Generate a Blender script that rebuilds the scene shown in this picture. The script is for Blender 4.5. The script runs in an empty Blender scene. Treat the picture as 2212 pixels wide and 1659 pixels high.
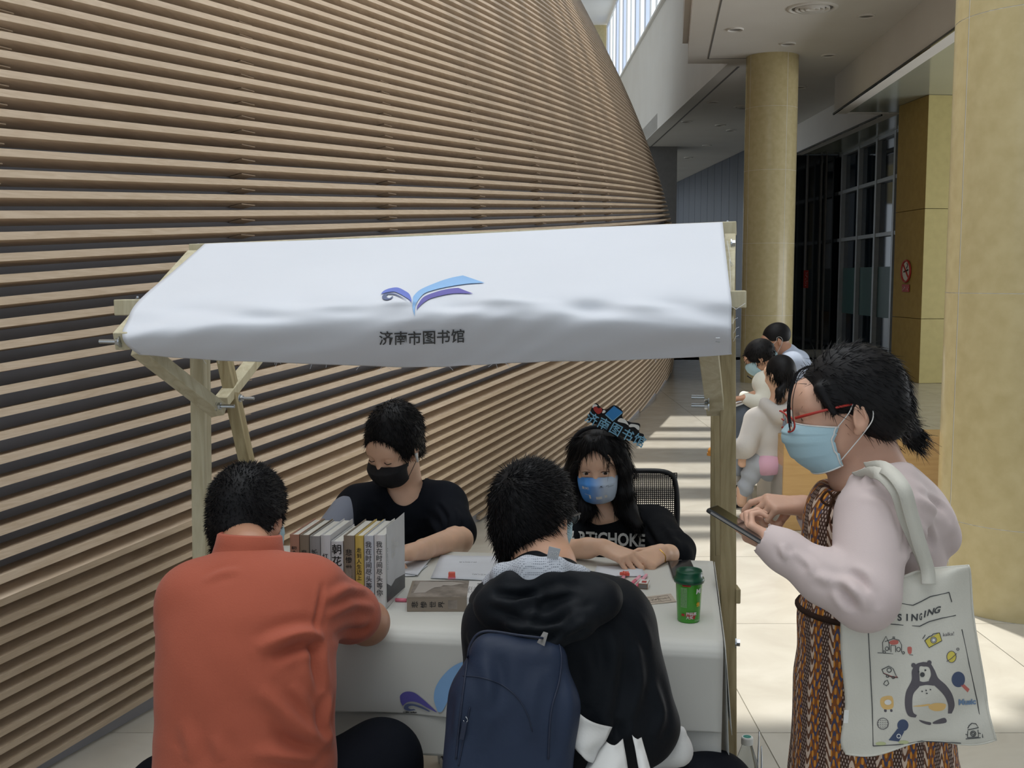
import bpy, bmesh, math, random
import numpy as np
from mathutils import Vector, Matrix
random.seed(7); rng = np.random.default_rng(7)
C = bpy.context.scene.collection
PI = math.pi
# ---------------------------------------------------------------- camera, world, sun, area lights, exposure
sc = bpy.context.scene
EYE = 1.55; FPX = 2387.0; PITCH = math.atan(229.5 / FPX)
cam = bpy.data.cameras.new('camera'); camo = bpy.data.objects.new('camera', cam); C.objects.link(camo)
camo.location = (0, 0, EYE); camo.rotation_euler = (PI / 2 - PITCH, 0, 0)
cam.sensor_width = 36; cam.lens = 36 * FPX / 2212; cam.clip_start = .05; cam.clip_end = 200
sc.camera = camo
sc.view_settings.view_transform = 'Standard'; sc.view_settings.look = 'None'
sc.view_settings.exposure = 0.0; sc.view_settings.gamma = 1.0; sc.view_settings.use_curve_mapping = False
w = bpy.data.worlds.new('world'); sc.world = w; w.use_nodes = True
w.node_tree.nodes['Background'].inputs[0].default_value = (.80, .90, 1.0, 1)
w.node_tree.nodes['Background'].inputs[1].default_value = .82
def light(name, kind, loc, energy, color, **k):
    l = bpy.data.lights.new(name, kind); l.energy = energy; l.color = color
    o = bpy.data.objects.new(name, l); C.objects.link(o); o.location = loc
    for a, b in k.items():
        if a == 'aim': o.rotation_euler = Vector(b).to_track_quat('-Z', 'Y').to_euler()
        else: setattr(l, a, b)
    return o
sun = light('sun', 'SUN', (0, 12, 12), 4.6, (1.0, .96, .88), angle=math.radians(1.2), aim=(.10, -.30, -.95))
sky = light('skylight_daylight', 'AREA', (-.3, 2.2, 7.0), 330, (.90, .95, 1.0), shape='RECTANGLE', size=5.0, size_y=9.0, aim=(0, .0001, -1))
side = light('side_fill', 'AREA', (10.5, 10.5, 1.3), 280, (.97, .98, 1.0), shape='RECTANGLE', size=8.0, size_y=2.2, aim=(-.85, 0, .5))  # unseen fill added at the right to brighten the ceiling and back floor

# ---------------------------------------------------------------- helpers
def W(px, py, Y):
    a = (px - 1106) / FPX; b = (829.5 - py) / FPX; c, s = math.cos(PITCH), math.sin(PITCH)
    t = Y / (c + b * s)
    return Vector((a * t, Y, EYE + (b * c - s) * t))
def FL(px, py, z=0.0):
    a = (px - 1106) / FPX; b = (829.5 - py) / FPX; c, s = math.cos(PITCH), math.sin(PITCH)
    t = (z - EYE) / (b * c - s)
    return Vector((a * t, (c + b * s) * t, z))
def lin(c):
    return tuple((x / 255 / 12.92 if x / 255 <= .04045 else ((x / 255 + .055) / 1.055) ** 2.4) for x in c)
def mat(name, rgb, rough=.6, metal=0, spec=.5, var=None, vscale=8, bump=0, bscale=60, stretch=None, emit=0, alpha=1, trans=0, ior=1.45, sheen=0, coat=0, dist=1.5):
    m = bpy.data.materials.new(name); m.use_nodes = True; nt = m.node_tree; b = nt.nodes['Principled BSDF']
    c1 = (*lin(rgb), 1); b.inputs['Base Color'].default_value = c1
    b.inputs['Roughness'].default_value = rough; b.inputs['Metallic'].default_value = metal
    b.inputs['Specular IOR Level'].default_value = spec; b.inputs['IOR'].default_value = ior
    b.inputs['Transmission Weight'].default_value = trans; b.inputs['Alpha'].default_value = alpha
    b.inputs['Sheen Weight'].default_value = sheen; b.inputs['Coat Weight'].default_value = coat
    if emit: b.inputs['Emission Color'].default_value = c1; b.inputs['Emission Strength'].default_value = emit
    tc = nt.nodes.new('ShaderNodeTexCoord'); mp = nt.nodes.new('ShaderNodeMapping')
    nt.links.new(tc.outputs['Object'], mp.inputs['Vector'])
    if stretch: mp.inputs['Scale'].default_value = stretch
    n = nt.nodes.new('ShaderNodeTexNoise'); n.inputs['Scale'].default_value = vscale; n.inputs['Detail'].default_value = 6
    n.inputs['Distortion'].default_value = dist if stretch else 0
    nt.links.new(mp.outputs[0], n.inputs['Vector'])
    r = nt.nodes.new('ShaderNodeValToRGB'); r.color_ramp.elements[0].position = .3; r.color_ramp.elements[1].position = .7
    v = var if var else tuple(x * .94 for x in rgb)
    r.color_ramp.elements[0].color = (*lin(v), 1); r.color_ramp.elements[1].color = c1
    nt.links.new(n.outputs['Fac'], r.inputs[0]); nt.links.new(r.outputs[0], b.inputs['Base Color'])
    if bump:
        n2 = nt.nodes.new('ShaderNodeTexNoise'); n2.inputs['Scale'].default_value = bscale; n2.inputs['Detail'].default_value = 4
        nt.links.new(mp.outputs[0], n2.inputs['Vector'])
        bp = nt.nodes.new('ShaderNodeBump'); bp.inputs['Strength'].default_value = bump; bp.inputs['Distance'].default_value = .01
        nt.links.new(n2.outputs['Fac'], bp.inputs['Height']); nt.links.new(bp.outputs[0], b.inputs['Normal'])
    return m
def tag(o, label=None, cat=None, group=None, kind=None):
    if label: o['label'] = label
    if cat: o['category'] = cat
    if group: o['group'] = group
    if kind: o['kind'] = kind
    return o
def empty(name, loc, label=None, cat=None, group=None, kind=None):
    o = bpy.data.objects.new(name, None); C.objects.link(o); o.location = loc; o.empty_display_size = .1
    return tag(o, label, cat, group, kind)
def link(o, parent):
    C.objects.link(o)
    if parent is not None:
        o.parent = parent
        L = Vector((0, 0, 0)); p = parent
        while p is not None:
            if p.type == 'EMPTY': L = L + p.location
            p = p.parent
        o.location = -L if parent.type == 'EMPTY' else (0, 0, 0)
    return o
class MB:
    def __init__(s): s.v = []; s.f = []; s.mi = []
    def add(s, vs, fs, m=0):
        n = len(s.v); s.v += [tuple(map(float, p)) for p in vs]; s.f += [tuple(i + n for i in f) for f in fs]; s.mi += [m] * len(fs); return s
    def box(s, c, d, R=None, m=0):
        c = Vector(c); hx, hy, hz = d[0] / 2, d[1] / 2, d[2] / 2
        P = [Vector((x, y, z)) for x in (-hx, hx) for y in (-hy, hy) for z in (-hz, hz)]
        if R is not None: P = [R @ p for p in P]
        return s.add([c + p for p in P], [(0, 1, 3, 2), (4, 6, 7, 5), (0, 4, 5, 1), (2, 3, 7, 6), (0, 2, 6, 4), (1, 5, 7, 3)], m)
    def beam(s, a, b, w, h, up=(0, 0, 1), m=0):
        a, b = Vector(a), Vector(b); d = (b - a).normalized(); u = Vector(up); x = d.cross(u).normalized(); u = x.cross(d)
        P = [q + x * sx * w / 2 + u * su * h / 2 for q in (a, b) for sx, su in ((-1, -1), (1, -1), (1, 1), (-1, 1))]
        return s.add(P, [(3, 2, 1, 0), (4, 5, 6, 7), (0, 1, 5, 4), (1, 2, 6, 5), (2, 3, 7, 6), (3, 0, 4, 7)], m)
    def tube(s, pts, r, n=8, m=0, closed=False, taper=None):
        pts = [Vector(p) for p in pts]; N = len(pts); vs = []; u = None
        for i, p in enumerate(pts):
            if closed: t = (pts[(i + 1) % N] - pts[i - 1]).normalized()
            else: t = (pts[min(i + 1, N - 1)] - pts[max(i - 1, 0)]).normalized()
            if u is None:
                u = t.orthogonal().normalized()
            else:
                u = (u - t * u.dot(t))
                u = u.normalized() if u.length > 1e-6 else t.orthogonal().normalized()
            v = t.cross(u); rr = r[i] if hasattr(r, '__len__') else r
            vs += [p + (u * math.cos(2 * PI * k / n) + v * math.sin(2 * PI * k / n)) * rr for k in range(n)]
        fs = []
        for i in range(N if closed else N - 1):
            for k in range(n):
                a, b = i * n + k, i * n + (k + 1) % n; c, d = ((i + 1) % N) * n + (k + 1) % n, ((i + 1) % N) * n + k
                fs.append((a, b, c, d))
        if not closed: fs += [tuple(reversed(range(n))), tuple(range((N - 1) * n, N * n))]
        return s.add(vs, fs, m)
    def lathe(s, prof, c=(0, 0, 0), n=32, m=0, R=None, a0=0, a1=2 * PI):
        c = Vector(c); full = abs(a1 - a0 - 2 * PI) < 1e-6; k = n if full else n + 1; vs = []
        for r, z in prof:
            for i in range(k):
                a = a0 + (a1 - a0) * i / n; p = Vector((r * math.cos(a), r * math.sin(a), z))
                vs.append(c + (R @ p if R is not None else p))
        fs = []
        for j in range(len(prof) - 1):
            for i in range(n):
                a, b = j * k + i, j * k + (i + 1) % k; fs.append((a, b, b + k, a + k))
        return s.add(vs, fs, m)
    def grid(s, fn, nu, nv, m=0):
        vs = [fn(i / nu, j / nv) for j in range(nv + 1) for i in range(nu + 1)]
        fs = [(j * (nu + 1) + i, j * (nu + 1) + i + 1, (j + 1) * (nu + 1) + i + 1, (j + 1) * (nu + 1) + i) for j in range(nv) for i in range(nu)]
        return s.add(vs, fs, m)
    def prism(s, pts, d, m=0):
        n = len(pts); d = Vector(d); vs = [Vector(p) for p in pts] + [Vector(p) + d for p in pts]
        return s.add(vs, [tuple(range(n)), tuple(reversed(range(n, 2 * n)))] + [(i, (i + 1) % n, n + (i + 1) % n, n + i)[::-1] for i in range(n)], m)
    def build(s, name, mats, parent=None, smooth=False, bevel=0, solid=0, kind=None, label=None, cat=None, group=None, subd=0):
        me = bpy.data.meshes.new(name); me.from_pydata(s.v, [], s.f)
        if not isinstance(mats, (list, tuple)): mats = [mats]
        for m in mats: me.materials.append(m)
        if any(s.mi): me.polygons.foreach_set('material_index', s.mi)
        if smooth: me.polygons.foreach_set('use_smooth', [True] * len(s.f))
        bm = bmesh.new(); bm.from_mesh(me); bmesh.ops.recalc_face_normals(bm, faces=bm.faces); bm.to_mesh(me); bm.free()
        o = bpy.data.objects.new(name, me); link(o, parent)
        if solid: q = o.modifiers.new('solid', 'SOLIDIFY'); q.thickness = solid; q.offset = 0
        if bevel: q = o.modifiers.new('bevel', 'BEVEL'); q.width = bevel; q.segments = 2; q.limit_method = 'ANGLE'
        if subd: q = o.modifiers.new('sub', 'SUBSURF'); q.levels = subd; q.render_levels = subd
        return tag(o, label, cat, group, kind)
def catmull(P, n=8, closed=False):
    P = [Vector(p) for p in P]; N = len(P); out = []
    rngi = range(N if closed else N - 1)
    for i in rngi:
        if closed: a, b, c, d = P[i - 1], P[i], P[(i + 1) % N], P[(i + 2) % N]
        else: a, b, c, d = P[max(i - 1, 0)], P[i], P[i + 1], P[min(i + 2, N - 1)]
        for k in range(n):
            t = k / n; out.append(.5 * ((2 * b) + (c - a) * t + (2 * a - 5 * b + 4 * c - d) * t * t + (3 * b - a - 3 * c + d) * t ** 3))
    if not closed: out.append(P[-1])
    return out
_tm = {}
def scribble(mb, fn, w_, h_, rows=1, seed=1, t=.0003):
    # illegible print: rows of short strokes
    r = random.Random(seed)
    for i in range(rows):
        y = h_ * (.5 - (i + .5) / rows); x = -w_ / 2; ch = h_ / rows * .7
        while x < w_ / 2:
            for k in range(3):
                a = (x + r.uniform(0, ch * .8), y + r.uniform(-.5, .5) * ch); b = (a[0] + r.uniform(-.4, .5) * ch, a[1] + r.uniform(-.5, .5) * ch); mb.tube([fn(*a), fn(*b)], t, 3)
            x += ch * 1.25
def glyphs(s, bold=0.0, refine=0):
    """flat 2D triangulated text: verts (x,y) height about 1, faces"""
    key = (s, bold)
    if key not in _tm:
        cu = bpy.data.curves.new('t', 'FONT'); cu.body = s; cu.size = 1; cu.offset = bold; cu.resolution_u = 3
        o = bpy.data.objects.new('t', cu); C.objects.link(o); bpy.context.view_layer.update()
        dg = bpy.context.evaluated_depsgraph_get(); me = bpy.data.meshes.new_from_object(o.evaluated_get(dg))
        v = [(p.co.x, p.co.y) for p in me.vertices]; f = [tuple(p.vertices) for p in me.polygons]
        bpy.data.objects.remove(o); bpy.data.curves.remove(cu); bpy.data.meshes.remove(me)
        _tm[key] = (v, f)
    return _tm[key]
def text_on(mb, s, fn, size, bold=0.0, m=0, vertical=False, gap=1.0, shear=0):
    """fn(x,y)->3D point, x,y in metres from text origin (centre)."""
    if vertical:
        for i, ch in enumerate(s):
            v, f = glyphs(ch, bold)
            if not v: continue
            cx = (min(p[0] for p in v) + max(p[0] for p in v)) / 2; cy = (min(p[1] for p in v) + max(p[1] for p in v)) / 2
            mb.add([fn((p[0] - cx) * size, (p[1] - cy) * size - (i - (len(s) - 1) / 2) * size * gap) for p in v], f, m)
        return
    v, f = glyphs(s, bold)
    if not v: return
    x0, x1 = min(p[0] for p in v), max(p[0] for p in v); y0, y1 = min(p[1] for p in v), max(p[1] for p in v)
    mb.add([fn(((p[0] - (x0 + x1) / 2) + shear * p[1]) * size, (p[1] - (y0 + y1) / 2) * size) for p in v], f, m)
def plane_fn(o, ux, uy, off=0):
    o, ux, uy = Vector(o), Vector(ux).normalized(), Vector(uy).normalized(); n = ux.cross(uy)
    return lambda x, y: o + ux * x + uy * y + n * off

# ---------------------------------------------------------------- implicit bodies (distance fields meshed with surface nets)
class SDF:
    def __init__(s): s.ops = []
    def rc(s, a, b, ra, rb=None, k=.02, sq=None, op='+'):
        rb = ra if rb is None else rb; a = np.array(a, float); b = np.array(b, float); R = max(ra, rb)
        s.ops.append((op, k, np.minimum(a, b) - R, np.maximum(a, b) + R, ('rc', a, b, ra, rb, sq))); return s
    def chain(s, pts, rs, k=.02, sq=None):
        for i in range(len(pts) - 1): s.rc(pts[i], pts[i + 1], rs[i], rs[i + 1], k, sq)
        return s
    def ell(s, c, r, R=None, k=.02, op='+'):
        c = np.array(c, float); r = np.array(r, float); R = np.eye(3) if R is None else np.array(R, float); m = r.max()
        s.ops.append((op, k, c - m, c + m, ('el', c, r, R))); return s
    def bx(s, c, hf, R=None, r=.02, k=.02, op='+'):
        c = np.array(c, float); hf = np.array(hf, float); R = np.eye(3) if R is None else np.array(R, float); m = np.linalg.norm(hf)
        s.ops.append((op, k, c - m, c + m, ('bx', c, hf, R, r))); return s
    def half(s, p, n, k=.004):           # remove everything on the side n points to
        s.ops.append(('h', k, None, None, ('hp', np.array(p, float), np.array(Vector(n).normalized(), float)))); return s
    def _f(s, q, X):
        if q[0] == 'rc':
            _, a, b, ra, rb, sq = q; ab = b - a; L = max(ab @ ab, 1e-12)
            P = X - a; t = np.clip((P @ ab) / L, 0, 1)[..., None]; D = P - t * ab
            if sq is not None:
                ax = np.array(sq[0]); ax = ax / np.linalg.norm(ax); c = (D @ ax)[..., None]; D = D + c * ax * (sq[1] - 1)
            return np.sqrt((D * D).sum(-1)) - (ra + t[..., 0] * (rb - ra))
        if q[0] == 'el':
            _, c, r, R = q; P = (X - c) @ R; k0 = np.sqrt(((P / r) ** 2).sum(-1)); k1 = np.sqrt(((P / r ** 2) ** 2).sum(-1)) + 1e-9
            return k0 * (k0 - 1) / k1
        if q[0] == 'bx':
            _, c, hf, R, r = q; P = np.abs((X - c) @ R) - (hf - r)
            return np.sqrt((np.maximum(P, 0) ** 2).sum(-1)) + np.minimum(P.max(-1), 0) - r
        return (X - q[1]) @ q[2]
    def mesh(s, h, disp=None):
        adds = [o for o in s.ops if o[0] == '+']; lo = np.min([o[2] for o in adds], 0) - 3 * h - .012; hi = np.max([o[3] for o in adds], 0) + 3 * h + .012
        n = np.ceil((hi - lo) / h).astype(int) + 1
        ax = [lo[i] + h * np.arange(n[i]) for i in range(3)]
        D = np.full(tuple(n), .2, np.float32)
        for op, k, a, b, q in s.ops:
            if a is None: sl = (slice(None),) * 3
            else:
                m = k + 3 * h; i0 = np.maximum(((a - m - lo) / h).astype(int), 0); i1 = np.minimum(((b + m - lo) / h).astype(int) + 2, n)
                if (i1 <= i0).any(): continue
                sl = tuple(slice(i0[i], i1[i]) for i in range(3))
            X = np.stack(np.meshgrid(*[ax[i][sl[i]] for i in range(3)], indexing='ij'), -1)
            f = s._f(q, X).astype(np.float32); d = D[sl]
            if op == '+': e = np.maximum(k - np.abs(d - f), 0) / k; D[sl] = np.minimum(d, f) - e * e * k / 4
            else:
                if op == '-': f = -f
                e = np.maximum(k - np.abs(d - f), 0) / k; D[sl] = np.maximum(d, f) + e * e * k / 4
        if disp is not None:
            X = np.stack(np.meshgrid(*ax, indexing='ij'), -1); D = D + disp(X).astype(np.float32)
        return snet(D, lo, h)
def snet(D, lo, h):
    S = D < 0; c = np.zeros(tuple(np.array(D.shape) - 1), np.int8)
    nx, ny, nz = c.shape; sub = lambda A, i, j, k: A[i:i + nx, j:j + ny, k:k + nz]
    for i in (0, 1):
        for j in (0, 1):
            for k in (0, 1): c += sub(S, i, j, k)
    act = (c > 0) & (c < 8); I = np.argwhere(act); idx = np.full(c.shape, -1, np.int64); idx[act] = np.arange(len(I))
    acc = np.zeros((len(I), 3)); cnt = np.zeros(len(I)); cor = [(i, j, k) for i in (0, 1) for j in (0, 1) for k in (0, 1)]
    val = {q: D[I[:, 0] + q[0], I[:, 1] + q[1], I[:, 2] + q[2]] for q in cor}
    for a in cor:
        for b in cor:
            if a < b and sum(abs(x - y) for x, y in zip(a, b)) == 1:
                da, db = val[a], val[b]; m = (da < 0) != (db < 0); t = np.where(m, da / np.where(m, da - db, 1), 0)
                acc += np.where(m[:, None], np.array(a) + (np.array(b) - np.array(a)) * t[:, None], 0); cnt += m
    V = lo + h * (I + acc / cnt[:, None]); F = []
    for ax in range(3):
        e = [0, 0, 0]; e[ax] = 1; o1, o2 = [(1, 2), (2, 0), (0, 1)][ax]
        A = S[tuple(slice(0, -1) if i == ax else slice(1, -1) for i in range(3))]
        B = S[tuple(slice(1, None) if i == ax else slice(1, -1) for i in range(3))]
        P = np.argwhere(A != B); fl = A[A != B]
        for i in range(3):
            if i != ax: P[:, i] += 1
        q = []
        for d1, d2 in ((-1, -1), (0, -1), (0, 0), (-1, 0)):
            Q = P.copy(); Q[:, o1] += d1; Q[:, o2] += d2; q.append(idx[Q[:, 0], Q[:, 1], Q[:, 2]])
        q = np.stack(q, 1); q[~fl] = q[~fl][:, ::-1]; F.append(q)
    F = np.concatenate(F); return V, F[(F >= 0).all(1)]
def npmesh(name, V, F, m, parent=None, smooth=True, label=None, extra=None):
    V = np.asarray(V, float); F = np.asarray(F)
    me = bpy.data.meshes.new(name)
    if extra is not None:                       # extra = (verts, tris) loose blades merged in
        EV, EF = extra; EF = EF + len(V); V = np.concatenate([V, EV])
        nf = len(F) + len(EF); loops = np.concatenate([F.ravel(), EF.ravel()]); st = np.concatenate([np.arange(len(F)) * 4, len(F) * 4 + np.arange(len(EF)) * 3])
        tot = np.concatenate([np.full(len(F), 4), np.full(len(EF), 3)])
    else:
        nf = len(F); loops = F.ravel(); st = np.arange(nf) * F.shape[1]; tot = np.full(nf, F.shape[1])
    me.vertices.add(len(V)); me.vertices.foreach_set('co', V.ravel()); me.loops.add(len(loops)); me.loops.foreach_set('vertex_index', loops.astype(np.int32))
    me.polygons.add(nf); me.polygons.foreach_set('loop_start', st.astype(np.int32)); me.polygons.foreach_set('loop_total', tot.astype(np.int32))
    me.polygons.foreach_set('use_smooth', [smooth] * nf); me.update(calc_edges=True); me.validate()
    for q in (m if isinstance(m, (list, tuple)) else [m]): me.materials.append(q)
    o = bpy.data.objects.new(name, me); link(o, parent)
    if label: o['label'] = label
    return o
def normals(V, F):
    a, b, c, d = (V[F[:, i]] for i in range(4)); n = np.cross(c - a, d - b); N = np.zeros_like(V)
    for i in range(4): np.add.at(N, F[:, i], n)
    return N / (np.linalg.norm(N, axis=1, keepdims=True) + 1e-12)
def folds(amp, dirs, seed=0):
    """cloth folds: sum of warped waves; dirs=[(vector, wavelength)]"""
    r = np.random.default_rng(seed); ph = r.uniform(0, 6.28, (len(dirs), 3))
    def f(X):
        o = np.zeros(X.shape[:-1])
        for (d, wl), p in zip(dirs, ph):
            d = np.array(d, float); d /= np.linalg.norm(d); q = X @ d
            wv = .35 * wl * np.sin(X[..., 2] * 7 / 1 + p[1] + X[..., 0] * 5) + .2 * wl * np.sin(X[..., 1] * 13 + p[2] + X[..., 2] * 11)
            g = np.sin((q + wv) * 2 * np.pi / wl + p[0]); g = np.sign(g) * np.abs(g) ** 1.0
            env = .5 + .5 * np.sin(X[..., 2] * 9 + X[..., 0] * 6 + p[1])
            o += g * env
        return amp * o / len(dirs)
    return f

def drape(V, F, L=(), waves=None):
    """push vertices along normals: L=[(polyline, amp, width)] tapered folds (amp<0 = crease), waves = folds()"""
    N = normals(V, F); d = np.zeros(len(V))
    for pts, amp, wd in L:
        pts = np.array([tuple(p) for p in catmull(pts, 5)] if len(pts) > 2 else [tuple(Vector(pts[0]).lerp(Vector(pts[1]), i / 8)) for i in range(9)]); n = len(pts) - 1
        best = np.full(len(V), 9.); bt = np.zeros(len(V))
        lo, hi = pts.min(0) - wd * 3, pts.max(0) + wd * 3; ix = np.where(((V > lo) & (V < hi)).all(1))[0]; X = V[ix]; b_ = np.full(len(ix), 9.); t_ = np.zeros(len(ix))
        for i in range(n):
            a, b = pts[i], pts[i + 1]; ab = b - a; t = np.clip(((X - a) @ ab) / (ab @ ab + 1e-12), 0, 1); q = np.linalg.norm(X - a - t[:, None] * ab, axis=1); m = q < b_; b_[m] = q[m]; t_[m] = ((i + t) / n)[m]
        d[ix] += amp * np.exp(-(b_ / wd) ** 2) * np.sin(PI * np.clip(t_ * .96 + .02, 0, 1)) ** .8 - amp * .45 * np.exp(-((b_ - wd * 1.7) / wd) ** 2) * np.sin(PI * t_)
    if waves is not None: d += waves(V)
    return V + N * d[:, None]
# ---------------------------------------------------------------- materials
M = {}
M['slat'] = mat('slat_wood', (203, 184, 162), .55, var=(185, 164, 140), vscale=3, stretch=(6, .9, 30), bump=.05, bscale=20)
M['back'] = mat('backing_grey', (150, 149, 154), .8, var=(138, 137, 142), vscale=2)
M['floor'] = mat('stone_floor', (192, 188, 178), .22, var=(176, 171, 160), vscale=2.2, stretch=(1, 1, 1), bump=.01, spec=.35)
M['joint'] = mat('tile_joint', (150, 145, 132), .8)
M['white'] = mat('white_plaster', (228, 226, 222), .7, var=(222, 219, 214), vscale=1)
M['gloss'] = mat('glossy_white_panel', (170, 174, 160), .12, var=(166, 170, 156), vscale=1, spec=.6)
M['beige'] = mat('beige_stone_cladding', (194, 181, 140), .2, var=(183, 169, 127), vscale=14, spec=.35)
M['ochre'] = mat('ochre_stone_cladding', (176, 152, 92), .6, spec=.08, var=(166, 142, 84), vscale=10)
M['olive'] = mat('pale_olive_cladding', (182, 170, 116), .45, spec=.15, var=(174, 162, 110), vscale=10)
M['jl'] = mat('pale_joint', (222, 222, 216), .7)
M['dpanel'] = mat('blue_grey_metal_panel', (58, 66, 80), .45, var=(46, 54, 66), vscale=1.2, metal=.1, stretch=(1, 1, .2))
M['dark'] = mat('dark_glass', (16, 24, 30), .06, spec=.7)
M['pane'] = mat('dark_blue_glass', (20, 32, 42), .05, spec=.8)
M['frost'] = mat('frosted_band', (60, 92, 90), .35, spec=.5)
M['alu'] = mat('aluminium_mullion', (178, 182, 184), .35, metal=.3)
M['steel'] = mat('zinc_bolt', (190, 195, 200), .25, metal=1, spec=.5)
M['skyglass'] = mat('skylight_fabric', (232, 243, 255), .5, emit=1.0)
M['skystripe'] = mat('skylight_stripe', (196, 212, 240), .5, emit=.8)
M['ringgrey'] = mat('grey_trim', (120, 118, 116), .5)
# ---------------------------------------------------------------- slatted curved wall
Yk = [0, 3.4, 7, 10, 14, 17, 19, 21, 22.5, 23.5]; Sk = [.362, .362, .343, .29, .222, .20, .15, -.02, -.4, -1.2]
_ys = np.linspace(-3, 23.5, 500); _sl = np.interp(_ys, Yk, Sk); _xs = np.concatenate([[0], np.cumsum((_sl[1:] + _sl[:-1]) / 2 * np.diff(_ys))])
_xs += -1.28 - np.interp(3.87, _ys, _xs); TUCK = .16
def wbase(Y):
    m = float(np.interp(Y, _ys, _sl)); l = math.hypot(1, m); return (float(np.interp(Y, _ys, _xs)), Y), (1 / l, -m / l)
def wlean(z): return math.radians(float(np.interp(z, [.5, 1.2, 2, 3, 4, 5, 7], [9, 10, 12, 17, 22, 27, 30])))
def wcol(Y, J0, J1):
    """section of the wall at plan position Y: {j: (x,y,z, outward vector, face tangent)}"""
    (bx, by), (nx, ny) = wbase(Y); z0 = .655 + .052 * (Y - 3) if Y > 0 else .5; sp = .0655 + .0006 * (Y - 3); out = {}
    for j in range(J0, 1):
        z = z0 + j * sp * .93; o = TUCK * z / z0; a = -math.atan(TUCK / z0)
        out[j] = (bx + nx * o, by + ny * o, z, (nx * math.cos(a), ny * math.cos(a), math.sin(a)), (-nx * math.sin(a), -ny * math.sin(a), math.cos(a)))
    z = z0; o = TUCK
    for j in range(1, J1 + 1):
        a = wlean(z); q = sp * (1 - .0022 * min(j, 30)); z += q * math.cos(a); o -= q * math.sin(a)
        out[j] = (bx + nx * o, by + ny * o, z, (nx * math.cos(a), ny * math.cos(a), math.sin(a)), (-nx * math.sin(a), -ny * math.sin(a), math.cos(a)))
    return out
YS = list(np.linspace(1.2, 9, 16)) + list(np.linspace(9.6, 17, 13)) + list(np.linspace(17.4, 23.4, 16))
J0, J1 = -24, 98
cols = [wcol(y, J0, J1) for y in YS]
DEP = .115; FH = .024
wl = MB(); rows = []
for j in range(J0, J1 + 1, 2):
    rows.append([Vector(c[j][:3]) - Vector(c[j][3]) * DEP for c in cols])
for r in rows:
    for p in r: p.z = max(p.z, 0)
n = len(YS); wl.add([p for r in rows for p in r], [(i * n + k, i * n + k + 1, (i + 1) * n + k + 1, (i + 1) * n + k) for i in range(len(rows) - 1) for k in range(n - 1)])
wall_left = wl.build('wall_left', M['back'], smooth=True, kind='structure', label='curved egg-shaped wall clad in horizontal wooden slats over grey backing')
br = MB()
for j in range(J0, J1 + 1):
    P = [c[j] for c in cols if c[j][2] > .03]
    if len(P) < 3: continue
    mb = MB(); vs = []
    jit = random.uniform(-.0015, .0015)
    for x, y, z, o, t in P:
        p, o, t = Vector((x, y, z)), Vector(o), Vector(t); p = p + t * jit
        vs += [p, p - t * FH, p - t * FH - o * (DEP + .01), p - o * (DEP + .01)]
    m = len(P); mb.add(vs, [(a * 4 + k, a * 4 + (k + 1) % 4, a * 4 + 4 + (k + 1) % 4, a * 4 + 4 + k) for a in range(m - 1) for k in range(4)] + [(0, 1, 2, 3), (4 * m - 1, 4 * m - 2, 4 * m - 3, 4 * m - 4)])
    mb.build('slat', M['slat'], wall_left)
    # little fixing fins between slats
    for yq in np.arange(2.9 + .022 * j, 12, 1.32):
        c = wcol(yq, min(j, 0), max(j, 0)).get(j)
        if c is None or c[2] < .08: continue
        p, o, t = Vector(c[:3]), Vector(c[3]), Vector(c[4]); s = o.cross(t)
        q = p - t * (FH + .004) - o * .045
        br.add([q + s * a - o * b - t * d for a, b, d in ((-.05, 0, 0), (.05, 0, 0), (.05, .06, 0), (-.05, .06, 0), (-.05, 0, .004), (.05, 0, .004), (.05, .06, .004), (-.05, .06, .004))],
               [(0, 1, 2, 3), (7, 6, 5, 4), (0, 4, 5, 1), (1, 5, 6, 2), (2, 6, 7, 3), (3, 7, 4, 0)])
br.build('fixing_plate', M['slat'], wall_left, kind='stuff')
# plinth under the slats
pl = MB(); pl.add([(c0[0] + n0[0] * s, c0[1] + n0[1] * s, z) for c0, n0 in [wbase(y) for y in YS] for s, z in ((-.16, 0), (-.02, 0), (-.02, .05), (-.16, .05))],
    [(i * 4 + k, i * 4 + (k + 1) % 4, i * 4 + 4 + (k + 1) % 4, i * 4 + 4 + k) for i in range(len(YS) - 1) for k in range(4)])
pl.build('baseboard_left', M['back'], kind='structure')
# ---------------------------------------------------------------- floor
fb = MB(); fb.box((2, 18, -.06), (40, 60, .11)); fb.v = [(x, y, z) for x, y, z in fb.v]
floor = fb.build('floor', M['joint'], kind='structure', label='polished pale stone floor of large square tiles')
tm = MB(); T = 1.2; tm.box((0, 0, 0), (T - .004, T - .004, .012)); t0 = None
for iy in range(-1, 17):
    for ix in range(-3, 9):
        cx, cy = ix * T + .25, 1.85 + iy * T
        if abs(cx) > cy * .62 + 2.2: continue
        if t0 is None: t0 = tm.build('tile', M['floor'], floor); o = t0
        else: o = t0.copy(); C.objects.link(o); o.parent = floor
        o.location = (cx, cy, -.006)
fs = MB()
for x0, x1, y0, y1 in ((-18, 22, 20.9, 48), (-18, 22, -10, -.05), (-18, -4.5, -.05, 20.9), (11.4, 22, -.05, 20.9)):
    fs.box(((x0 + x1) / 2, (y0 + y1) / 2, -.006), (x1 - x0, y1 - y0, .012))
fs.build('floor_slab', M['floor'], floor)
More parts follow.
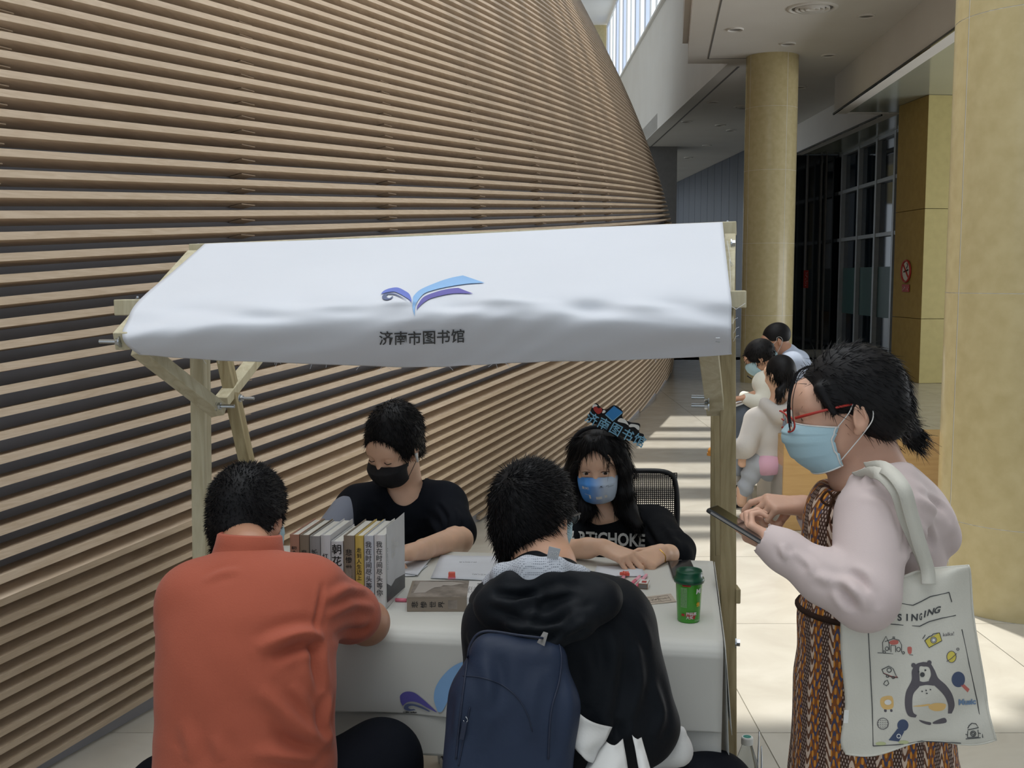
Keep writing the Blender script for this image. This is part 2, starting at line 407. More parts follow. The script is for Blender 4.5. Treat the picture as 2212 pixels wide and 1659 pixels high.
# ---------------------------------------------------------------- ceiling, skylight, bulkheads
def quad(name, P, m, th=.08, up=(0, 0, 1), **k):
    mb = MB(); mb.prism([Vector(p) for p in P], Vector(up) * th); return mb.build(name, m, **k)
ZC = 4.75
quad('ceiling', [(2.64, 16.98, ZC), (2.1, 13.2, ZC), (2.1, 4.7, ZC), (2.1, -6, ZC), (16, -6, ZC), (16, 46, ZC), (3.05, 46, ZC), (3.15, 24.4, ZC), (3.24, 16.98, ZC)], M['white'], .35, kind='structure', label='white plaster ceiling with downlights')
quad('trim_1', [(2.64, 17.0, ZC + .3), (2.1, 13.2, ZC + .3), (2.1, -6, ZC + .3), (2.02, -6, ZC + .3), (2.02, 13.2, ZC + .3), (2.56, 17.0, ZC + .3)], M['white'], .5, kind='structure')
# wide white fascia along the skylight
quad('trim_2', [(3.24, 17.0, ZC + .01), (3.15, 24.4, ZC + .01), (3.05, 46, ZC + .01), (3.25, 46, ZC + .01), (3.35, 24.4, ZC + .01), (3.44, 17.0, ZC + .01)], M['white'], 2.5, kind='structure', label='tall white fascia below the skylight')
# ceiling groove
g = MB(); g.beam((2.88, 16.6, ZC - .002), (2.35, 12.6, ZC - .002), .02, .006); g.beam((2.88, 16.6, ZC - .002), (3.6, 16.55, ZC - .002), .02, .006)
g.beam((3.45, 17.2, ZC - .002), (3.36, 38, ZC - .002), .03, .006); g.build('trim_3', M['ringgrey'], kind='structure')
# bulkheads on the right and glossy soffit
quad('trim_4', [(5.15, 18.0, 4.16), (4.1, 4.8, 4.16), (3.9, -2, 4.16), (4.1, -2, 4.16), (4.3, 4.8, 4.16), (5.35, 18.0, 4.16)], M['white'], .62, kind='structure', label='white bulkhead')
quad('trim_5', [(5.30, 17.95, 4.16), (5.95, 18.1, 4.16), (6.0, 24, 4.16), (6.2, 24, 4.16), (6.2, 17.95, 4.16)], M['white'], .62, kind='structure', label='stepped white bulkhead behind the column')
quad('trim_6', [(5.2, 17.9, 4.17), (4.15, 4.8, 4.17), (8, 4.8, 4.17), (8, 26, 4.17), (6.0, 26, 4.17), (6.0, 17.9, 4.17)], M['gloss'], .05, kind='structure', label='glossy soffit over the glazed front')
g = MB(); g.beam((5.13, 17.97, 4.15), (4.08, 4.8, 4.15), .02, .03); g.beam((5.93, 18.05, 4.15), (5.98, 24, 4.15), .02, .03); g.build('trim_7', M['dark'], kind='structure')
# skylight: glazed slope with stripes beyond the slatted wall and left of the fascia
sk = empty('window_1', (3.12, 25, 7.2), 'bright clerestory glazing above the tall white fascia', kind='structure')
NP_ = 22
for i in range(NP_):
    y0, y1 = 14 + 23 * i / NP_, 14 + 23 * (i + 1) / NP_
    mb = MB(); mb.box((3.14, (y0 + y1) / 2, 8.48), (.02, y1 - y0 - .05, 2.44)); mb.build('pane', M['skystripe'] if i % 5 in (1, 3) else M['skyglass'], sk)
for i in range(NP_ + 1): y = 14 + 23 * i / NP_; mb = MB(); mb.box((3.12, y, 8.48), (.05, .05, 2.46)); mb.build('mullion', M['white'], sk)
for z in (7.26, 9.7): mb = MB(); mb.box((3.12, 25.5, z), (.08, 23.1, .06)); mb.build('transom', M['white'], sk)
quad('ceiling_upper', [(-8, 15.5, 9.8), (3.3, 15.5, 9.8), (3.3, 50, 9.8), (-8, 50, 9.8)], M['white'], .2, kind='structure', label='upper white ceiling behind the slatted wall')
# unseen slab shaped to shade the near floor, ribs added to streak the sun
quad('ceiling_sun_block', [(-8, -6, 7.3), (3.3, -6, 7.3), (3.3, 6.25, 7.3), (1.06, 6.25, 7.3), (1.02, 6.05, 7.3), (-8, 6.1, 7.3)], M['white'], .2, kind='structure', label='unseen roof slab shaped to keep the sun off the near floor')
rb = empty('ceiling_sun_bars', (0, 10, 7.3), 'unseen ribs added across the roof opening to streak the sun', kind='structure')
for i, y in enumerate((8.9, 9.3, 10.2, 10.9, 11.7, 12.1, 12.9, 13.6)):
    mb = MB(); mb.box((-1.5, y, 7.4), (9.6, .16 + .12 * (i % 3), .25)); mb.build('sun_bar', M['white'], rb)
# cream wall top seen past the slats
quad('wall_upper', [(-8, 37.2, 4), (3.1, 37.2, 4), (3.1, 37.5, 4), (-8, 37.5, 4)], M['beige'], 5.8, kind='structure', label='cream upper wall seen past the slatted wall')
# far side walls
quad('wall_rear', [(3.05, 46, 0), (16, 46, 0), (16, 46.2, 0), (3.05, 46.2, 0)], M['dpanel'], 4.8, kind='structure')
quad('wall_pier', [(3.2, 27.5, 0), (4.05, 27.5, 0), (4.05, 28.2, 0), (3.2, 28.2, 0)], M['ringgrey'], 4.75, kind='structure', label='dark pier behind the far end of the slatted wall')
# blue grey metal panel wall (recedes)
wb = empty('wall_right_far', (5.6, 27.5, 0), 'blue-grey metal panel wall running back behind the far column', kind='structure')
ax, ay, bx, by = 5.95, 25.2, 5.25, 45.5; NP = 22
for i in range(NP):
    f0, f1 = i / NP, (i + 1) / NP; mb = MB()
    p, q = Vector((ax + (bx - ax) * f0, ay + (by - ay) * f0 + .015, 0)), Vector((ax + (bx - ax) * f1, ay + (by - ay) * f1 - .015, 0))
    mb.prism([p, q, q + Vector((.1, 0, 0)), p + Vector((.1, 0, 0))], (0, 0, 4.74)); mb.build('panel', M['dpanel'], wb)
# dark glazed front: facing part and receding part
wr = empty('wall_right', (6.9, 20, 0), 'dark glazed front beside the beige pillar', kind='structure')
mb = MB(); mb.box((6.6, 24.05, 2.08), (1.5, .1, 4.16)); mb.build('dark_glazing', M['dark'], wr)
for x in (6.32, 6.62, 6.72):
    mb = MB(); mb.box((x, 23.96, 2.08), (.03, .08, 4.16)); mb.build('frame_strip', M['ringgrey'], wr)
def FX(Y): return 6.86 + .042 * (Y - 20) + .02
ym = [23.7, 22.4, 21.15, 20.0, 18.9, 17.8]; zs = [.22, .95, 1.9, 2.95, 4.16]
zs = [.12, 1.02, 2.05, 2.87, 3.62, 4.15]; zs = [.1, 2.35, 3.35, 4.15]
for i in range(len(ym) - 1):
    for k in range(len(zs) - 1):
        y0, y1 = ym[i + 1], ym[i]; mb = MB(); mb.box(((FX(y0) + FX(y1)) / 2 + .06, (y0 + y1) / 2, (zs[k] + zs[k + 1]) / 2), (.02, y1 - y0 - .02, zs[k + 1] - zs[k] - .02)); mb.build('pane', M['pane'], wr)
    mb = MB(); mb.box(((FX(ym[i]) + FX(ym[i + 1])) / 2 + .045, (ym[i] + ym[i + 1]) / 2, 1.28), (.01, ym[i] - ym[i + 1] - .1, .95)); mb.build('frosted_band', M['frost'], wr)
for y in ym: mb = MB(); mb.box((FX(y), y, 2.08), (.12, .09, 4.16)); mb.build('mullion', M['alu'], wr)
for z in zs: mb = MB(); mb.beam((FX(24), 24, z), (FX(17.6), 17.6, z), .09, .07); mb.build('transom', M['alu'], wr)
mb = MB(); mb.box((FX(21) + .9, 21, 2.1), (1.4, 7, 4.2)); mb.build('dark_interior', M['dark'], wr)
# red door sticker
p = W(1741, 603, 23.88); s = empty('door_sticker', p, 'small red vertical sticker on the dark glass front', 'sticker')
M['red'] = mat('sign_red', (170, 48, 40), .5); M['ink'] = mat('black_print', (28, 28, 30), .6); M['wprint'] = mat('white_print', (225, 225, 222), .6)
mb = MB(); mb.box(p, (.1, .01, .38)); mb.build('sticker_sheet', M['red'], s)
mb = MB(); scribble(mb, lambda x, y: p + Vector((y, -.008, x)), .3, .05, 1, 3, .003); mb.build('lettering', M['wprint'], s, kind='stuff')
# pillar with two faces
def pillar():
    t = empty('wall_pillar', (6.2, 16.6, 0), 'angular beige and ochre stone-clad pillar with no-smoking sign', kind='structure')
    a, b, c_, d = Vector((5.93, 17.25, 0)), Vector((5.99, 16.2, 0)), Vector((6.40, 16.25, 0)), Vector((7.4, 17.6, 0))
    e = Vector((8.4, 16.2, 0))
    for k, (z0, z1) in enumerate(((0, .95), (.95, 2.55), (2.55, 4.17))):
        mb = MB(); g = .004
        mb.prism([a + Vector((0, 0, z0 + g)), b + Vector((0, 0, z0 + g)), b + Vector((.25, .35, z0 + g)), a + Vector((.4, .1, z0 + g))], (0, 0, z1 - z0 - 2 * g)); mb.build('cladding_panel', M['ochre'], t)
        mb = MB(); mb.prism([b + Vector((.002, 0, z0 + g)), c_ + Vector((0, 0, z0 + g)), Vector((8.8, 16.4, z0 + g)), Vector((8.8, 17.4, z0 + g)), b + Vector((.25, .6, z0 + g))], (0, 0, z1 - z0 - 2 * g)); mb.build('cladding_panel', M['olive'], t)
pillar()
# no smoking sign on the ochre face
p = W(1958, 590, 16.55) ; p.x -= .02
ns = empty('no_smoking_sign', p, 'small no-smoking sign, red ring over red label, on the beige pillar', 'sign')
ux, uy = Vector((-.06, 1.05, 0)).normalized() * -1, Vector((0, 0, 1)); ux = Vector((.057, -.998, 0)).normalized()
q = Vector((5.95, 16.75, p.z)); nrm = Vector((-1, -.06, 0)).normalized(); f = lambda x, y, o=.012: q + ux * x + uy * y + nrm * o
mb = MB(); mb.tube([f(.16 * math.cos(a), .16 * math.sin(a) + .03) for a in np.linspace(0, 2 * PI, 25)[:-1]], .016, 6, closed=True); mb.build('ring', M['red'], ns)
mb = MB(); mb.tube([f(-.11, .14), f(.11, -.08)], .012, 6); mb.build('bar', M['red'], ns)
mb = MB(); mb.prism([f(.145 * math.cos(a), .145 * math.sin(a) + .03, .004) for a in np.linspace(0, 2 * PI, 25)[:-1]], nrm * .003); mb.build('disc', M['wprint'], ns)
mb = MB(); mb.tube([f(-.07, .02), f(.08, .05)], .012, 6); mb.tube([f(.02, .07), f(.06, .12), f(.03, .15)], .006, 5); mb.build('cigarette', M['ink'], ns)
mb = MB(); mb.prism([f(-.13, -.28, .002), f(.13, -.28, .002), f(.13, -.17, .002), f(-.13, -.17, .002)], nrm * .008); mb.build('label_plate', M['red'], ns)
mb = MB(); scribble(mb, lambda x, y: f(x, y - .225, .013), .22, .07, 1, 4, .003); mb.build('lettering', M['wprint'], ns, kind='stuff')
# round columns with cladding drums
def column(cx, cy, r, zj, label, a_off):
    t = empty('round_column', (cx, cy, 0), label, 'column')
    mb = MB(); mb.lathe([(r - .0008, 0), (r - .0008, ZC)], (cx, cy, 0), 48); mb.build('core', M['jl'], t, smooth=True)
    for k in range(len(zj) - 1):
        for h in range(4):
            mb = MB(); a = a_off + h * PI / 2; g = .003 / r
            mb.lathe([(r, zj[k] + .0015), (r, zj[k + 1] - .0015)], (cx, cy, 0), 16, a0=a + g, a1=a + PI / 2 - g); mb.build('cladding_panel', M['beige'], t, smooth=True)
    return t
column(3.79, 16.46, .375, [0, 1.0, 2.05, 3.1, 4.0, ZC], 'far beige stone-clad round column behind the seated visitors', .4)
column(2.44, 5.19, .385, [0, .42, 1.48, 2.72, 3.9, ZC], 'near beige stone-clad round column at right edge', 3.33)
# ceiling fittings
def clight(px, py, r, label, rings=0, grp='recessed ceiling downlights'):
    p = FL(px, py, ZC); t = empty('ceiling_vent' if rings else 'downlight', p, label, 'vent' if rings else 'ceiling light', None if rings else grp)
    mb = MB(); mb.lathe([(r, 0), (r, -.012), (r * .86, -.02), (r * .8, -.004), (r * .8, 0)], p, 28); mb.build('rim', M['white'], t, smooth=True)
    if rings:
        for q in (.68, .48, .3): mb = MB(); mb.lathe([(r * q, -.002), (r * q, -.03), (r * (q - .12), -.012), (r * (q - .14), -.002)], p, 28); mb.build('ring', M['white'], t, smooth=True)
        mb = MB(); mb.lathe([(.001, -.02), (r * .1, -.02), (r * .12, -.002)], p, 20); mb.build('hub', M['white'], t)
    mb = MB(); mb.lathe([(.0005, -.0015), (r * .8, -.0015)], p, 28); mb.build('recess', M['ringgrey'], t)
clight(1755, 17, .30, 'large round ceiling air vent with concentric rings', 1)
clight(1608, 230, .2, 'round air vent half hidden behind the far column', 1)
for px, py, wh in ((1588, 63, 'left of the large round air vent'), (1871, 34, 'right of the large round air vent'), (1790, 119, 'just right of the top of the far column'), (1702, 94, 'directly above the top of the far column'), (1728, 188, 'touching the right edge of the far column'), (1540, 220, 'first left of the far column, highest in the picture'), (1484, 262, 'nearest the tall white fascia'), (1556, 270, 'left one of two close together by the far column'), (1580, 281, 'right one of two close together by the far column'), (1527, 314, 'midway between far column and dark panel wall'), (1487, 340, 'third from the end above the dark panel wall'), (1452, 362, 'farthest, beside the dark pier')):
    clight(px, py, .115 if py > 150 else .11, 'small round ceiling downlight ' + wh)
# ---------------------------------------------------------------- market stall
YAW = math.radians(8.45); AX = Vector((math.cos(YAW), -math.sin(YAW), 0)); AD = Vector((math.sin(YAW), math.cos(YAW), 0)); UP = Vector((0, 0, 1))
M['timber'] = mat('pale_softwood', (200, 194, 168), .7, var=(176, 166, 136), vscale=3, stretch=(9, 9, 1.2), bump=.12, bscale=25)
M['timber2'] = mat('weathered_softwood', (168, 156, 122), .7, var=(136, 122, 88), vscale=3, stretch=(9, 9, 1.2), bump=.15, bscale=25)
M['cloth'] = mat('white_canvas', (214, 218, 226), .8, var=(210, 214, 222), vscale=2, bump=.12, bscale=9)
M['lb'] = mat('light_blue_print', (140, 185, 232), .6); M['pu'] = mat('violet_print', (98, 92, 170), .6); M['pb'] = mat('blue_violet_print', (104, 122, 205), .6); M['gb'] = mat('grey_blue_print', (92, 104, 140), .6)
st = empty('market_stall', (-.16, 3.05, 0), 'wooden market stall frame with sloping white canvas awning', 'stall')
def beam(a, b, w, h, up=(0, 0, 1), name='post', m='timber', par=None):
    mb = MB(); mb.beam(a, b, w, h, up); return mb.build(name, M[m], par or st, bevel=.0025)
PLb = Vector((W(428, 1190, 3.02).x, 3.02, 0)); PRb = Vector((W(1579, 1659, 2.74).x, 2.74, 0))
PLt, PRt = W(430, 560, 3.10), W(1571, 560, 2.90)
beam(PLb, PLt, .040, .05, AD, 'front_post'); beam(PRb, PRt, .040, .05, AD, 'front_post', 'timber2')
RPL = W(492, 780, 3.72); RPR = W(1549, 780, 3.45)
beam(RPL + UP * .15 - AX * .04, Vector((RPL.x + .22, RPL.y + .05, 0)), .04, .05, AD, 'rear_post', 'timber2')
beam(RPR + UP * .15, Vector((RPR.x - .0, RPR.y - .1, 0)), .04, .05, AD, 'rear_post', 'timber2')
RL, RR = W(415, 542, 3.20), W(1590, 494, 2.99); beam(RL, RR, .045, .038, UP, 'ridge_beam')
FLt, FR = W(256, 664, 2.82), W(1611, 646, 2.60); beam(FLt, FR, .05, .04, UP, 'front_beam')
RFL, RFR = W(262, 738, 2.62), W(1571, 716, 2.575)
beam(W(421, 556, 3.18), RFL, .036, .045, UP, 'rafter'); beam(W(1577, 520, 2.97), RFR, .030, .045, UP, 'rafter')
# back slope of the roof
BKL, BKR = RL + AD * .62 - UP * .16 + AX * .08, RR + AD * .62 - UP * .16 - AX * .08
beam(RL + AX * .05 - UP * .04, BKL + AX * .03, .036, .045, UP, 'rafter'); beam(RR - AX * .05 - UP * .04, BKR - AX * .05, .036, .045, UP, 'rafter'); beam(BKL - AX * .06, BKR + AX * .05, .045, .038, UP, 'rear_beam')
# braces and bolts
b1 = W(300, 752, 2.76), W(474, 888, 2.98); beam(b1[0], b1[1], .034, .046, AX, 'brace')
b2 = W(1530, 752, 2.60), W(1546, 888, 2.88); beam(b2[0], b2[1], .030, .046, AX, 'brace')
beam(W(556, 770, 3.95), W(478, 868, 3.66), .034, .046, AX, 'brace'); beam(W(1552, 880, 3.3), W(1556, 1200, 3.3), .02, .03, AX, 'inner_batten', 'timber2')
def bolt(p, d, L=.05, k=1.0):
    d = Vector(d).normalized(); b = MB(); b.tube([p, p + d * L], .0052 * k, 12)
    o = b.build('bolt', M['steel'], st, smooth=False); n = MB(); n.tube([p + d * .004, p + d * .012 * k], .010 * k, 6); n.build('nut', M['steel'], o)
    q = MB(); q.tube([p, p + d * .003], .014 * k, 16); q.build('washer', M['steel'], o)
bolt(W(468, 877, 2.95), AX); bolt(W(518, 860, 3.66), AX); bolt(W(1532, 858, 2.80), -AX, .045); bolt(W(1532, 876, 2.80), -AX, .045); bolt(RFL + AX * .0, -AX, .055)
bolt(W(1588, 1388, 2.78), AX, .012); bolt(W(297, 650, 2.80), UP, .012, .6); bolt(W(1578, 527, 2.9), AX, .012); bolt(W(1571, 483, 2.99), UP, .008, .5); bolt(W(428, 530, 3.19), UP, .006, .45)
beam(W(1586, 1283, 2.80), W(1596, 1283, 2.80), .05, .038, UP, 'timber_stub', 'timber2')
# awning canvas : rows from ridge to hem
ctrl = [  # (left, centre, right) of each row
    ((442, 527, 3.17), (1000, 503, 3.08), (1561, 480, 2.96)),
    ((372, 588, 2.99), (985, 562, 2.90), (1568, 548, 2.76)),
    ((300, 648, 2.76), (965, 626, 2.68), (1577, 628, 2.545)),
    ((278, 690, 2.68), (960, 664, 2.605), (1580, 682, 2.50)),
    ((266, 722, 2.62), (955, 705, 2.605), (1582, 716, 2.48)),
    ((278, 748, 2.63), (945, 752, 2.645), (1582, 744, 2.515)),
    ((304, 769, 2.66), (930, 790, 2.70), (1581, 765, 2.545))]
rowsC = [[W(*p) for p in r] for r in ctrl]
rowsL = catmull([r[0] for r in rowsC], 8); rowsM = catmull([r[1] for r in rowsC], 8); rowsR = catmull([r[2] for r in rowsC], 8)
def awn(u, v):
    i = min(v * (len(rowsL) - 1), len(rowsL) - 1.0001); k = int(i); f = i - k
    a, b, c = (R[k].lerp(R[k + 1], f) for R in (rowsL, rowsM, rowsR))
    mid = b
    if u < .5: t = u * 2; p = a * (1 - t) * (1 - t / 2 + .0) if 0 else a.lerp(mid, t) + (c - a) * 0
    else: t = (u - .5) * 2; p = mid.lerp(c, t)
    # smooth quadratic through a, mid, c
    q = a * (2 * (u - .5) * (u - 1)) + mid * (-4 * u * (u - 1)) + c * (2 * u * (u - .5))
    p = p.lerp(q, .8)
    n = Vector((.0, -1, .35)).normalized()
    g = max(0, min(1, (v - .3) * 3)); h = max(0, 1 - abs(v - .42) * 5)
    w_ = .010 * math.sin(u * 9 + 1.2) * g + .007 * math.sin(u * 17 + v * 9) * g + .006 * math.sin(u * 31 + 4 * math.sin(v * 6)) * h + .004 * math.sin(u * 47 + v * 13) * h
    w_ += .018 * g * math.sin(PI * u) * math.exp(-((v - .62) / .16) ** 2)
    w_ += .0022 * math.sin(u * 60 + v * 25 + 3 * math.sin(u * 11)) * g
    for (cu_, cv_, su, sv, am) in ((.33, .47, .05, .04, .012), (.43, .45, .03, .03, .012), (.52, .50, .04, .04, -.01), (.62, .45, .05, .04, .011), (.74, .5, .04, .05, -.009), (.85, .47, .05, .04, .009), (.2, .55, .06, .05, -.01)):
        w_ += am * math.exp(-((u - cu_) / su) ** 2 - ((v - cv_) / sv) ** 2)
    return p + n * w_
mb = MB(); mb.grid(lambda u, v: awn(u, v), 130, 56)
aw = mb.build('awning', M['cloth'], st, smooth=True, solid=.0016)
def awn_px(px, py, off=.0035):
    u, v = (px - 262) / 1320, (py - 480) / 300
    for _ in range(14):
        p = awn(u, v); q = p2(p); e = (px - q[0], py - q[1])
        pu, pv = p2(awn(u + .004, v)), p2(awn(u, v + .004))
        a, c_, b, d = (pu[0] - q[0]) / .004, (pu[1] - q[1]) / .004, (pv[0] - q[0]) / .004, (pv[1] - q[1]) / .004; D = a * d - b * c_
        u += max(-.1, min(.1, (e[0] * d - b * e[1]) / D)); v = min(.995, max(.003, v + max(-.1, min(.1, (a * e[1] - c_ * e[0]) / D))))
    du, dv = awn(u + .003, v) - awn(u - .003, v), awn(u, v + .003) - awn(u, v - .003); n = du.cross(dv).normalized()
    if n.y > 0: n = -n
    return awn(u, v) + n * off
def p2(p):
    c, s = math.cos(PITCH), math.sin(PITCH); d = p.y * c - (p.z - EYE) * s; u = p.y * s + (p.z - EYE) * c
    return 1106 + FPX * p.x / d, 829.5 - FPX * u / d
def outline(mb, pts, fn, n=8, m=0, smooth=True):
    """fill a closed 2D outline (triangulated, subdivided) mapped through fn"""
    bm = bmesh.new(); vs = [bm.verts.new((p[0], p[1], 0)) for p in (catmull([(a, b, 0) for a, b in pts], n, True) if smooth else [(a, b) for a, b in pts])]
    bm.faces.new(vs); bmesh.ops.triangulate(bm, faces=bm.faces[:])
    mb.add([fn(v.co.x, v.co.y) for v in bm.verts], [tuple(v.index for v in f.verts) for f in (bm.verts.index_update() or bm.faces)], m); bm.free()
def band(mb, A, B, fn, m=0, n=6, k=2):
    """strip between two polylines, follows curved cloth"""
    A, B = catmull([(a, b, 0) for a, b in A], n), catmull([(a, b, 0) for a, b in B], n); N = max(len(A), len(B))
    s = lambda L, t: L[int(t)] if t >= len(L) - 1 else L[int(t)].lerp(L[int(t) + 1], t - int(t))
    A = [s(A, i * (len(A) - 1) / (N - 1)) for i in range(N)]; B = [s(B, i * (len(B) - 1) / (N - 1)) for i in range(N)]
    vs = [fn(*(a.lerp(b, j / k))[:2]) for a, b in zip(A, B) for j in range(k + 1)]
    mb.add(vs, [(i * (k + 1) + j, i * (k + 1) + j + 1, (i + 1) * (k + 1) + j + 1, (i + 1) * (k + 1) + j) for i in range(N - 1) for j in range(k)], m)
def ZP(x, y): return 800 + x / 8.193, 580 + y / 8.193
def zp(L): return [ZP(*p) for p in L]
mb = MB()
band(mb, zp([(790, 850), (750, 700), (752, 560), (785, 490), (900, 390), (1150, 280), (1400, 195), (1640, 145)]), zp([(792, 845), (800, 660), (840, 590), (950, 470), (1100, 410), (1350, 350), (1700, 295), (2025, 275)]), awn_px, 0, k=3)
band(mb, zp([(825, 745), (840, 660), (900, 570), (990, 500), (1200, 425), (1400, 380), (1560, 365)]), zp([(830, 742), (900, 660), (980, 600), (1100, 540), (1350, 480), (1550, 460), (1825, 467)]), awn_px, 1)
band(mb, zp([(190, 470), (240, 415), (350, 372), (490, 360), (620, 420), (690, 470), (720, 540), (726, 612)]), zp([(190, 474), (290, 445), (420, 432), (500, 460), (570, 495), (640, 540), (690, 575), (724, 612)]), awn_px, 2)
band(mb, zp([(410, 515), (370, 560), (290, 580), (225, 560), (210, 515), (260, 470), (400, 458), (520, 505), (662, 597)]), zp([(390, 512), (350, 545), (305, 540), (288, 515), (300, 492), (330, 478), (420, 485), (510, 520), (660, 595)]), awn_px, 3)
mb.build('library_emblem', [M['lb'], M['pu'], M['pb'], M['gb']], aw)
M['inkg'] = mat('dark_grey_print', (66, 68, 70), .6)
mb = MB(); W6 = [(282, 1215, .258), (540, 1215, .252), (785, 1215, .262), (1042, 1205, .262), (1295, 1190, .268), (1550, 1175, .262)]
for ch, (x, y, h) in zip('济南市图书馆', W6):
    c0 = ZP(x, y); text_on(mb, ch, lambda a, b: awn_px(c0[0] + a, c0[1] - b - a * .03), 31, .012)
mb.build('awning_lettering', M['inkg'], aw)
mb = MB()
for a, b in (((1546, 727), (1555, 727)), ((1546, 735), (1555, 736)), ((296, 760), (303, 761))): mb = MB(); mb.tube([awn_px(*a, .004), awn_px(*b, .004)], .0008, 5); mb.build('staple', M['steel'], aw)
mb = MB()
for i in range(22):
    x = rng.uniform(.1, .95); p = awn(x, 1); mb.tube([p, p + Vector((rng.uniform(-.012, .012), 0, -rng.uniform(.003, .014)))], .0004, 3)
for x, y in ((1582, 700), (1584, 738), (1585, 720)): p = W(x, y, 2.5); mb.tube([p, p + Vector((.006, 0, .012)), p + Vector((.012, 0, .014))], .0004, 3)
mb.build('loose_thread', M['cloth'], aw, kind='stuff')
mb = MB(); mb.tube([W(1577, 660, 2.52), W(1590, 668, 2.5), W(1610, 655, 2.5)], .0008, 4); mb.tube([W(1571, 520, 2.9), W(1578, 565, 2.8), W(1584, 572, 2.8), W(1580, 575, 2.8), W(1576, 560, 2.8), W(1579, 640, 2.6)], .0008, 4)
mb.build('tie_cord', M['wprint'], st)

# ---------------------------------------------------------------- table and tablecloth
TZ = .75
TFR, TFLd = FL(1562, 1388, TZ), None; TBR = FL(1541, 1215, TZ)
TW = 1.27
TFL, TBL = TFR - AX * TW, TBR - AX * TW
tb = empty('folding_table', (TFL + TBR) / 2 * 1 - Vector((0, 0, TZ)), 'folding table under the white cloth inside the market stall', 'table')
mb = MB(); g = .012; mb.prism([TFL + AX * g + AD * g - UP * .022, TFR - AX * g + AD * g - UP * .022, TBR - AX * g - AD * g - UP * .022, TBL + AX * g - AD * g - UP * .022], UP * .018); mb.build('tabletop', M['white'], tb)
for p in (TFL + AX * .08 + AD * .08, TFR - AX * .08 + AD * .08, TBR - AX * .08 - AD * .08, TBL + AX * .08 - AD * .08):
    mb = MB(); mb.tube([Vector((p.x, p.y, TZ - .022)), Vector((p.x, p.y, 0))], .012, 12); mb.build('leg', M['steel'], tb, smooth=True)
M['tcloth'] = mat('white_banner_cloth', (206, 206, 200), .7, var=(202, 202, 196), vscale=2, bump=.08, bscale=7)
def cloth(name, zh, out, seed, label, par=None, zt=TZ):
    """top sheet + front drop + side drops as one grid draped over the edge"""
    D = (TBR - TFR).length; drop = zt - zh; R = .012
    prof = [(D + .0, 0), (D * .75, 0), (D * .5, 0), (D * .25, 0), (.03, 0), (.008, -.001), (-out * .3, -.006), (-out * .8, -.018)] + [(-out * (1 + .0 * k), -.03 - (drop - .03) * k / 14) for k in range(15)]
    def fn(u, v):
        k = min(v * (len(prof) - 1), len(prof) - 1.001); i = int(k); f = k - i
        d = prof[i][0] * (1 - f) + prof[i + 1][0] * f; z = prof[i][1] * (1 - f) + prof[i + 1][1] * f
        s = u * (TW + .0); hang = max(0, -z - .02)
        wv = hang * (.03 * math.sin(u * 10 + seed) + .02 * math.sin(u * 23 + seed * 2 + hang * 3)) * 1.2
        tp = .0 if d < .02 else .0012 * (math.sin(u * 14 + d * 9) * .6 + math.sin(d * 26 + seed + u * 3) * .5)
        return TFL + AX * s + AD * (d - wv) + UP * (z + tp + (zt - TZ) + .0025)
    mb = MB(); mb.grid(fn, 70, 66)
    for side in (0, 1):
        E = TFR if side else TFL; sg = 1 if side else -1; N = 14; K = 10
        vs = [];
        for i in range(N + 1):
            d = D * i / N
            for k in range(K + 1):
                q = k / K; h = drop * q
                vs.append(E + AX * sg * (.004 + h * .03 + .012 * math.sin(d * 14 + side + seed) * q) + AD * (d - (out if i == 0 else 0) * min(1, q * 6)) - UP * h + UP * (.0025 + zt - TZ))
        mb.add(vs, [(i * (K + 1) + k, i * (K + 1) + k + 1, (i + 1) * (K + 1) + k + 1, (i + 1) * (K + 1) + k) for i in range(N) for k in range(K)])
    return mb.build(name, M['tcloth'], par, smooth=True, solid=.0012), fn
ZH = W(900, 1542, 2.47).z
tc, tfn = cloth('tablecloth', ZH, .022, .4, None); tag(tc, 'white banner cloth with blue and violet emblem draped over the stall table', 'tablecloth')
uc, ufn = cloth('under_cloth', W(900, 1627, 2.47).z, .008, 1.6, None, None, TZ - .003); tag(uc, 'longer plain white cloth hanging under the printed banner cloth', 'tablecloth')
def fr(px, py, off=.004):   # point on the hanging front
    e = (TFL - AD * .022); n = AD; a = (px - 1106) / FPX; b = (829.5 - py) / FPX; c, s = math.cos(PITCH), math.sin(PITCH); d = Vector((a, c + b * s, b * c - s)); o = Vector((0, 0, EYE))
    t = (e - o).dot(n) / d.dot(n); p = o + d * t; hang = TZ - p.z - .02; u = (p - TFL).dot(AX) / TW
    return p - n * (off + hang * (.03 * math.sin(u * 10 + .4) + .02 * math.sin(u * 23 + .8 + hang * 3)) * 1.2)
def q7(L): return [(300 + x / 2.765, 1280 + y / 2.765) for x, y in L]
mb = MB()
band(mb, q7([(1785, 712), (1762, 640), (1775, 560), (1830, 480), (1900, 425), (2000, 395), (2100, 400)]), q7([(1790, 714), (1815, 705), (1850, 640), (1900, 580), (1960, 540), (2030, 520), (2100, 520)]), fr, 0, k=4)
band(mb, q7([(1560, 660), (1558, 620), (1590, 596), (1640, 600), (1690, 635), (1780, 714)]), q7([(1572, 682), (1600, 660), (1640, 656), (1680, 668), (1720, 690), (1776, 716)]), fr, 1)
band(mb, q7([(1650, 706), (1610, 712), (1580, 700), (1590, 675), (1630, 668), (1690, 685), (1740, 712)]), q7([(1640, 700), (1620, 702), (1606, 694), (1612, 684), (1640, 682), (1690, 698), (1730, 714)]), fr, 2)
mb.build('banner_emblem', [M['lb'], M['pu'], M['gb']], tc)
mb = MB(); text_on(mb, '济南', lambda x, y: fr(884 + x, 1541.5 - min(0, y) * .0 - max(-2.0, y) * .35, .005), 16, .03); mb.build('banner_lettering', M['ink'], tc)

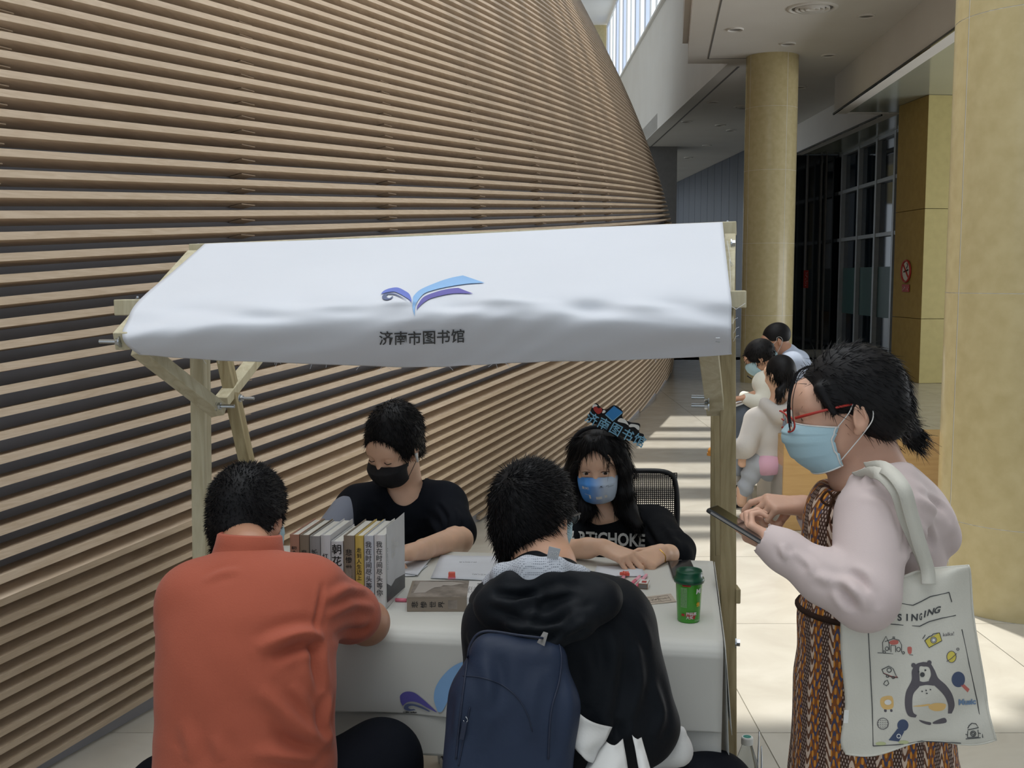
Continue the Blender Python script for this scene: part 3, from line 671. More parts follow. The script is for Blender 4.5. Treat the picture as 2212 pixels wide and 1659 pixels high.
# ---------------------------------------------------------------- things on the table
def T(px, py, h=0): return FL(px, py, TZ + .004 + h)
M['pages'] = mat('book_pages', (232, 230, 222), .8, var=(205, 203, 196), vscale=40, stretch=(60, 1, 1))
def cover(name, rgb, rough=.45): return mat(name, rgb, rough)
def book(o, ux, W_, H_, Dp, cov, label, group=None, ud=None):
    """o = front bottom left corner of spine, ux = along thickness. standing: spine faces -depth"""
    ud = ud or UP.cross(ux).normalized(); t = empty('book', o, label, 'book', group); c = .0022
    P = lambda a, b, z: o + ux * a + ud * b + UP * z
    mb = MB(); mb.prism([P(c, .002, .003), P(W_ - c, .002, .003), P(W_ - c, Dp - .004, .003), P(c, Dp - .004, .003)], UP * (H_ - .007)); mb.build('pages', M['pages'], t)
    for a in (0, W_ - c):
        mb = MB(); mb.prism([P(a, 0, 0), P(a + c, 0, 0), P(a + c, Dp, 0), P(a, Dp, 0)], UP * H_); mb.build('cover_board', cov, t, bevel=.0006)
    mb = MB(); N = 6; pts = [P(W_ * i / N, -.004 * math.sin(PI * i / N), 0) for i in range(N + 1)] + [P(W_, .0015, 0), P(0, .0015, 0)]; mb.prism(pts, UP * H_); mb.build('spine', cov, t)
    return t, P, ud
cv = {k: cover('cover_' + k, v) for k, v in dict(rose=(176, 128, 108), taupe=(134, 120, 104), grey=(146, 144, 144), white=(205, 205, 208), pale=(212, 212, 212), yellow=(206, 178, 92), sand=(138, 126, 112), blueish=(196, 200, 208)).items()}
cv['pattern'] = mat('cover_patterned', (190, 160, 120), .5, var=(60, 56, 54), vscale=60)
M['night'] = mat('dark_landscape_print', (52, 54, 58), .5, var=(80, 82, 86), vscale=14)
M['mist'] = mat('misty_grey_print', (170, 173, 178), .5, var=(196, 198, 202), vscale=6)
M['oldimg'] = mat('sepia_city_print', (150, 140, 130), .6, var=(96, 88, 80), vscale=26)
# spines: (left px, right px at bottom, title, colour, text colour, label)
brow0 = T(640, 1212); # back left of row
B = [('契诃夫小说', 'rose', .026, 'ink', 'dusty rose hardback at the left end of the upright row', .202), ('悲惨世界', 'taupe', .026, 'ink', 'grey-brown hardback second from the left in the upright row', .202), ('城南旧事', 'grey', .029, 'ink', 'plain mid-grey book third from the left in the upright row', .20),
     ('红与黑', 'white', .027, 'ink', 'white book with red and black title, fourth from the left in the upright row', .204), ('朝花夕拾', 'white', .033, 'ink', 'shorter white book with patterned cover in the middle of the row', .188), ('悲惨世界', 'sand', .030, 'ink', 'taupe book with small square picture low on its spine', .205),
     ('走到人生边上', 'yellow', .023, 'ink', 'yellow-spined book between taupe and white books', .206), ('我在时间尽头等你', 'blueish', .026, 'inkg', 'white slim book just left of the last book in the row', .207), ('我在时间尽头等你', 'pale', .029, 'inkg', 'white book with misty landscape cover at the right end of the row', .21)]
pR = T(832, 1318) if False else T(829, 1317)
vR = (T(829, 1317) - T(812, 1312)).normalized()
bl = T(629, 1308); br_ = T(833, 1318); UD = (T(875, 1272) - T(833, 1319)).normalized()
ux = (br_ - bl).normalized(); tot = sum(b[2] for b in B); Lr = (br_ - bl).length; sc_ = Lr / (tot + .002 * 8)
acc = 0
for i, (ti, cn, th, ink, lab, hh) in enumerate(B):
    th *= sc_; o = bl + ux * acc - UP * .002; acc += th + .002 * sc_
    dp = .185; hh *= .875; o = o + Vector((0, 0, .002))
    t, P, ud = book(o, ux, th, hh, dp, cv[cn], lab, None, UD)
    f = plane_fn(P(th / 2, -.0046, hh * (.62 if len(ti) < 7 else .56)), ux, UP); ts = min(.026, th * .62) if len(ti) < 7 else .016; mb = MB()
    if i == 4: ts = .026
    text_on(mb, ti, f, ts, .012, vertical=True, gap=1.12 if len(ti) < 6 else 1.05); mb.build('spine_title', M[ink], t)
    if i in (5,): mb = MB(); mb.prism([P(th * .25, -.0052, .075), P(th * .75, -.0052, .075), P(th * .75, -.0052, .10), P(th * .25, -.0052, .10)], ud * .0006); mb.build('spine_picture', M['oldimg'], t)
    if i >= 7:
        mb = MB(); fz = plane_fn(P(th / 2, -.0046, hh * .24), ux, UP); scribble(mb, lambda x, y: fz(y, x), .02, .007, 1, i); mb.tube([P(th / 2, -.0048, hh * .17), P(th / 2, -.0048, hh * .2)], .0004, 4); mb.build('author_print', M['inkg'], t)
    if i == 4: mb = MB(); mb.prism([P(th + .0003, .001, .11), P(th + .0003, dp - .001, .11), P(th + .0003, dp - .001, hh), P(th + .0003, .001, hh)], ux * .0004); mb.build('patterned_panel', cv['pattern'], t)
    if i == 8:
        X = lambda b, z: P(th + .0008, b, z); mb = MB()
        mb.prism([X(.012, .015), X(dp, .004), X(dp, .04), X(.09, .052), X(.05, .045), X(.012, .062)], ux * .0003); mb.build('dark_landscape', M['night'], t)
        mb = MB(); mb.prism([X(.012, .062), X(.05, .045), X(.09, .052), X(dp, .04), X(dp, .2), X(.012, .2)], ux * .0002); mb.build('misty_sky', M['mist'], t)
        mb = MB(); fx = lambda x, y: P(th + .0014, .088 + x, .135 + y)
        text_on(mb, '我在\n时间尽头\n等你', fx, .017, .004); mb.build('cover_title', M['wprint'], t)
        mb = MB(); scribble(mb, lambda x, y: P(th + .0014, .02 + y, .12 + x), .05, .006, 1, 8); mb.build('cover_author', M['inkg'], t)
# lying book
o = T(880, 1320); r = T(1012, 1320); ux2 = (r - o).normalized(); ud2 = UP.cross(ux2); Wb, Db, Hb = .205, .143, .034
lb = empty('book', o, 'thick sepia-covered book lying flat beside the upright row', 'book')
P = lambda a, b, z: o + ux2 * a + ud2 * b + UP * z
mb = MB(); mb.prism([P(.003, .003, .002), P(Wb - .003, .003, .002), P(Wb - .003, Db - .003, .002), P(.003, Db - .003, .002)], UP * (Hb - .004)); mb.build('pages', M['pages'], lb)
for z in (0, Hb - .002): mb = MB(); mb.prism([P(0, 0, z), P(Wb, 0, z), P(Wb, Db, z), P(0, Db, z)], UP * .002); mb.build('cover_board', cv['pale'], lb)
mb = MB(); mb.prism([P(0, -.003, 0), P(Wb, -.003, 0), P(Wb, .001, 0), P(0, .001, 0)], UP * Hb); mb.build('spine', cv['pale'], lb)
mb = MB(); mb.prism([P(-.0006, -.0036, -.0002), P(.143, -.0036, -.0002), P(.143, -.003, -.0002), P(-.0006, -.003, -.0002)], UP * (Hb + .0006)); mb.prism([P(-.0006, -.0036, Hb), P(.143, -.0036, Hb), P(.143, Db, Hb), P(-.0006, Db, Hb)], UP * .0006); mb.build('cover_wrap', cv['sand'], lb)
mb = MB(); mb.prism([P(.006, .0, Hb + .0006), P(.143, .0, Hb + .0006), P(.143, Db, Hb + .0006), P(.006, Db, Hb + .0006)], UP * .0003); mb.build('cover_picture', M['oldimg'], lb)
mb = MB(); X = lambda x, y: P(x, y, Hb + .0012)
sky_pts = [(.012, .03), (.04, .035), (.05, .06), (.06, .08), (.075, .085), (.08, .1), (.1, .095), (.12, .11), (.135, .115), (.1, .13), (.02, .13)]
mb.prism([X(a, b) for a, b in sky_pts], UP * .0002); mb.build('picture_sky', mat('sepia_sky', (168, 160, 152), .6), lb)
mb = MB(); text_on(mb, '悲惨世界', lambda x, y: P(.050 - y, -.0042, Hb * .5 + x), .0165, .01, vertical=True, gap=1.3); mb.build('spine_title', M['ink'], lb)
mb = MB(); mb.prism([P(.098, -.0042, .006), P(.12, -.0042, .006), P(.12, -.0042, Hb - .006), P(.098, -.0042, Hb - .006)], ud2 * .0003); mb.build('spine_picture', M['oldimg'], lb)
mb = MB(); text_on(mb, '悲惨世界', lambda x, y: P(.172 - y, .09 + x * 1.0, Hb + .0008), .016, .01); scribble(mb, lambda x, y: P(.152 - y, .06 + x, Hb + .0012), .05, .02, 3, 8); mb.build('cover_title', M['inkg'], lb)
# papers
M['paper'] = mat('white_paper', (216, 220, 228), .7, bump=0)
def paper(pts, label, h=.0006, lines=None, fold=False):
    P4 = [T(*p) for p in pts]; c = sum(P4, Vector()) / 4; mb = MB()
    def fn(u, v):
        a = P4[0].lerp(P4[1], u); b = P4[3].lerp(P4[2], u); return a.lerp(b, v) + UP * (h + .0016 * abs(math.sin(u * 2.6 + v * 1.7 + c.x * 9)) )
    mb.grid(fn, 8, 8); o = mb.build('paper_sheet', M['paper'], None, smooth=True, solid=.0004); tag(o, label, 'paper')
    if lines:
        mb = MB()
        for (u, v, L, s_, tx) in lines: scribble(mb, lambda x, y: fn(min(1, max(0, u + x / .2)), min(1, max(0, v - y / .2))) + UP * .0007, .05, s_ * 1.6, 2, int(u * 99))
        mb.build('handwriting', M['inkg'], o, kind='stuff')
    return o
paper([(604, 1196), (645, 1192), (655, 1213), (606, 1210)], 'white sheet behind the left end of the book row')
paper([(952, 1200), (1094, 1203), (1080, 1256), (930, 1250)], 'large white sheet right behind the lying sepia book', lines=[(.45, .3, .1, .007, '王小明 三'), (.7, .8, 0, .006, '阅读 12')])
paper([(868, 1212), (932, 1208), (902, 1246), (870, 1240)], 'folded white sheet half under the right end of the book row', .003)
paper([(868, 1222), (925, 1222), (896, 1246), (866, 1246)], 'printed leaflet sticking out below the folded sheet', .001, lines=[(.5, .3, 0, .006, '读者活动'), (.5, .6, 0, .005, '报名须知')])
paper([(1290, 1222), (1385, 1224), (1395, 1246), (1280, 1246)], 'white sheet under the hands of the seated woman', .001)
# pink erasers
M['pink'] = mat('pink_plastic', (226, 120, 140), .4); M['pinkl'] = mat('pale_pink_plastic', (240, 168, 188), .35); M['coral'] = mat('coral_plastic', (228, 100, 84), .4)
p = T(866, 1300); mb = MB(); mb.tube([p - AX * .014, p + AX * .014], .0045, 12); o = mb.build('pen_cap', M['pink'], None, smooth=True); tag(o, 'small pink pen cap beside the corner of the lying sepia book', 'pen cap'); o.location.z += .0045
p = T(976, 1250, .0); t = empty('eraser', p, 'coral eraser standing behind the lying sepia book', 'eraser')
mb = MB(); mb.box(p + UP * .009, (.018, .012, .018)); mb.build('block', M['coral'], t, bevel=.002); mb = MB(); mb.box(p + UP * .003, (.0195, .0135, .006)); mb.build('sleeve', M['pink'], t)
# star-topped pens
def pen(a, b, label, up=True, h=.0045):
    a, b = T(*a, h), T(*b, h); t = empty('star_pen', a, label, 'pen', 'pink pens lying by the cup'); d = (b - a).normalized()
    mb = MB(); mb.tube([a + d * .012, b - d * .012, b - d * .003, b], [.0042, .0042, .002, .0006], 10); mb.build('barrel', M['pinkl'], t, smooth=True)
    mb = MB(); mb.tube([a + d * .05, a + d * .085], .0046, 10); mb.build('grip', M['pink'], t, smooth=True)
    c = a + UP * .004; s = Vector((-d.y, d.x, 0)); pts = [c + (d * math.cos(k * PI / 5) + s * math.sin(k * PI / 5)) * (.015 if k % 2 == 0 else .007) - UP * .004 for k in range(10)]
    mb = MB(); mb.prism(pts, UP * .010); mb.build('star_topper', M['coral'], t, bevel=.002)
    mb = MB(); mb.tube([c + d * .003 + s * .003 + UP * .006, c + d * .003 + s * .003 + UP * .0068], .0012, 8); mb.tube([c + d * .003 - s * .003 + UP * .006, c + d * .003 - s * .003 + UP * .0068], .0012, 8); mb.build('eyes', M['ink'], t)
pen((1350, 1243), (1330, 1268), 'pink pen whose coral star topper lies nearest the woman\'s hands')
pen((1364, 1280), (1398, 1240), 'pink pen with coral star topper pointing to the camera, in front of the matchbox')
pen((1352, 1272), (1384, 1243), 'pale pink pen lying in the middle of the crossed star pens', h=.0135)
# matchbox
p = T(1391, 1268); t = empty('matchbox', p, 'small open matchbox beside the pink pens', 'matchbox'); R = Matrix.Rotation(math.radians(-14), 3, 'Z'); R2 = R
M['card'] = mat('brown_card', (150, 120, 92), .7)
mb = MB(); mb.box(p + UP * .007, (.024, .04, .014), R); mb.build('sleeve', M['card'], t, bevel=.0006)
mb = MB(); mb.box(p + UP * .0143, (.0225, .038, .0008), R); mb.build('printed_top', M['wprint'], t); mb = MB(); mb.box(p + UP * .015 - R @ Vector((-.001, .004, 0)), (.012, .018, .0005), R); mb.build('red_emblem', M['red'], t)
mb = MB(); mb.box(p + UP * .007 - R @ Vector((0, .0205, 0)), (.02, .001, .010), R); mb.build('striker', M['ringgrey'], t); mb = MB(); mb.box(p + UP * .007 + R @ Vector((.0125, 0, 0)), (.001, .036, .010), R); mb.build('white_side', M['wprint'], t)
# kraft tag
tg = [T(1386, 1291), T(1449, 1283), T(1461, 1300), T(1402, 1307)]; M['kraft'] = mat('kraft_card', (190, 178, 164), .7, var=(176, 163, 148), vscale=60)
mb = MB(); mb.prism(tg, UP * .0012); o = mb.build('kraft_tag', M['kraft'], None); tag(o, 'kraft paper tag with printed grid left of the green cup', 'card')
q = lambda u, v: tg[0].lerp(tg[1], u).lerp(tg[3].lerp(tg[2], u), v) + UP * .0016
mb = MB()
for a, b in (((.12, .2), (.85, .2)), ((.12, .8), (.85, .8)), ((.12, .2), (.12, .8)), ((.85, .2), (.85, .8)), ((.5, .2), (.5, .8)), ((.12, .5), (.85, .5))): mb.tube([q(*a), q(*b)], .0003, 3)
scribble(mb, lambda x, y: q(.48 + x / .055, .5 - y / .03), .03, .014, 2, 5, .0003); mb.build('grid_print', M['ink'], o)
# phone on the table
M['blk'] = mat('black_glass', (16, 17, 20), .12, spec=.6); M['blkm'] = mat('black_plastic', (30, 31, 34), .45); M['grn'] = mat('green_cup_print', (74, 160, 52), .25, var=(58, 142, 40), vscale=4, spec=.6)
pc = [T(1443, 1217), T(1492, 1214), T(1506, 1246), T(1454, 1252)]; t = empty('smartphone', sum(pc, Vector()) / 4, 'black smartphone lying behind the green cup', 'phone')
mb = MB(); mb.prism(pc, UP * .008); mb.build('body', M['blkm'], t, bevel=.003)
cc = sum(pc, Vector()) / 4; mb = MB(); mb.prism([cc + (p - cc) * .93 + UP * .0081 for p in pc], UP * .0006); mb.build('screen', M['blk'], t)
# green cup
c = T(1487, 1352); c = T(1487, 1340); cup = empty('drink_cup', c, 'tall bright green milk tea cup with dark green lid', 'cup'); S_ = 1.0
k = 2387 / (c.y * 1.0); wb_, wt = 24.5 / k, 29.5 / k; hc = (1346 - 1255) / k * 1.03
M['dgrn'] = mat('dark_green_lid', (14, 74, 52), .3, spec=.5)
mb = MB(); mb.lathe([(.001, 0), (wb_ * .94, 0), (wb_, .003), (wt, hc)], c, 40); mb.build('cup_body', M['grn'], cup, smooth=True)
mb = MB(); mb.lathe([(wt * .98, hc - .006), (wt * 1.12, hc - .006), (wt * 1.15, hc - .001), (wt * 1.12, hc + .004), (wt * 1.0, hc + .006), (wt * .99, hc + .018), (wt * .95, hc + .022), (wt * .88, hc + .02), (wt * .86, hc + .013), (.001, hc + .013)], c, 40); mb.build('lid', M['dgrn'], cup, smooth=True)
def cupf(x, y, off=.0006):   # wrap print around the cup, x metres round, y metres up from base
    r = wb_ + (wt - wb_) * y / hc + off; a = -PI / 2 + x / r - .02; return c + Vector((r * math.cos(a), r * math.sin(a), y))
def patch(mb, x0, x1, y0, y1, m=0, off=.0006): mb.grid(lambda u, v: cupf(x0 + (x1 - x0) * u, y0 + (y1 - y0) * v, off), 6, 4, m)
mb = MB(); patch(mb, -.024, -.008, hc * .38, hc * .86); mb.build('ingredient_panel', mat('pale_green_panel', (120, 168, 110), .5), cup)
mb = MB(); scribble(mb, lambda x, y: cupf(-.016 + x, hc * .62 + y, .0012), .014, .042, 12, 3, .00022); mb.build('small_print', M['inkg'], cup)
mb = MB(); text_on(mb, 'Mi', lambda x, y: cupf(.021 + x, hc * .78 + y + x * .1, .0014), .017, .02, shear=.1); mb.build('white_lettering', M['wprint'], cup)
mb = MB(); text_on(mb, '佳', lambda x, y: cupf(.020 + x, hc * .46 + y, .0014), .011, .03); mb.build('orange_lettering', mat('orange_print', (240, 180, 50), .5), cup)
mb = MB(); patch(mb, -.010, .014, hc * .17, hc * .27); patch(mb, -.002, .012, hc * .11, hc * .18); patch(mb, -.021, -.013, hc * .17, hc * .23); mb.build('red_badge', M['red'], cup)
mb = MB(); text_on(mb, '扫码赢\n大奖', lambda x, y: cupf(.003 + x, hc * .195 + y, .0014), .0085, .02); scribble(mb, lambda x, y: cupf(.018 + x, hc * .07 + y, .0012), .012, .004, 1, 9); mb.build('badge_lettering', M['wprint'], cup)
mb = MB(); patch(mb, -.02, .0, hc * .89, hc * .96); mb.build('red_band', M['red'], cup)
# bottle and sticks on the floor, bottom right
M['clear'] = mat('clear_plastic', (235, 240, 240), .05, trans=.9, ior=1.15, spec=.4); M['wlid'] = mat('white_cap', (225, 228, 226), .4); M['teal'] = mat('teal_print', (60, 140, 128), .5)
bt = W(1614, 1592, 2.95); bz = bt.z; pb = Vector((bt.x, bt.y, 0)); t = empty('water_bottle', (pb.x, pb.y, 0), 'clear plastic bottle with white cap beside the right stall post', 'bottle')
# it stands on a low box behind the table
hb = bz - .22
sb = empty('storage_box', (pb.x, pb.y, 0), 'low cardboard box on the floor under the plastic bottle', 'box')
mb = MB(); mb.box((pb.x + .04, pb.y, hb / 2), (.2, .2, hb)); mb.build('carton', M['card'], sb, bevel=.003); mb = MB(); mb.box((pb.x + .04, pb.y, hb + .0005), (.05, .201, .001)); mb.build('tape', M['wprint'], sb)
hb += .001
mb = MB(); mb.lathe([(.001, hb), (.03, hb), (.033, hb + .006), (.033, hb + .13), (.03, hb + .15), (.016, hb + .19), (.0135, hb + .2), (.0135, hb + .212)], (pb.x, pb.y, 0), 28); mb.build('bottle_body', M['clear'], t, smooth=True)
mb = MB(); mb.lathe([(.0165, hb + .2), (.0165, hb + .217), (.015, hb + .22), (.001, hb + .22)], (pb.x, pb.y, 0), 24); mb.build('cap', M['wlid'], t)
mb = MB(); mb.lathe([(.001, hb + .2205), (.011, hb + .2205)], (pb.x, pb.y, 0), 20); mb.build('cap_print', M['teal'], t)
mb = MB(); mb.lathe([(.001, hb + .003), (.031, hb + .003), (.0318, hb + .11), (.001, hb + .11)], (pb.x, pb.y, 0), 24); mb.build('water', mat('water_in_bottle', (190, 196, 190), .05, trans=.8, ior=1.33), t)
a = W(1640, 1580, 2.95); mb = MB(); base = Vector((a.x - .005, a.y, hb - .001)); mb.tube([base, a], .0022, 8); o = mb.build('metal_rod', M['steel'], None, smooth=True); tag(o, 'thin metal rod standing beside the plastic bottle, taller of two', 'rod', 'thin rods by the bottle')
a = W(1645, 1612, 2.96); mb = MB(); mb.tube([Vector((a.x + .004, a.y, hb - .001)), a], .0022, 8); o = mb.build('metal_rod', M['steel'], None, smooth=True); tag(o, 'shorter thin metal rod right of the taller one by the bottle', 'rod', 'thin rods by the bottle')
# office chair behind the seated woman
M['mesh'] = mat('black_chair_mesh', (34, 34, 38), .6); ch = empty('office_chair', (.52, 3.75, 0), 'black mesh-backed office chair behind the woman with the headband', 'chair')
cx0, cx1, cz0, cz1, yc = W(1300, 1030, 3.72).x, W(1464, 1030, 3.72).x, .52, W(1400, 1018, 3.72).z, 3.72
fr_ = catmull([(cx0, yc, cz0), (cx0 - .01, yc, (cz0 + cz1) / 2), (cx0, yc, cz1 - .05), (cx0 + .04, yc, cz1 - .004), ((cx0 + cx1) / 2, yc + .01, cz1), (cx1 - .035, yc, cz1 - .005), (cx1 - .006, yc, cz1 - .05), (cx1, yc, (cz0 + cz1) / 2), (cx1 - .02, yc, cz0)], 6)
mb = MB(); mb.tube(fr_, .009, 10, closed=True); mb.build('back_frame', M['blkm'], ch, smooth=True)
mb = MB(); st_ = .0068; x = cx0 + .004
while x < cx1: mb.beam((x, yc, cz0), (x, yc, cz1 - .006), .0030, .0015, (0, 1, 0)); x += st_
z = cz0
while z < cz1 - .004: mb.beam((cx0, yc, z), (cx1 - .002, yc, z), .0030, .0015, (0, 1, 0)); z += st_
mb.build('mesh_panel', M['mesh'], ch, kind='stuff')
mb = MB(); mb.box(((cx0 + cx1) / 2, 3.50, .46), (.44, .40, .06)); mb.build('seat', M['blkm'], ch, bevel=.02)
mb = MB(); mb.tube([((cx0 + cx1) / 2, 3.5, .43), ((cx0 + cx1) / 2, 3.5, .06)], .025, 12); mb.build('gas_column', M['steel'], ch); mb = MB(); mb.tube([((cx0 + cx1) / 2, 3.6, .45), ((cx0 + cx1) / 2, 3.74, .46), ((cx0 + cx1) / 2, 3.735, .6)], .018, 8); mb.build('back_bracket', M['blkm'], ch)
for k in range(5):
    a = 2 * PI * k / 5 + .3; q = Vector(((cx0 + cx1) / 2, 3.5, .08)); e = q + Vector((math.cos(a) * .27, math.sin(a) * .27, -.02)); mb = MB(); mb.tube([q, e, e - UP * .06], [.02, .014, .014], 8); mb.build('star_leg', M['blkm'], ch)
# wooden bench in the background
M['bench'] = mat('honey_veneer', (196, 160, 108), .35, var=(186, 149, 97), vscale=3, stretch=(1, 1, 8)); M['benchw'] = mat('white_laminate', (206, 200, 192), .4)
be = empty('wooden_bench', (2.4, 6.95, 0), 'long honey-coloured wooden box bench behind the standing woman', 'bench')
bx0, by0, bx1 = 1.66, 6.68, 2.93; hbz = W(1690, 942, 6.7).z
mb = MB(); mb.box(((bx0 + bx1) / 2, by0 + .16, hbz / 2), (bx1 - bx0, .32, hbz)); mb.build('box_body', M['bench'], be, bevel=.006)
mb = MB(); mb.prism([(bx0, by0 + .02, .02), (bx0, by0 + .33, .02), (bx0 - .02, by0 + .62, .02), (bx0 - .02, by0 + .62, .40), (bx0, by0 + .33, .40), (bx0, by0 + .02, .40)], (.008, 0, 0)); mb.build('side_panel', M['benchw'], be)
mb = MB(); mb.box(((bx0 + bx1) / 2 - .06, by0 + .62, .38), (bx1 - bx0 + .12, .58, .05)); mb.build('seat', M['bench'], be, bevel=.005)
mb = MB(); mb.box(((bx0 + bx1) / 2, by0 + .88, .18), (bx1 - bx0 - .1, .03, .35)); mb.build('rear_panel', M['bench'], be)
# ---------------------------------------------------------------- people
def skin(name, rgb): 
    m = mat(name, rgb, .5, var=tuple(int(x * .93) for x in rgb), vscale=14, bump=.03, bscale=180); b = m.node_tree.nodes['Principled BSDF']
    b.inputs['Subsurface Weight'].default_value = .12; b.inputs['Subsurface Radius'].default_value = (.02, .008, .004); b.inputs['Subsurface Scale'].default_value = .3; return m
SK = {'a': skin('skin_tan', (180, 134, 108)), 'b': skin('skin_light', (226, 184, 156)), 'c': skin('skin_warm', (206, 160, 132)), 'd': skin('skin_medium', (210, 166, 142))}
M['hair'] = mat('black_hair', (17, 16, 19), .55, var=(10, 9, 11), vscale=80, spec=.28); M['hairb'] = mat('brown_tinted_hair', (96, 62, 40), .5)
def fabric(name, rgb, var=None, bump=.12, bs=300, rough=.85): return mat(name, rgb, rough, spec=.12 if sum(rgb) < 150 else .3, var=var or tuple(int(x * .95) for x in rgb), vscale=3, bump=bump, bscale=bs, sheen=0 if sum(rgb) < 150 else .1)
class Head:
    def __init__(s, c, yaw, pitch, roll=0, sc=1.0):
        s.c = Vector(c); s.s = sc
        s.R = Matrix.Rotation(math.radians(yaw), 3, 'Z') @ Matrix.Rotation(-math.radians(pitch), 3, 'X') @ Matrix.Rotation(math.radians(roll), 3, 'Y'); s.np = np.array(s.R)
    def p(s, x, y, z): return s.c + s.R @ (Vector((x, y, z)) * s.s)
    def v(s, x, y, z): return s.R @ Vector((x, y, z))
    def loc(s, X): return ((np.asarray(X) - np.array(s.c)) @ s.np) / s.s
    def ell(s, S, c, r, k=.02, op='+', rx=0, rz=0):
        R = s.R @ Matrix.Rotation(math.radians(rz), 3, 'Z') @ Matrix.Rotation(math.radians(rx), 3, 'X'); S.ell(s.p(*c), np.array(r) * s.s, np.array(R), k * s.s, op)
    def rc(s, S, a, b, ra, rb=None, k=.01, op='+'): S.rc(s.p(*a), s.p(*b), ra * s.s, (rb or ra) * s.s, k * s.s, None, op)
def head_skin(S, H, fem=False, jaw=1.0):
    e = H.ell
    e(S, (0, -.015, .028), (.074, .094, .086)); e(S, (0, .03, -.02), (.063, .064, .082), .03); e(S, (0, .032, -.07), (.047 * jaw, .05, .042), .03); e(S, (0, .066, -.098), (.020, .020, .016), .02)
    e(S, (0, .078, .03), (.05, .022, .035), .03)
    for x in (-1, 1):
        e(S, (x * .036, .066, -.032), (.024, .022, .022), .02); H.rc(S, (x * .012, .089, .018), (x * .042, .078, .020), .0075, .006, .012)
        e(S, (x * .031, .096, .000), (.0165, .010, .010), .012, '-'); e(S, (x * .031, .080, -.001), (.0125, .0115, .0115), .003)
        H.rc(S, (x * .019, .0905, .0045), (x * .031, .0935, .0085), .0022, k=.003); H.rc(S, (x * .031, .0935, .0085), (x * .044, .086, .0035), .0022, k=.003)
        e(S, (x * .0105, .098, -.036), (.0075, .009, .007), .006)
        e(S, (x * .079, -.010, -.006), (.0065, .019, .031), .006, rz=-x * 22, rx=8); e(S, (x * .0855, -.008, -.002), (.004, .011, .019), .004, '-', rz=-x * 22, rx=8)
        H.rc(S, (x * .084, -.018, -.012), (x * .083, -.014, .012), .0028, k=.003); e(S, (x * .077, .0, -.034), (.0055, .008, .009), .005)
    H.rc(S, (0, .086, .008), (0, .104, -.030), .0065, .0095, .014); e(S, (0, .108, -.036), (.009, .009, .007), .008)
    e(S, (0, .092, -.066), (.022, .008, .0045), .008); e(S, (0, .09, -.075), (.019, .008, .005), .007)
def blades(V, N, cnt, length, width, dirf, seed=1, bend=.3):
    r = np.random.default_rng(seed); i = r.integers(0, len(V), cnt); P = V[i] - N[i] * .003; D = dirf(V[i], N[i], r); D /= np.linalg.norm(D, axis=1, keepdims=True) + 1e-9
    L = length(V[i], r)[:, None]; a = np.cross(D, r.normal(size=D.shape)); a /= np.linalg.norm(a, axis=1, keepdims=True) + 1e-9; b = np.cross(D, a)
    mid = P + D * L * .5; D2 = D + bend * (np.array([0, 0, -1.0]) * .8 + r.normal(size=D.shape) * .3); D2 /= np.linalg.norm(D2, axis=1, keepdims=True); tip = mid + D2 * L * .5
    w_ = width; ring = lambda c, w: [c + a * w, c + (-.5 * a + .87 * b) * w, c + (-.5 * a - .87 * b) * w]
    VV = np.stack(ring(P, w_) + ring(mid, w_ * .7) + [tip], 1).reshape(-1, 3); o = np.arange(cnt)[:, None] * 7
    T_ = [(0, 1, 4), (0, 4, 3), (1, 2, 5), (1, 5, 4), (2, 0, 3), (2, 3, 5), (3, 4, 6), (4, 5, 6), (5, 3, 6)]
    return VV, np.concatenate([o + np.array(t)[None] for t in T_])
def merge(A, B): return np.concatenate([A[0], B[0]]), np.concatenate([A[1], B[1] + len(A[0])])
def short_hair(H, par, vol=.012, crown=(0, -.06, .105), nape=-.062, front=.06, L=(.010, .022), cnt=3800, seed=1, h=.0035, bangs=None, w=.0011, up=.5, side=.0, label=None, m='hair', top=.0, fz=.085):
    S = SDF(); H.ell(S, (0, -.020, .034 + top * .5), (.077 + vol * .8, .096 + vol, .088 + vol + top * .5))
    H.ell(S, (0, -.04, -.03), (.066 + vol * .4, .07 + vol * .4, .05), .03)
    H.ell(S, (0, .125, -.03), (.095, .125 - front * .5, fz), .008, '-')
    if nape < -.07: H.ell(S, (0, -.058, nape + .020), (.050, .040, .045), .03)
    for x in (-1, 1): H.ell(S, (x * .094, .010, -.038), (.030, .034, .048 + side), .006, '-')
    S.half(H.p(0, -.05, nape), H.v(0, .35, -1), .01)
    if bangs:
        for a, b, ra, rb in bangs: H.rc(S, a, b, ra, rb, .012)
    V, F = S.mesh(h); N = normals(V, F); cr = np.array(H.p(*crown)); up_ = np.array(H.v(0, .3, 1))
    def df(P, Nn, r):
        f = P - cr; f -= Nn * (f * Nn).sum(1, keepdims=True); f /= np.linalg.norm(f, axis=1, keepdims=True) + 1e-6; t = np.cross(Nn, f)
        return Nn * up + f * (1 - up * .5) + t * .35 + r.normal(size=P.shape) * .22
    o = npmesh('hair', V, F, M[m], par, extra=blades(V, N, cnt, lambda P, r: r.uniform(L[0], L[1], len(P)), w, df, seed)); return o
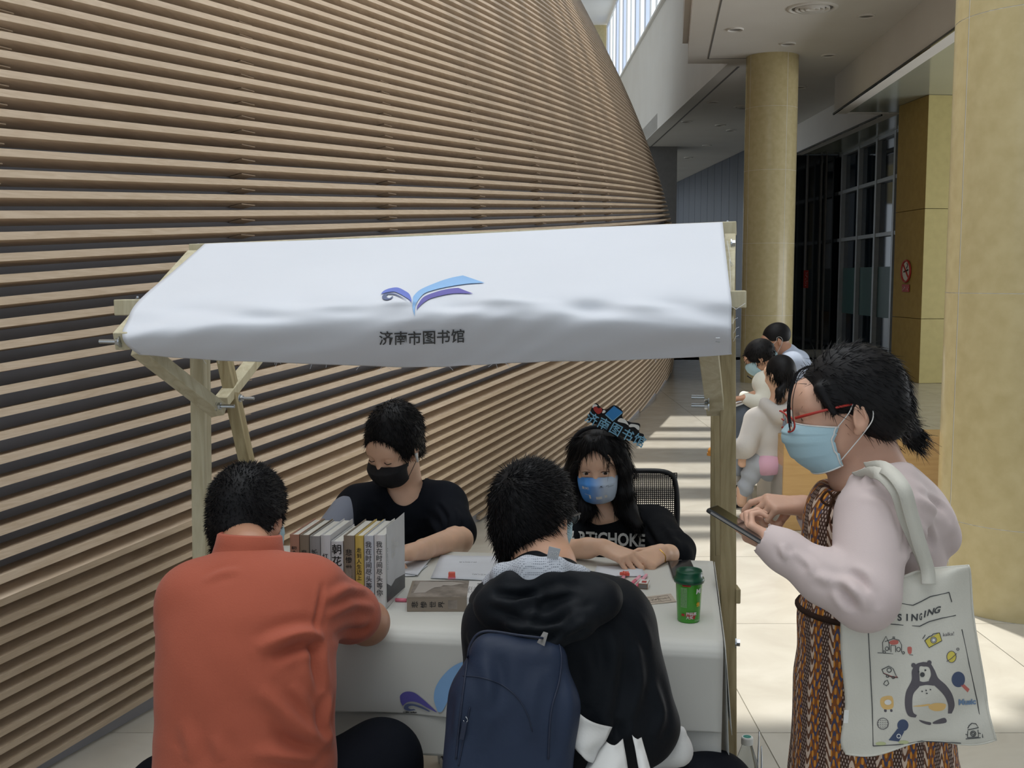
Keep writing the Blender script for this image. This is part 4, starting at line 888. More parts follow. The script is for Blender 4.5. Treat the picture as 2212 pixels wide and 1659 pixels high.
def mask(H, par, m, pleats=3, w=.066, top=.004, bottom=-.112, prot=.0, loops=True, side='lr', name='face_mask', edge=None, lm='wprint'):
    prof = [(.102 + prot, top), (.121 + prot, top - .016), (.125 + prot, -.040), (.118 + prot, -.064), (.105 + prot, -.088), (.078, bottom)]
    pr = catmull([(0, y, z) for y, z in prof], 5)
    def fn(u, v):
        i = min(v * (len(pr) - 1), len(pr) - 1.001); k = int(i); q = pr[k].lerp(pr[k + 1], i - k); a = (u - .5) * PI * .99; ww = w * (1 - .16 * v ** 2)
        ys = .028 + .012 * (1 - abs(2 * v - 1)); x = ww * math.sin(a); c = math.cos(a) ** .85
        y = ys + (q.y - ys) * c; z = q.z + (1 - c) * (-.014 if v < .5 else .018) * abs(2 * v - 1)
        pl_ = .0022 * (((v * (pleats + 1) * 1.0) % 1) - .5) if pleats and .2 < v < .85 else 0
        return H.p(x, y + pl_ * 1.6 + (.0015 if pleats else .0012 * math.sin(x * 220 + v * 5)), z)
    mb = MB(); mb.grid(fn, 36, 30); o = mb.build(name, m, par, smooth=True, solid=.0012)
    if edge:
        mb = MB()
        for L in ([fn(i / 20, 0.01) for i in range(21)], [fn(i / 20, .99) for i in range(21)], [fn(.015, i / 12) for i in range(13)], [fn(.985, i / 12) for i in range(13)]): mb.tube([H.c + (p - H.c) * 1.01 for p in L], .0016 * H.s, 6)
        mb.build('mask_edge', M[edge], o, smooth=True)
    if loops:
        for x in (-1, 1):
            if (x < 0 and 'l' not in side) or (x > 0 and 'r' not in side): continue
            u = 0.01 if x < 0 else .99
            pts = [fn(u, .08), H.p(x * .079, .012, .004), H.p(x * .082, -.002, .026), H.p(x * .083, -.026, .020), H.p(x * .080, -.032, -.01), H.p(x * .077, -.012, -.038), fn(u, .9)]
            mb = MB(); mb.tube(catmull(pts, 5), .0012 * H.s, 6); mb.build('ear_loop', M[lm], o, smooth=True)
    return o, fn
def hand(S, wrist, d, n, curl=(.5, .5, .5, .5), thumb=None, s=1.0, spread=.10, k=.004, bend2=1.15, tc=.4, side=1):
    """wrist pos, d = towards knuckles, n = back-of-hand normal; side=+1 when the thumb lies on d x n"""
    w0, d, n = Vector(wrist), Vector(d).normalized(), Vector(n).normalized(); n = (n - d * n.dot(d)).normalized(); t = d.cross(n) * side
    K = []
    for i, (off, L) in enumerate(((.026, .088), (.0085, .091), (-.0095, .086), (-.026, .078))):
        kn = w0 + (d * L + t * off) * s; K.append(kn); S.rc(w0 + t * off * .55 * s - n * .002, kn, .0135 * s, .0105 * s, .012)
    S.rc(w0 - n * .006 * s + d * .03 * s, w0 - n * .006 * s + d * .07 * s, .020 * s, .018 * s, .014, ((n.x, n.y, n.z), 1.6))
    for i, (kn, Ls) in enumerate(zip(K, ((.042, .025, .020), (.046, .028, .021), (.042, .026, .020), (.033, .020, .018)))):
        ang = 0; p = kn; c = curl[i]; r0 = (.0088, .009, .0086, .0076)[i] * s; fd0 = (d + t * spread * (1.5 - i) * .6).normalized()
        for j, L in enumerate(Ls):
            ang += c * (.9, bend2, .8)[j]; fd = fd0 * math.cos(ang) - n * math.sin(ang); q = p + fd * L * s
            S.rc(p, q, r0 * (1, .92, .85)[j], r0 * (.93, .86, .72)[j], k * .6 if j else k); p = q
    tb = w0 + (d * .022 + t * .022 - n * .008) * s; td = (d * .72 + t * .62 - n * .25).normalized() if thumb is None else Vector(thumb).normalized()
    p1 = tb + td * .040 * s; td2 = (td + (-t * .5 - n * .2 + d * .3) * tc).normalized(); p2_ = p1 + td2 * .032 * s; p3 = p2_ + (td2 + (-t * .4) * tc).normalized() * .024 * s
    S.rc(w0 + d * .01 * s + t * .01 * s, tb, .015 * s, .0145 * s, .01); S.rc(tb, p1, .0135 * s, .0105 * s, .008); S.rc(p1, p2_, .0102 * s, .0095 * s, k); S.rc(p2_, p3, .0095 * s, .0078 * s, k)
    return K, p3
def person(base, label, group=None): return empty('person', base, label, 'person', group)
def seat_legs(par, m, hips, kneeL, kneeR, footL, footR, r=(.1, .075, .055, .042), h=.008, disp=None, shoe=None, hipr=(.17, .12, .11), name='trousers'):
    S = SDF(); c = (Vector(hips[0]) + Vector(hips[1])) / 2; S.ell(c, hipr, k=.05)
    for hp, kn, ft in ((hips[0], kneeL, footL), (hips[1], kneeR, footR)):
        S.rc(hp, kn, r[0], r[1], .05); S.rc(kn, Vector(ft) + Vector((0, 0, .09)), r[1] * .92, r[3] * 1.15, .03)
    V, F = S.mesh(h, disp); npmesh(name, V, F, m, par)
    for kn, ft in ((kneeL, footL), (kneeR, footR)):
        f = Vector(ft); d = Vector((kn[0] - hips[0][0], kn[1] - hips[0][1], 0)); d = Vector((0, 1, 0)) if d.length < .05 else d.normalized()
        if shoe: make_shoe(par, f, d, *shoe)
def make_shoe(par, f, d, mu, ms, s=1.0, upd=None):
    """f=heel/ankle ground point, d=toe direction"""
    u = UP if upd is None else Vector(upd); sd = d.cross(u); R = Matrix((sd, d, u)).transposed(); S = SDF()
    S.rc(f + u * .045 * s, f + d * .17 * s + u * .032 * s, .040 * s, .032 * s, .02); S.rc(f + u * .05 * s, f + u * .09 * s - d * .005, .040 * s, .036 * s, .02); S.half(f + u * .012 * s, -u, .003)
    V, F = S.mesh(.006); o = npmesh('shoe', V, F, mu, par)
    mb = MB(); pts = []
    for i in range(24):
        a = 2 * PI * i / 24; pts.append(f + d * (.075 * s + .132 * s * math.cos(a)) + sd * (.044 * s * math.sin(a) * (1 + .12 * math.cos(a))))
    mb.prism(pts, u * .020 * s); mb.build('sole', ms, o)
    mb = MB()
    for i in range(4): y = .075 + i * .022; mb.tube([f + d * y * s + sd * .022 * s + u * (.075 - i * .007) * s, f + d * (y + .006) * s + u * (.083 - i * .008) * s, f + d * y * s - sd * .022 * s + u * (.075 - i * .007) * s], .0025 * s, 5)
    mb.build('laces', ms, o, kind='stuff')
    return o
def stool(c, z, label, r=.16, m='blkm'):
    t = empty('stool', (c[0], c[1], 0), label, 'stool'); c = Vector((c[0], c[1], 0)); mb = MB(); mb.lathe([(.001, z - .035), (r, z - .035), (r + .006, z - .02), (r, z - .004), (r * .9, z), (.001, z)], c, 32); mb.build('seat', M[m], t, smooth=True)
    for k in range(4): a = PI / 4 + k * PI / 2; mb = MB(); mb.tube([c + Vector((math.cos(a) * r * .75, math.sin(a) * r * .75, z - .03)), c + Vector((math.cos(a) * r * 1.1, math.sin(a) * r * 1.1, 0))], .012, 8); mb.build('leg', M['steel'], t)
    return t
M['white_shoe'] = mat('off_white_leather', (214, 206, 194), .5); M['sole'] = mat('white_rubber_sole', (218, 214, 204), .6); M['blk_shoe'] = mat('black_canvas', (30, 30, 32), .7); M['tan_shoe'] = mat('tan_suede', (176, 120, 48), .8)
M['navy_tr'] = fabric('dark_navy_trousers', (18, 21, 28)); M['bluemask'] = mat('pale_blue_mask', (172, 202, 212), .7, var=(164, 196, 208), bump=.04, bscale=300); M['blackmask'] = mat('black_mask', (22, 22, 26), .8)

# ===== man in the orange polo shirt
def man_orange():
    A = person((-.55, 2.2, 0), 'man in orange polo shirt seated with his back turned at the stall table')
    H = Head(W(538, 1122, 2.42), -16, 20, 0, .91); S = SDF(); head_skin(S, H); nb = W(535, 1200, 2.28)
    S.rc(H.p(0, -.03, -.05), nb, .054, .056, .03); S.rc(W(440, 1310, 2.26), W(655, 1300, 2.28), .07, k=.04); S.ell(W(535, 1450, 2.2), (.15, .09, .2), k=.05)
    S.chain([W(668, 1300, 2.27), W(793, 1345, 2.42), W(700, 1318, 2.66), W(668, 1300, 2.74)], [.05, .047, .034, .027], .02)
    S.chain([W(430, 1300, 2.27), W(400, 1350, 2.46), W(500, 1318, 2.68), W(540, 1300, 2.75)], [.05, .044, .034, .027], .02)
    hand(S, W(662, 1297, 2.75), AD - AX * .3, UP, (.35, .4, .45, .5), s=1.0, side=-1); hand(S, W(546, 1298, 2.76), AD + AX * .3, UP, (.3, .35, .4, .45), s=1.0, side=1)
    V, F = S.mesh(.004); npmesh('body', V, F, SK['a'], A)
    short_hair(H, A, .013, (.0, -.05, .12), -.108, .10, (.008, .017), 6500, 3, up=1.1, w=.0010)
    mask(H, A, M['bluemask'], edge='wprint')
    # shirt
    S = SDF(); L, R = W(432, 1300, 2.25), W(660, 1290, 2.27)
    S.rc(L, R, .082, .084, .05); S.rc(nb + Vector((0, -.003, -.025)), W(540, 1330, 2.25), .060, .11, .05); S.ell(W(535, 1375, 2.22), (.176, .115, .16), k=.06); S.ell(W(530, 1500, 2.18), (.182, .128, .19), k=.06); S.ell(W(530, 1660, 2.17), (.186, .14, .17), k=.06)
    S.rc(R, W(757, 1326, 2.38), .084, .067, .03); S.rc(L, W(398, 1345, 2.42), .08, .066, .03)
    S.half(W(818, 1352, 2.47), W(818, 1352, 2.47) - R, .004)
    d0 = folds(.0022, [((.2, .1, 1), .19), ((1, .2, .5), .13), ((.5, 0, -1), .08)], 4)
    V, F = S.mesh(.005); Z = lambda x, y, Y=2.05: W(x, y, Y)
    sv = lambda L, Y=2.06: [W(x, y, Y) for x, y in L]
    def onv(L):
        out = []
        for x, y in L:
            q = np.stack([V[:, 0] - W(x, y, 2.1).x * V[:, 1] / 2.1, ], 1); w_ = W(x, y, 1.0) - Vector((0, 0, EYE)); D = np.array(w_); X = V - np.array([0, 0, EYE]); t = (X @ D) / (D @ D); r = np.linalg.norm(X - t[:, None] * D, axis=1); c_ = np.where(r < .012)[0]
            out.append(Vector(V[c_[np.argmin(t[c_])]]) if len(c_) else W(x, y, 2.15))
        return out
    V = drape(V, F, [(onv([(545, 1395), (610, 1372), (670, 1366), (712, 1385)]), .016, .014), (onv([(600, 1425), (660, 1392), (706, 1400)]), -.012, .012), (onv([(700, 1380), (694, 1430), (704, 1500)]), -.014, .014),
        (onv([(560, 1500), (620, 1540), (680, 1590), (722, 1606)]), .014, .016), (onv([(590, 1570), (640, 1610), (700, 1625), (725, 1612)]), -.012, .014), (onv([(540, 1640), (620, 1640), (690, 1628), (728, 1600)]), .014, .015),
        (onv([(724, 1500), (716, 1560), (728, 1600)]), .012, .012), (onv([(640, 1480), (670, 1520), (700, 1580)]), .008, .012), (onv([(705, 1250), (702, 1310), (692, 1370)]), -.006, .006),
        (onv([(712, 1300), (760, 1270), (800, 1268)]), .009, .011), (onv([(714, 1335), (770, 1310), (822, 1312)]), .009, .011), (onv([(730, 1376), (775, 1372), (808, 1362)]), -.008, .012), (onv([(430, 1250), (480, 1225), (520, 1220)]), .004, .01), (onv([(380, 1560), (400, 1620), (395, 1655)]), .006, .018), (onv([(450, 1590), (470, 1655)]), .006, .016)],
        folds(.0022, [((.2, .1, 1), .19), ((1, .2, .5), .13), ((.5, 0, -1), .08)], 4))
    o = npmesh('polo_shirt', V, F, fabric('orange_jersey', (170, 90, 69), (158, 80, 60), .12, 260), A)
    # collar
    mb = MB(); N = 28; C0 = nb + Vector((0, .012, .008)); ax = H.v(0, 0, 1) * .5 + Vector((0, 0, .5)); ax.normalize(); e1 = Vector((1, 0, 0)); e2 = ax.cross(e1).normalized(); e1 = e2.cross(ax)
    vs = []
    for i in range(N + 1):
        a = PI * (-.12) - i / N * PI * .76 * 1.0; a = PI * .10 + PI * 0 - i / N * PI * 1.20
        dr = e1 * math.cos(a) + e2 * math.sin(a) * 1.0
        for r_, z_ in ((.058, .026), (.062, .034), (.066, .031), (.069, .012), (.076, -.016), (.088, -.038)): vs.append(C0 + dr * r_ + ax * z_)
    mb.add(vs, [(i * 6 + k, i * 6 + k + 1, i * 6 + 7 + k, i * 6 + 6 + k) for i in range(N) for k in range(5)]); mb.build('collar', o.data.materials[0], A, smooth=True, solid=.003)
    # stains
    seat_legs(A, M['navy_tr'], (W(455, 1760, 2.2), W(625, 1760, 2.2)), W(360, 1720, 2.36), W(822, 1645, 2.34), Vector((-.75, 2.42, 0)), Vector((-.2, 2.36, 0)), (.105, .09, .06, .045), shoe=(M['blk_shoe'], M['sole']))
    stool((-.53, 2.2), W(540, 1860, 2.2).z, 'black stool under the man in the orange polo shirt')
man_orange()

# ===== man with backpack
def man_backpack():
    A = person((.1, 2.2, 0), 'man in black hooded jacket and glasses seated with his back turned, wearing a backpack')
    H = Head(W(1154, 1116, 2.33), -33, 6, 2, .91); S = SDF(); head_skin(S, H); nb = W(1178, 1225, 2.26)
    S.rc(H.p(0, -.028, -.05), nb, .060, .066, .03); S.rc(W(1100, 1370, 2.24), W(1310, 1370, 2.24), .06, k=.04); S.ell(W(1210, 1500, 2.2), (.14, .08, .18), k=.05)
    S.chain([W(1325, 1400, 2.24), W(1400, 1560, 2.26), W(1300, 1420, 2.62)], [.045, .04, .03], .02); S.chain([W(1090, 1400, 2.26), W(1066, 1500, 2.30), W(1110, 1390, 2.64)], [.045, .04, .03], .02)
    hand(S, W(1290, 1355, 2.66), AD - AX * .4, UP, (.4, .45, .5, .55), side=-1); hand(S, W(1120, 1352, 2.66), AD + AX * .4, UP, (.35, .4, .45, .5), side=1)
    S.rc(W(1300, 1420, 2.62), W(1290, 1355, 2.66), .03, .026, .01); S.rc(W(1110, 1390, 2.64), W(1120, 1352, 2.66), .03, .026, .01)
    V, F = S.mesh(.004); npmesh('body', V, F, SK['c'], A)
    short_hair(H, A, .013, (-.02, -.085, .085), -.098, .09, (.018, .034), 9000, 5, up=.38, w=.0011)
    mask(H, A, M['bluemask'], edge='wprint')
    # glasses
    g = MB(); q = lambda x, y, z: H.p(x, y, z)
    for x in (-1, 1):
        ring = [q(x * .033 + .026 * math.cos(a), .118 - .012 * abs(math.cos(a)) * (1 if x * math.cos(a) > 0 else 0), -.002 + .018 * math.sin(a)) for a in np.linspace(0, 2 * PI, 21)[:-1]]; g.tube(ring, .0022, 6, closed=True); g.tube([q(x * .060, .112, .008), q(x * .078, .02, .008), q(x * .082, -.02, .0)], .0026, 6)
    g.tube([q(-.008, .118, .004), q(.008, .118, .004)], .002, 6); gl = g.build('glasses', M['blkm'], A, smooth=True)
    for x in (-1, 1): mb = MB(); mb.prism([q(x * .033 + .024 * math.cos(a), .117, -.002 + .016 * math.sin(a)) for a in np.linspace(0, 2 * PI, 21)[:-1]], H.v(0, .001, 0)); mb.build('lens', M['clear'], gl)
    jm = fabric('black_jacket_fabric', (19, 23, 28), (14, 17, 22), .06, 200, .6); jm.node_tree.nodes['Principled BSDF'].inputs['Sheen Weight'].default_value = .03
    S = SDF(); L, R = W(1092, 1352, 2.21), W(1312, 1346, 2.21)
    S.rc(L, R, .083, .086, .05); S.rc(nb + Vector((-.005, -.01, -.02)), W(1200, 1350, 2.21), .075, .11, .06); S.ell(W(1212, 1440, 2.19), (.178, .115, .17), k=.06); S.ell(W(1245, 1580, 2.18), (.17, .125, .15), k=.06)
    S.rc(R, W(1385, 1565, 2.20), .088, .078, .04); S.rc(W(1385, 1565, 2.20), W(1320, 1440, 2.60), .074, .05, .02); S.rc(L, W(1062, 1490, 2.26), .08, .068, .03); S.rc(W(1062, 1490, 2.26), W(1110, 1395, 2.62), .066, .045, .02)
    S.half(W(1240, 1655, 2.18), (.1, .05, -1), .01)
    V, F = S.mesh(.005)
    def onv(L, V=V, Y=2.1):
        out = []
        for x, y in L:
            D = np.array(W(x, y, 1.0) - Vector((0, 0, EYE))); X = V - np.array([0, 0, EYE]); t = (X @ D) / (D @ D); r = np.linalg.norm(X - t[:, None] * D, axis=1); c_ = np.where(r < .012)[0]
            out.append(Vector(V[c_[np.argmin(t[c_])]]) if len(c_) else W(x, y, Y))
        return out
    V = drape(V, F, [(onv([(1310, 1330), (1330, 1420), (1320, 1520), (1300, 1600)]), .012, .018), (onv([(1380, 1400), (1390, 1480), (1360, 1580)]), .010, .016), (onv([(1280, 1400), (1290, 1480), (1270, 1540)]), .010, .016), (onv([(1420, 1470), (1440, 1540), (1420, 1600)]), .008, .014), (onv([(1340, 1300), (1390, 1360), (1410, 1420)]), -.007, .012),
        (onv([(1350, 1560), (1340, 1610)]), -.012, .014), (onv([(1000, 1360), (1020, 1430), (1010, 1480)]), .008, .012)], folds(.0035, [((1, 0, .5), .13), ((.4, .3, 1), .17), ((1, .2, -.4), .075)], 9)); npmesh('jacket', V, F, jm, A)
    # hood hanging at the back
    S = SDF(); S.chain([W(1038, 1300, 2.22), W(1080, 1318, 2.12), W(1140, 1350, 2.07), W(1190, 1374, 2.055), W(1245, 1340, 2.065), W(1300, 1300, 2.10), W(1318, 1285, 2.18)], [.024, .030, .030, .024, .030, .030, .024], .03)
    S.ell(W(1160, 1300, 2.125), (.115, .040, .045), k=.05); S.ell(W(1235, 1285, 2.13), (.085, .035, .032), k=.04); S.chain([W(1050, 1275, 2.2), W(1110, 1258, 2.12), W(1200, 1256, 2.105), W(1270, 1262, 2.13)], [.018, .018, .018, .016], .03)
    V, F = S.mesh(.0045); V = drape(V, F, [(onv(L, V, 2.05), a, w_) for L, a, w_ in (([(1045, 1290), (1110, 1300), (1180, 1292), (1260, 1270)], .012, .010), ([(1055, 1318), (1120, 1335), (1190, 1332), (1290, 1290)], -.014, .010), ([(1080, 1345), (1140, 1352), (1200, 1345), (1260, 1325)], .012, .010), ([(1120, 1375), (1180, 1372), (1230, 1350)], -.012, .009), ([(1060, 1270), (1130, 1275), (1210, 1272)], -.010, .008), ([(1200, 1395), (1230, 1365), (1280, 1330)], .010, .008), ([(1150, 1262), (1160, 1300), (1130, 1340)], .006, .010))], folds(.003, [((.3, 0, 1), .07), ((1, 0, 1), .11)], 6)); npmesh('hood', V, F, jm, A)
    # grey mesh lining collar
    S = SDF(); S.chain([W(1050, 1262, 2.22), W(1085, 1240, 2.15), W(1140, 1228, 2.125), W(1200, 1228, 2.12), W(1250, 1240, 2.16), W(1268, 1238, 2.24)], [.012, .020, .024, .022, .016, .01], .012)
    S.chain([W(1060, 1262, 2.18), W(1140, 1250, 2.12), W(1200, 1248, 2.11), W(1262, 1250, 2.16)], [.016, .022, .02, .014], .012)
    gm = mat('grey_mesh_lining', (150, 156, 166), .8); nt = gm.node_tree; vo = nt.nodes.new('ShaderNodeTexVoronoi'); vo.inputs['Scale'].default_value = 260; vo.inputs['Randomness'].default_value = .1
    tc_ = [n for n in nt.nodes if n.type == 'TEX_COORD'][0]; nt.links.new(tc_.outputs['Object'], vo.inputs['Vector']); rp = nt.nodes.new('ShaderNodeValToRGB'); rp.color_ramp.elements[0].position = .25; rp.color_ramp.elements[1].position = .4; rp.color_ramp.elements[0].color = (*lin((95, 100, 110)), 1); rp.color_ramp.elements[1].color = (*lin((172, 177, 186)), 1)
    nt.links.new(vo.outputs['Distance'], rp.inputs[0]); nt.links.new(rp.outputs[0], nt.nodes['Principled BSDF'].inputs['Base Color'])
    V, F = S.mesh(.004, folds(.0015, [((1, 0, .6), .05)], 2)); npmesh('collar_lining', V, F, gm, A, label='grey perforated lining turned out as a collar')
    mb = MB(); c = [W(1181, 1206, 2.10), W(1205, 1209, 2.10), W(1211, 1186, 2.10), W(1186, 1180, 2.10)]; mb.prism(c, (0, .0015, 0)); tg_ = mb.build('garment_tag', mat('silver_grey_tag', (160, 164, 170), .5), A, bevel=.0005); mb = MB(); 
    scribble(mb, lambda x, y: c[0].lerp(c[2], .5) + Vector((x, -.001, y)), .016, .012, 3, 4); mb.build('tag_print', M['wprint'], tg_, kind='stuff')
    # white hem of inner jacket
    wm = fabric('white_lining', (214, 214, 212), (200, 200, 198), .1, 100)
    def sheet(P, name, m, par=A, bul=.02):
        P = [W(*p) for p in P]; mb = MB(); mb.grid(lambda u, v: P[0].lerp(P[1], u).lerp(P[3].lerp(P[2], u), v) + Vector((0, -1, 0)) * (bul * math.sin(PI * u) + .004 * math.sin(v * 9 + u * 5)), 12, 12); return mb.build(name, m, par, smooth=True, solid=.003)
    sheet([(1236, 1528, 2.03), (1322, 1572, 2.05), (1280, 1646, 2.01), (1240, 1612, 2.0)], 'white_hem', wm)
    sheet([(1300, 1592, 2.06), (1345, 1598, 2.05), (1360, 1690, 1.98), (1250, 1690, 1.98)], 'white_hem', wm, bul=.03); sheet([(1366, 1588, 2.06), (1385, 1595, 2.07), (1412, 1690, 2.0), (1386, 1690, 1.99)], 'white_hem', wm, bul=.01)
    S = SDF(); S.chain([W(1470, 1580, 2.21), W(1462, 1620, 2.22), W(1405, 1642, 2.22)], [.012, .03, .02], .02); S.ell(W(1440, 1622, 2.26), (.05, .04, .035)); V, F = S.mesh(.006); npmesh('inner_shirt_hem', V, F, wm, A)
    seat_legs(A, M['navy_tr'], (W(1150, 1760, 2.2), W(1330, 1760, 2.2)), W(1080, 1760, 2.38), W(1545, 1712, 2.36), Vector((.0, 2.5, 0)), Vector((.45, 2.30, 0)), (.11, .088, .06, .045), shoe=(M['blk_shoe'], M['sole']))
    stool((.12, 2.2), W(1240, 1850, 2.2).z, 'black stool under the man with the navy backpack')
    # backpack
    B_ = empty('backpack', (0, 2.0, .35), 'navy blue backpack worn by the man in the black jacket', 'backpack'); bm_ = mat('navy_backpack_fabric', (38, 49, 70), .55, spec=.25, var=(32, 42, 61), vscale=4, bump=.06, bscale=120)
    c1, c2 = W(1115, 1470, 2.03), W(1098, 1640, 2.00); dr = (c1 - c2).normalized(); R0 = Matrix((Vector((1, 0, 0)) - dr * dr.x, Vector((0, 0, 0)), dr)).transposed(); x_ = (Vector((1, 0, 0)) - dr * dr.x).normalized(); y_ = dr.cross(x_); R0 = Matrix((x_, y_, dr)).transposed()
    S = SDF(); S.bx(c1, (.092, .042, .082), np.array(R0), .035, .05); S.bx(c2, (.122, .055, .15), np.array(R0), .045, .06); S.ell(c1 - dr * .06 - Vector((0, .03, 0)), (.09, .03, .12), np.array(R0), .03)
    V, F = S.mesh(.005); V = drape(V, F, [(onv(L, V, 1.95), a, w_) for L, a, w_ in (([(1030, 1400), (1050, 1500), (1030, 1640)], .006, .016), ([(1075, 1400), (1070, 1480), (1050, 1560)], -.006, .014), ([(1180, 1430), (1160, 1520), (1150, 1620)], .006, .016), ([(1225, 1440), (1220, 1540), (1215, 1640)], -.006, .012), ([(985, 1500), (970, 1600)], .006, .012))], folds(.0015, [((1, 0, .15), .09), ((1, 0, 1), .13)], 12)); N_ = normals(V, F); bo = npmesh('main_body', V, F, bm_, B_)
    from mathutils.bvhtree import BVHTree
    bt_ = BVHTree.FromPolygons([tuple(v) for v in V], [tuple(f) for f in F])
    def onb(px, py, off=.001):
        d = (W(px, py, 2.0) - Vector((0, 0, EYE))).normalized(); h_ = bt_.ray_cast(Vector((0, 0, EYE)), d); return (h_[0] - d * off) if h_[0] else W(px, py, 1.95)
    def seam(L, r_, name, m): mb = MB(); mb.tube([onb(p.x, p.y) for p in catmull([(a, b, 0) for a, b in L], 8)], r_, 6); mb.build(name, m, B_, smooth=True)
    dk = mat('dark_navy_piping', (24, 34, 56), .6)
    seam([(985, 1640), (995, 1540), (1008, 1440), (1016, 1392), (1045, 1364), (1120, 1372), (1195, 1384), (1212, 1410), (1208, 1470), (1190, 1540), (1184, 1640)], .0022, 'piping', dk); seam([(1000, 1460), (1040, 1464), (1085, 1480), (1120, 1510), (1140, 1545), (1150, 1580)], .0011, 'pocket_seam', dk)
    seam([(1015, 1528), (1005, 1580), (990, 1655)], .0016, 'zip', dk); seam([(1006, 1548), (1010, 1555), (1005, 1564), (1001, 1556)], .0016, 'zip_slider', M['steel'])
    mb = MB(); mb.beam(onb(1004, 1560, .006), onb(997, 1598, .006), .009, .004, (0, 1, 0)); mb.build('zip_pull', dk, B_, bevel=.001)
    mb = MB()
    for x in (-.07, .07): mb.tube(catmull([c1 + x_ * x + dr * .08 + y_ * .03 , c1 + x_ * x * 1.3 + dr * .13 + Vector((0, .10, 0)), c1 + x_ * x * 1.4 + dr * .05 + Vector((0, .2, 0))], 6), .012, 8)
    mb = MB(); mb.prism([W(1160, 1388, 1.95), W(1176, 1396, 1.95), W(1184, 1368, 1.97), W(1174, 1365, 1.97)], (0, .002, 0)); mb.build('side_label', M['ringgrey'], B_)
man_backpack()
def near(V, L, Y=2.1, rad=.012):
    out = []
    for x, y in L:
        D = np.array(W(x, y, 1.0) - Vector((0, 0, EYE))); X = V - np.array([0, 0, EYE]); t = (X @ D) / (D @ D); r = np.linalg.norm(X - t[:, None] * D, axis=1); c_ = np.where(r < rad)[0]
        out.append(Vector(V[c_[np.argmin(t[c_])]]) if len(c_) else W(x, y, Y))
    return out
def surf_fn(V, F, off=.0015):
    from mathutils.bvhtree import BVHTree
    bt = BVHTree.FromPolygons([tuple(v) for v in V], [tuple(f) for f in F]); E = Vector((0, 0, EYE))
    def f(px, py, Y=3.3):
        d = (W(px, py, 2.0) - E).normalized(); h = bt.ray_cast(E, d); return (h[0] - d * off) if h[0] else W(px, py, Y)
    return f
M['eyew'] = mat('eye_white', (205, 200, 196), .3); M['iris'] = mat('dark_iris', (26, 18, 14), .15); M['lip'] = mat('brow_hair', (40, 30, 28), .8)
def eye(H, par, x, look=(0, 0), open_=1.0):
    c = H.p(x * .031, .0815, -.001); R = H.R
    S = SDF(); S.ell(c, np.array((.0118, .0118, .0118)) * H.s, k=.001); V, F = S.mesh(.0016); e = npmesh('eye', V, F, M['eyew'], par)
    d = (H.v(look[0], 1, look[1])).normalized(); mb = MB(); a = d.orthogonal().normalized(); b = d.cross(a)
    mb.add([c + d * .0123 * H.s] + [c + d * .0113 * H.s + (a * math.cos(t) + b * math.sin(t)) * .0058 * H.s for t in np.linspace(0, 2 * PI, 17)[:-1]], [(0, 1 + i, 1 + (i + 1) % 16) for i in range(16)]); mb.build('iris', M['iris'], e, smooth=True)
def lid(S, H, x, closed=0):
    H.ell(S, (x * .031, .0812, .0055 - closed * .006), (.0138, .0128, .0078 + closed * .006), .003); H.ell(S, (x * .031, .0812, -.0095), (.0136, .0126, .0058 + closed * .003), .003)
def brow(H, par, th=.0026):
    for x in (-1, 1):
        mb = MB(); mb.tube(catmull([H.p(x * .014, .0985, .0185), H.p(x * .028, .0965, .0235), H.p(x * .046, .083, .020)], 5), [th * H.s * (1 - abs(i - 5) / 9) for i in range(11)], 6); mb.build('eyebrow', M['lip'], par, smooth=True)
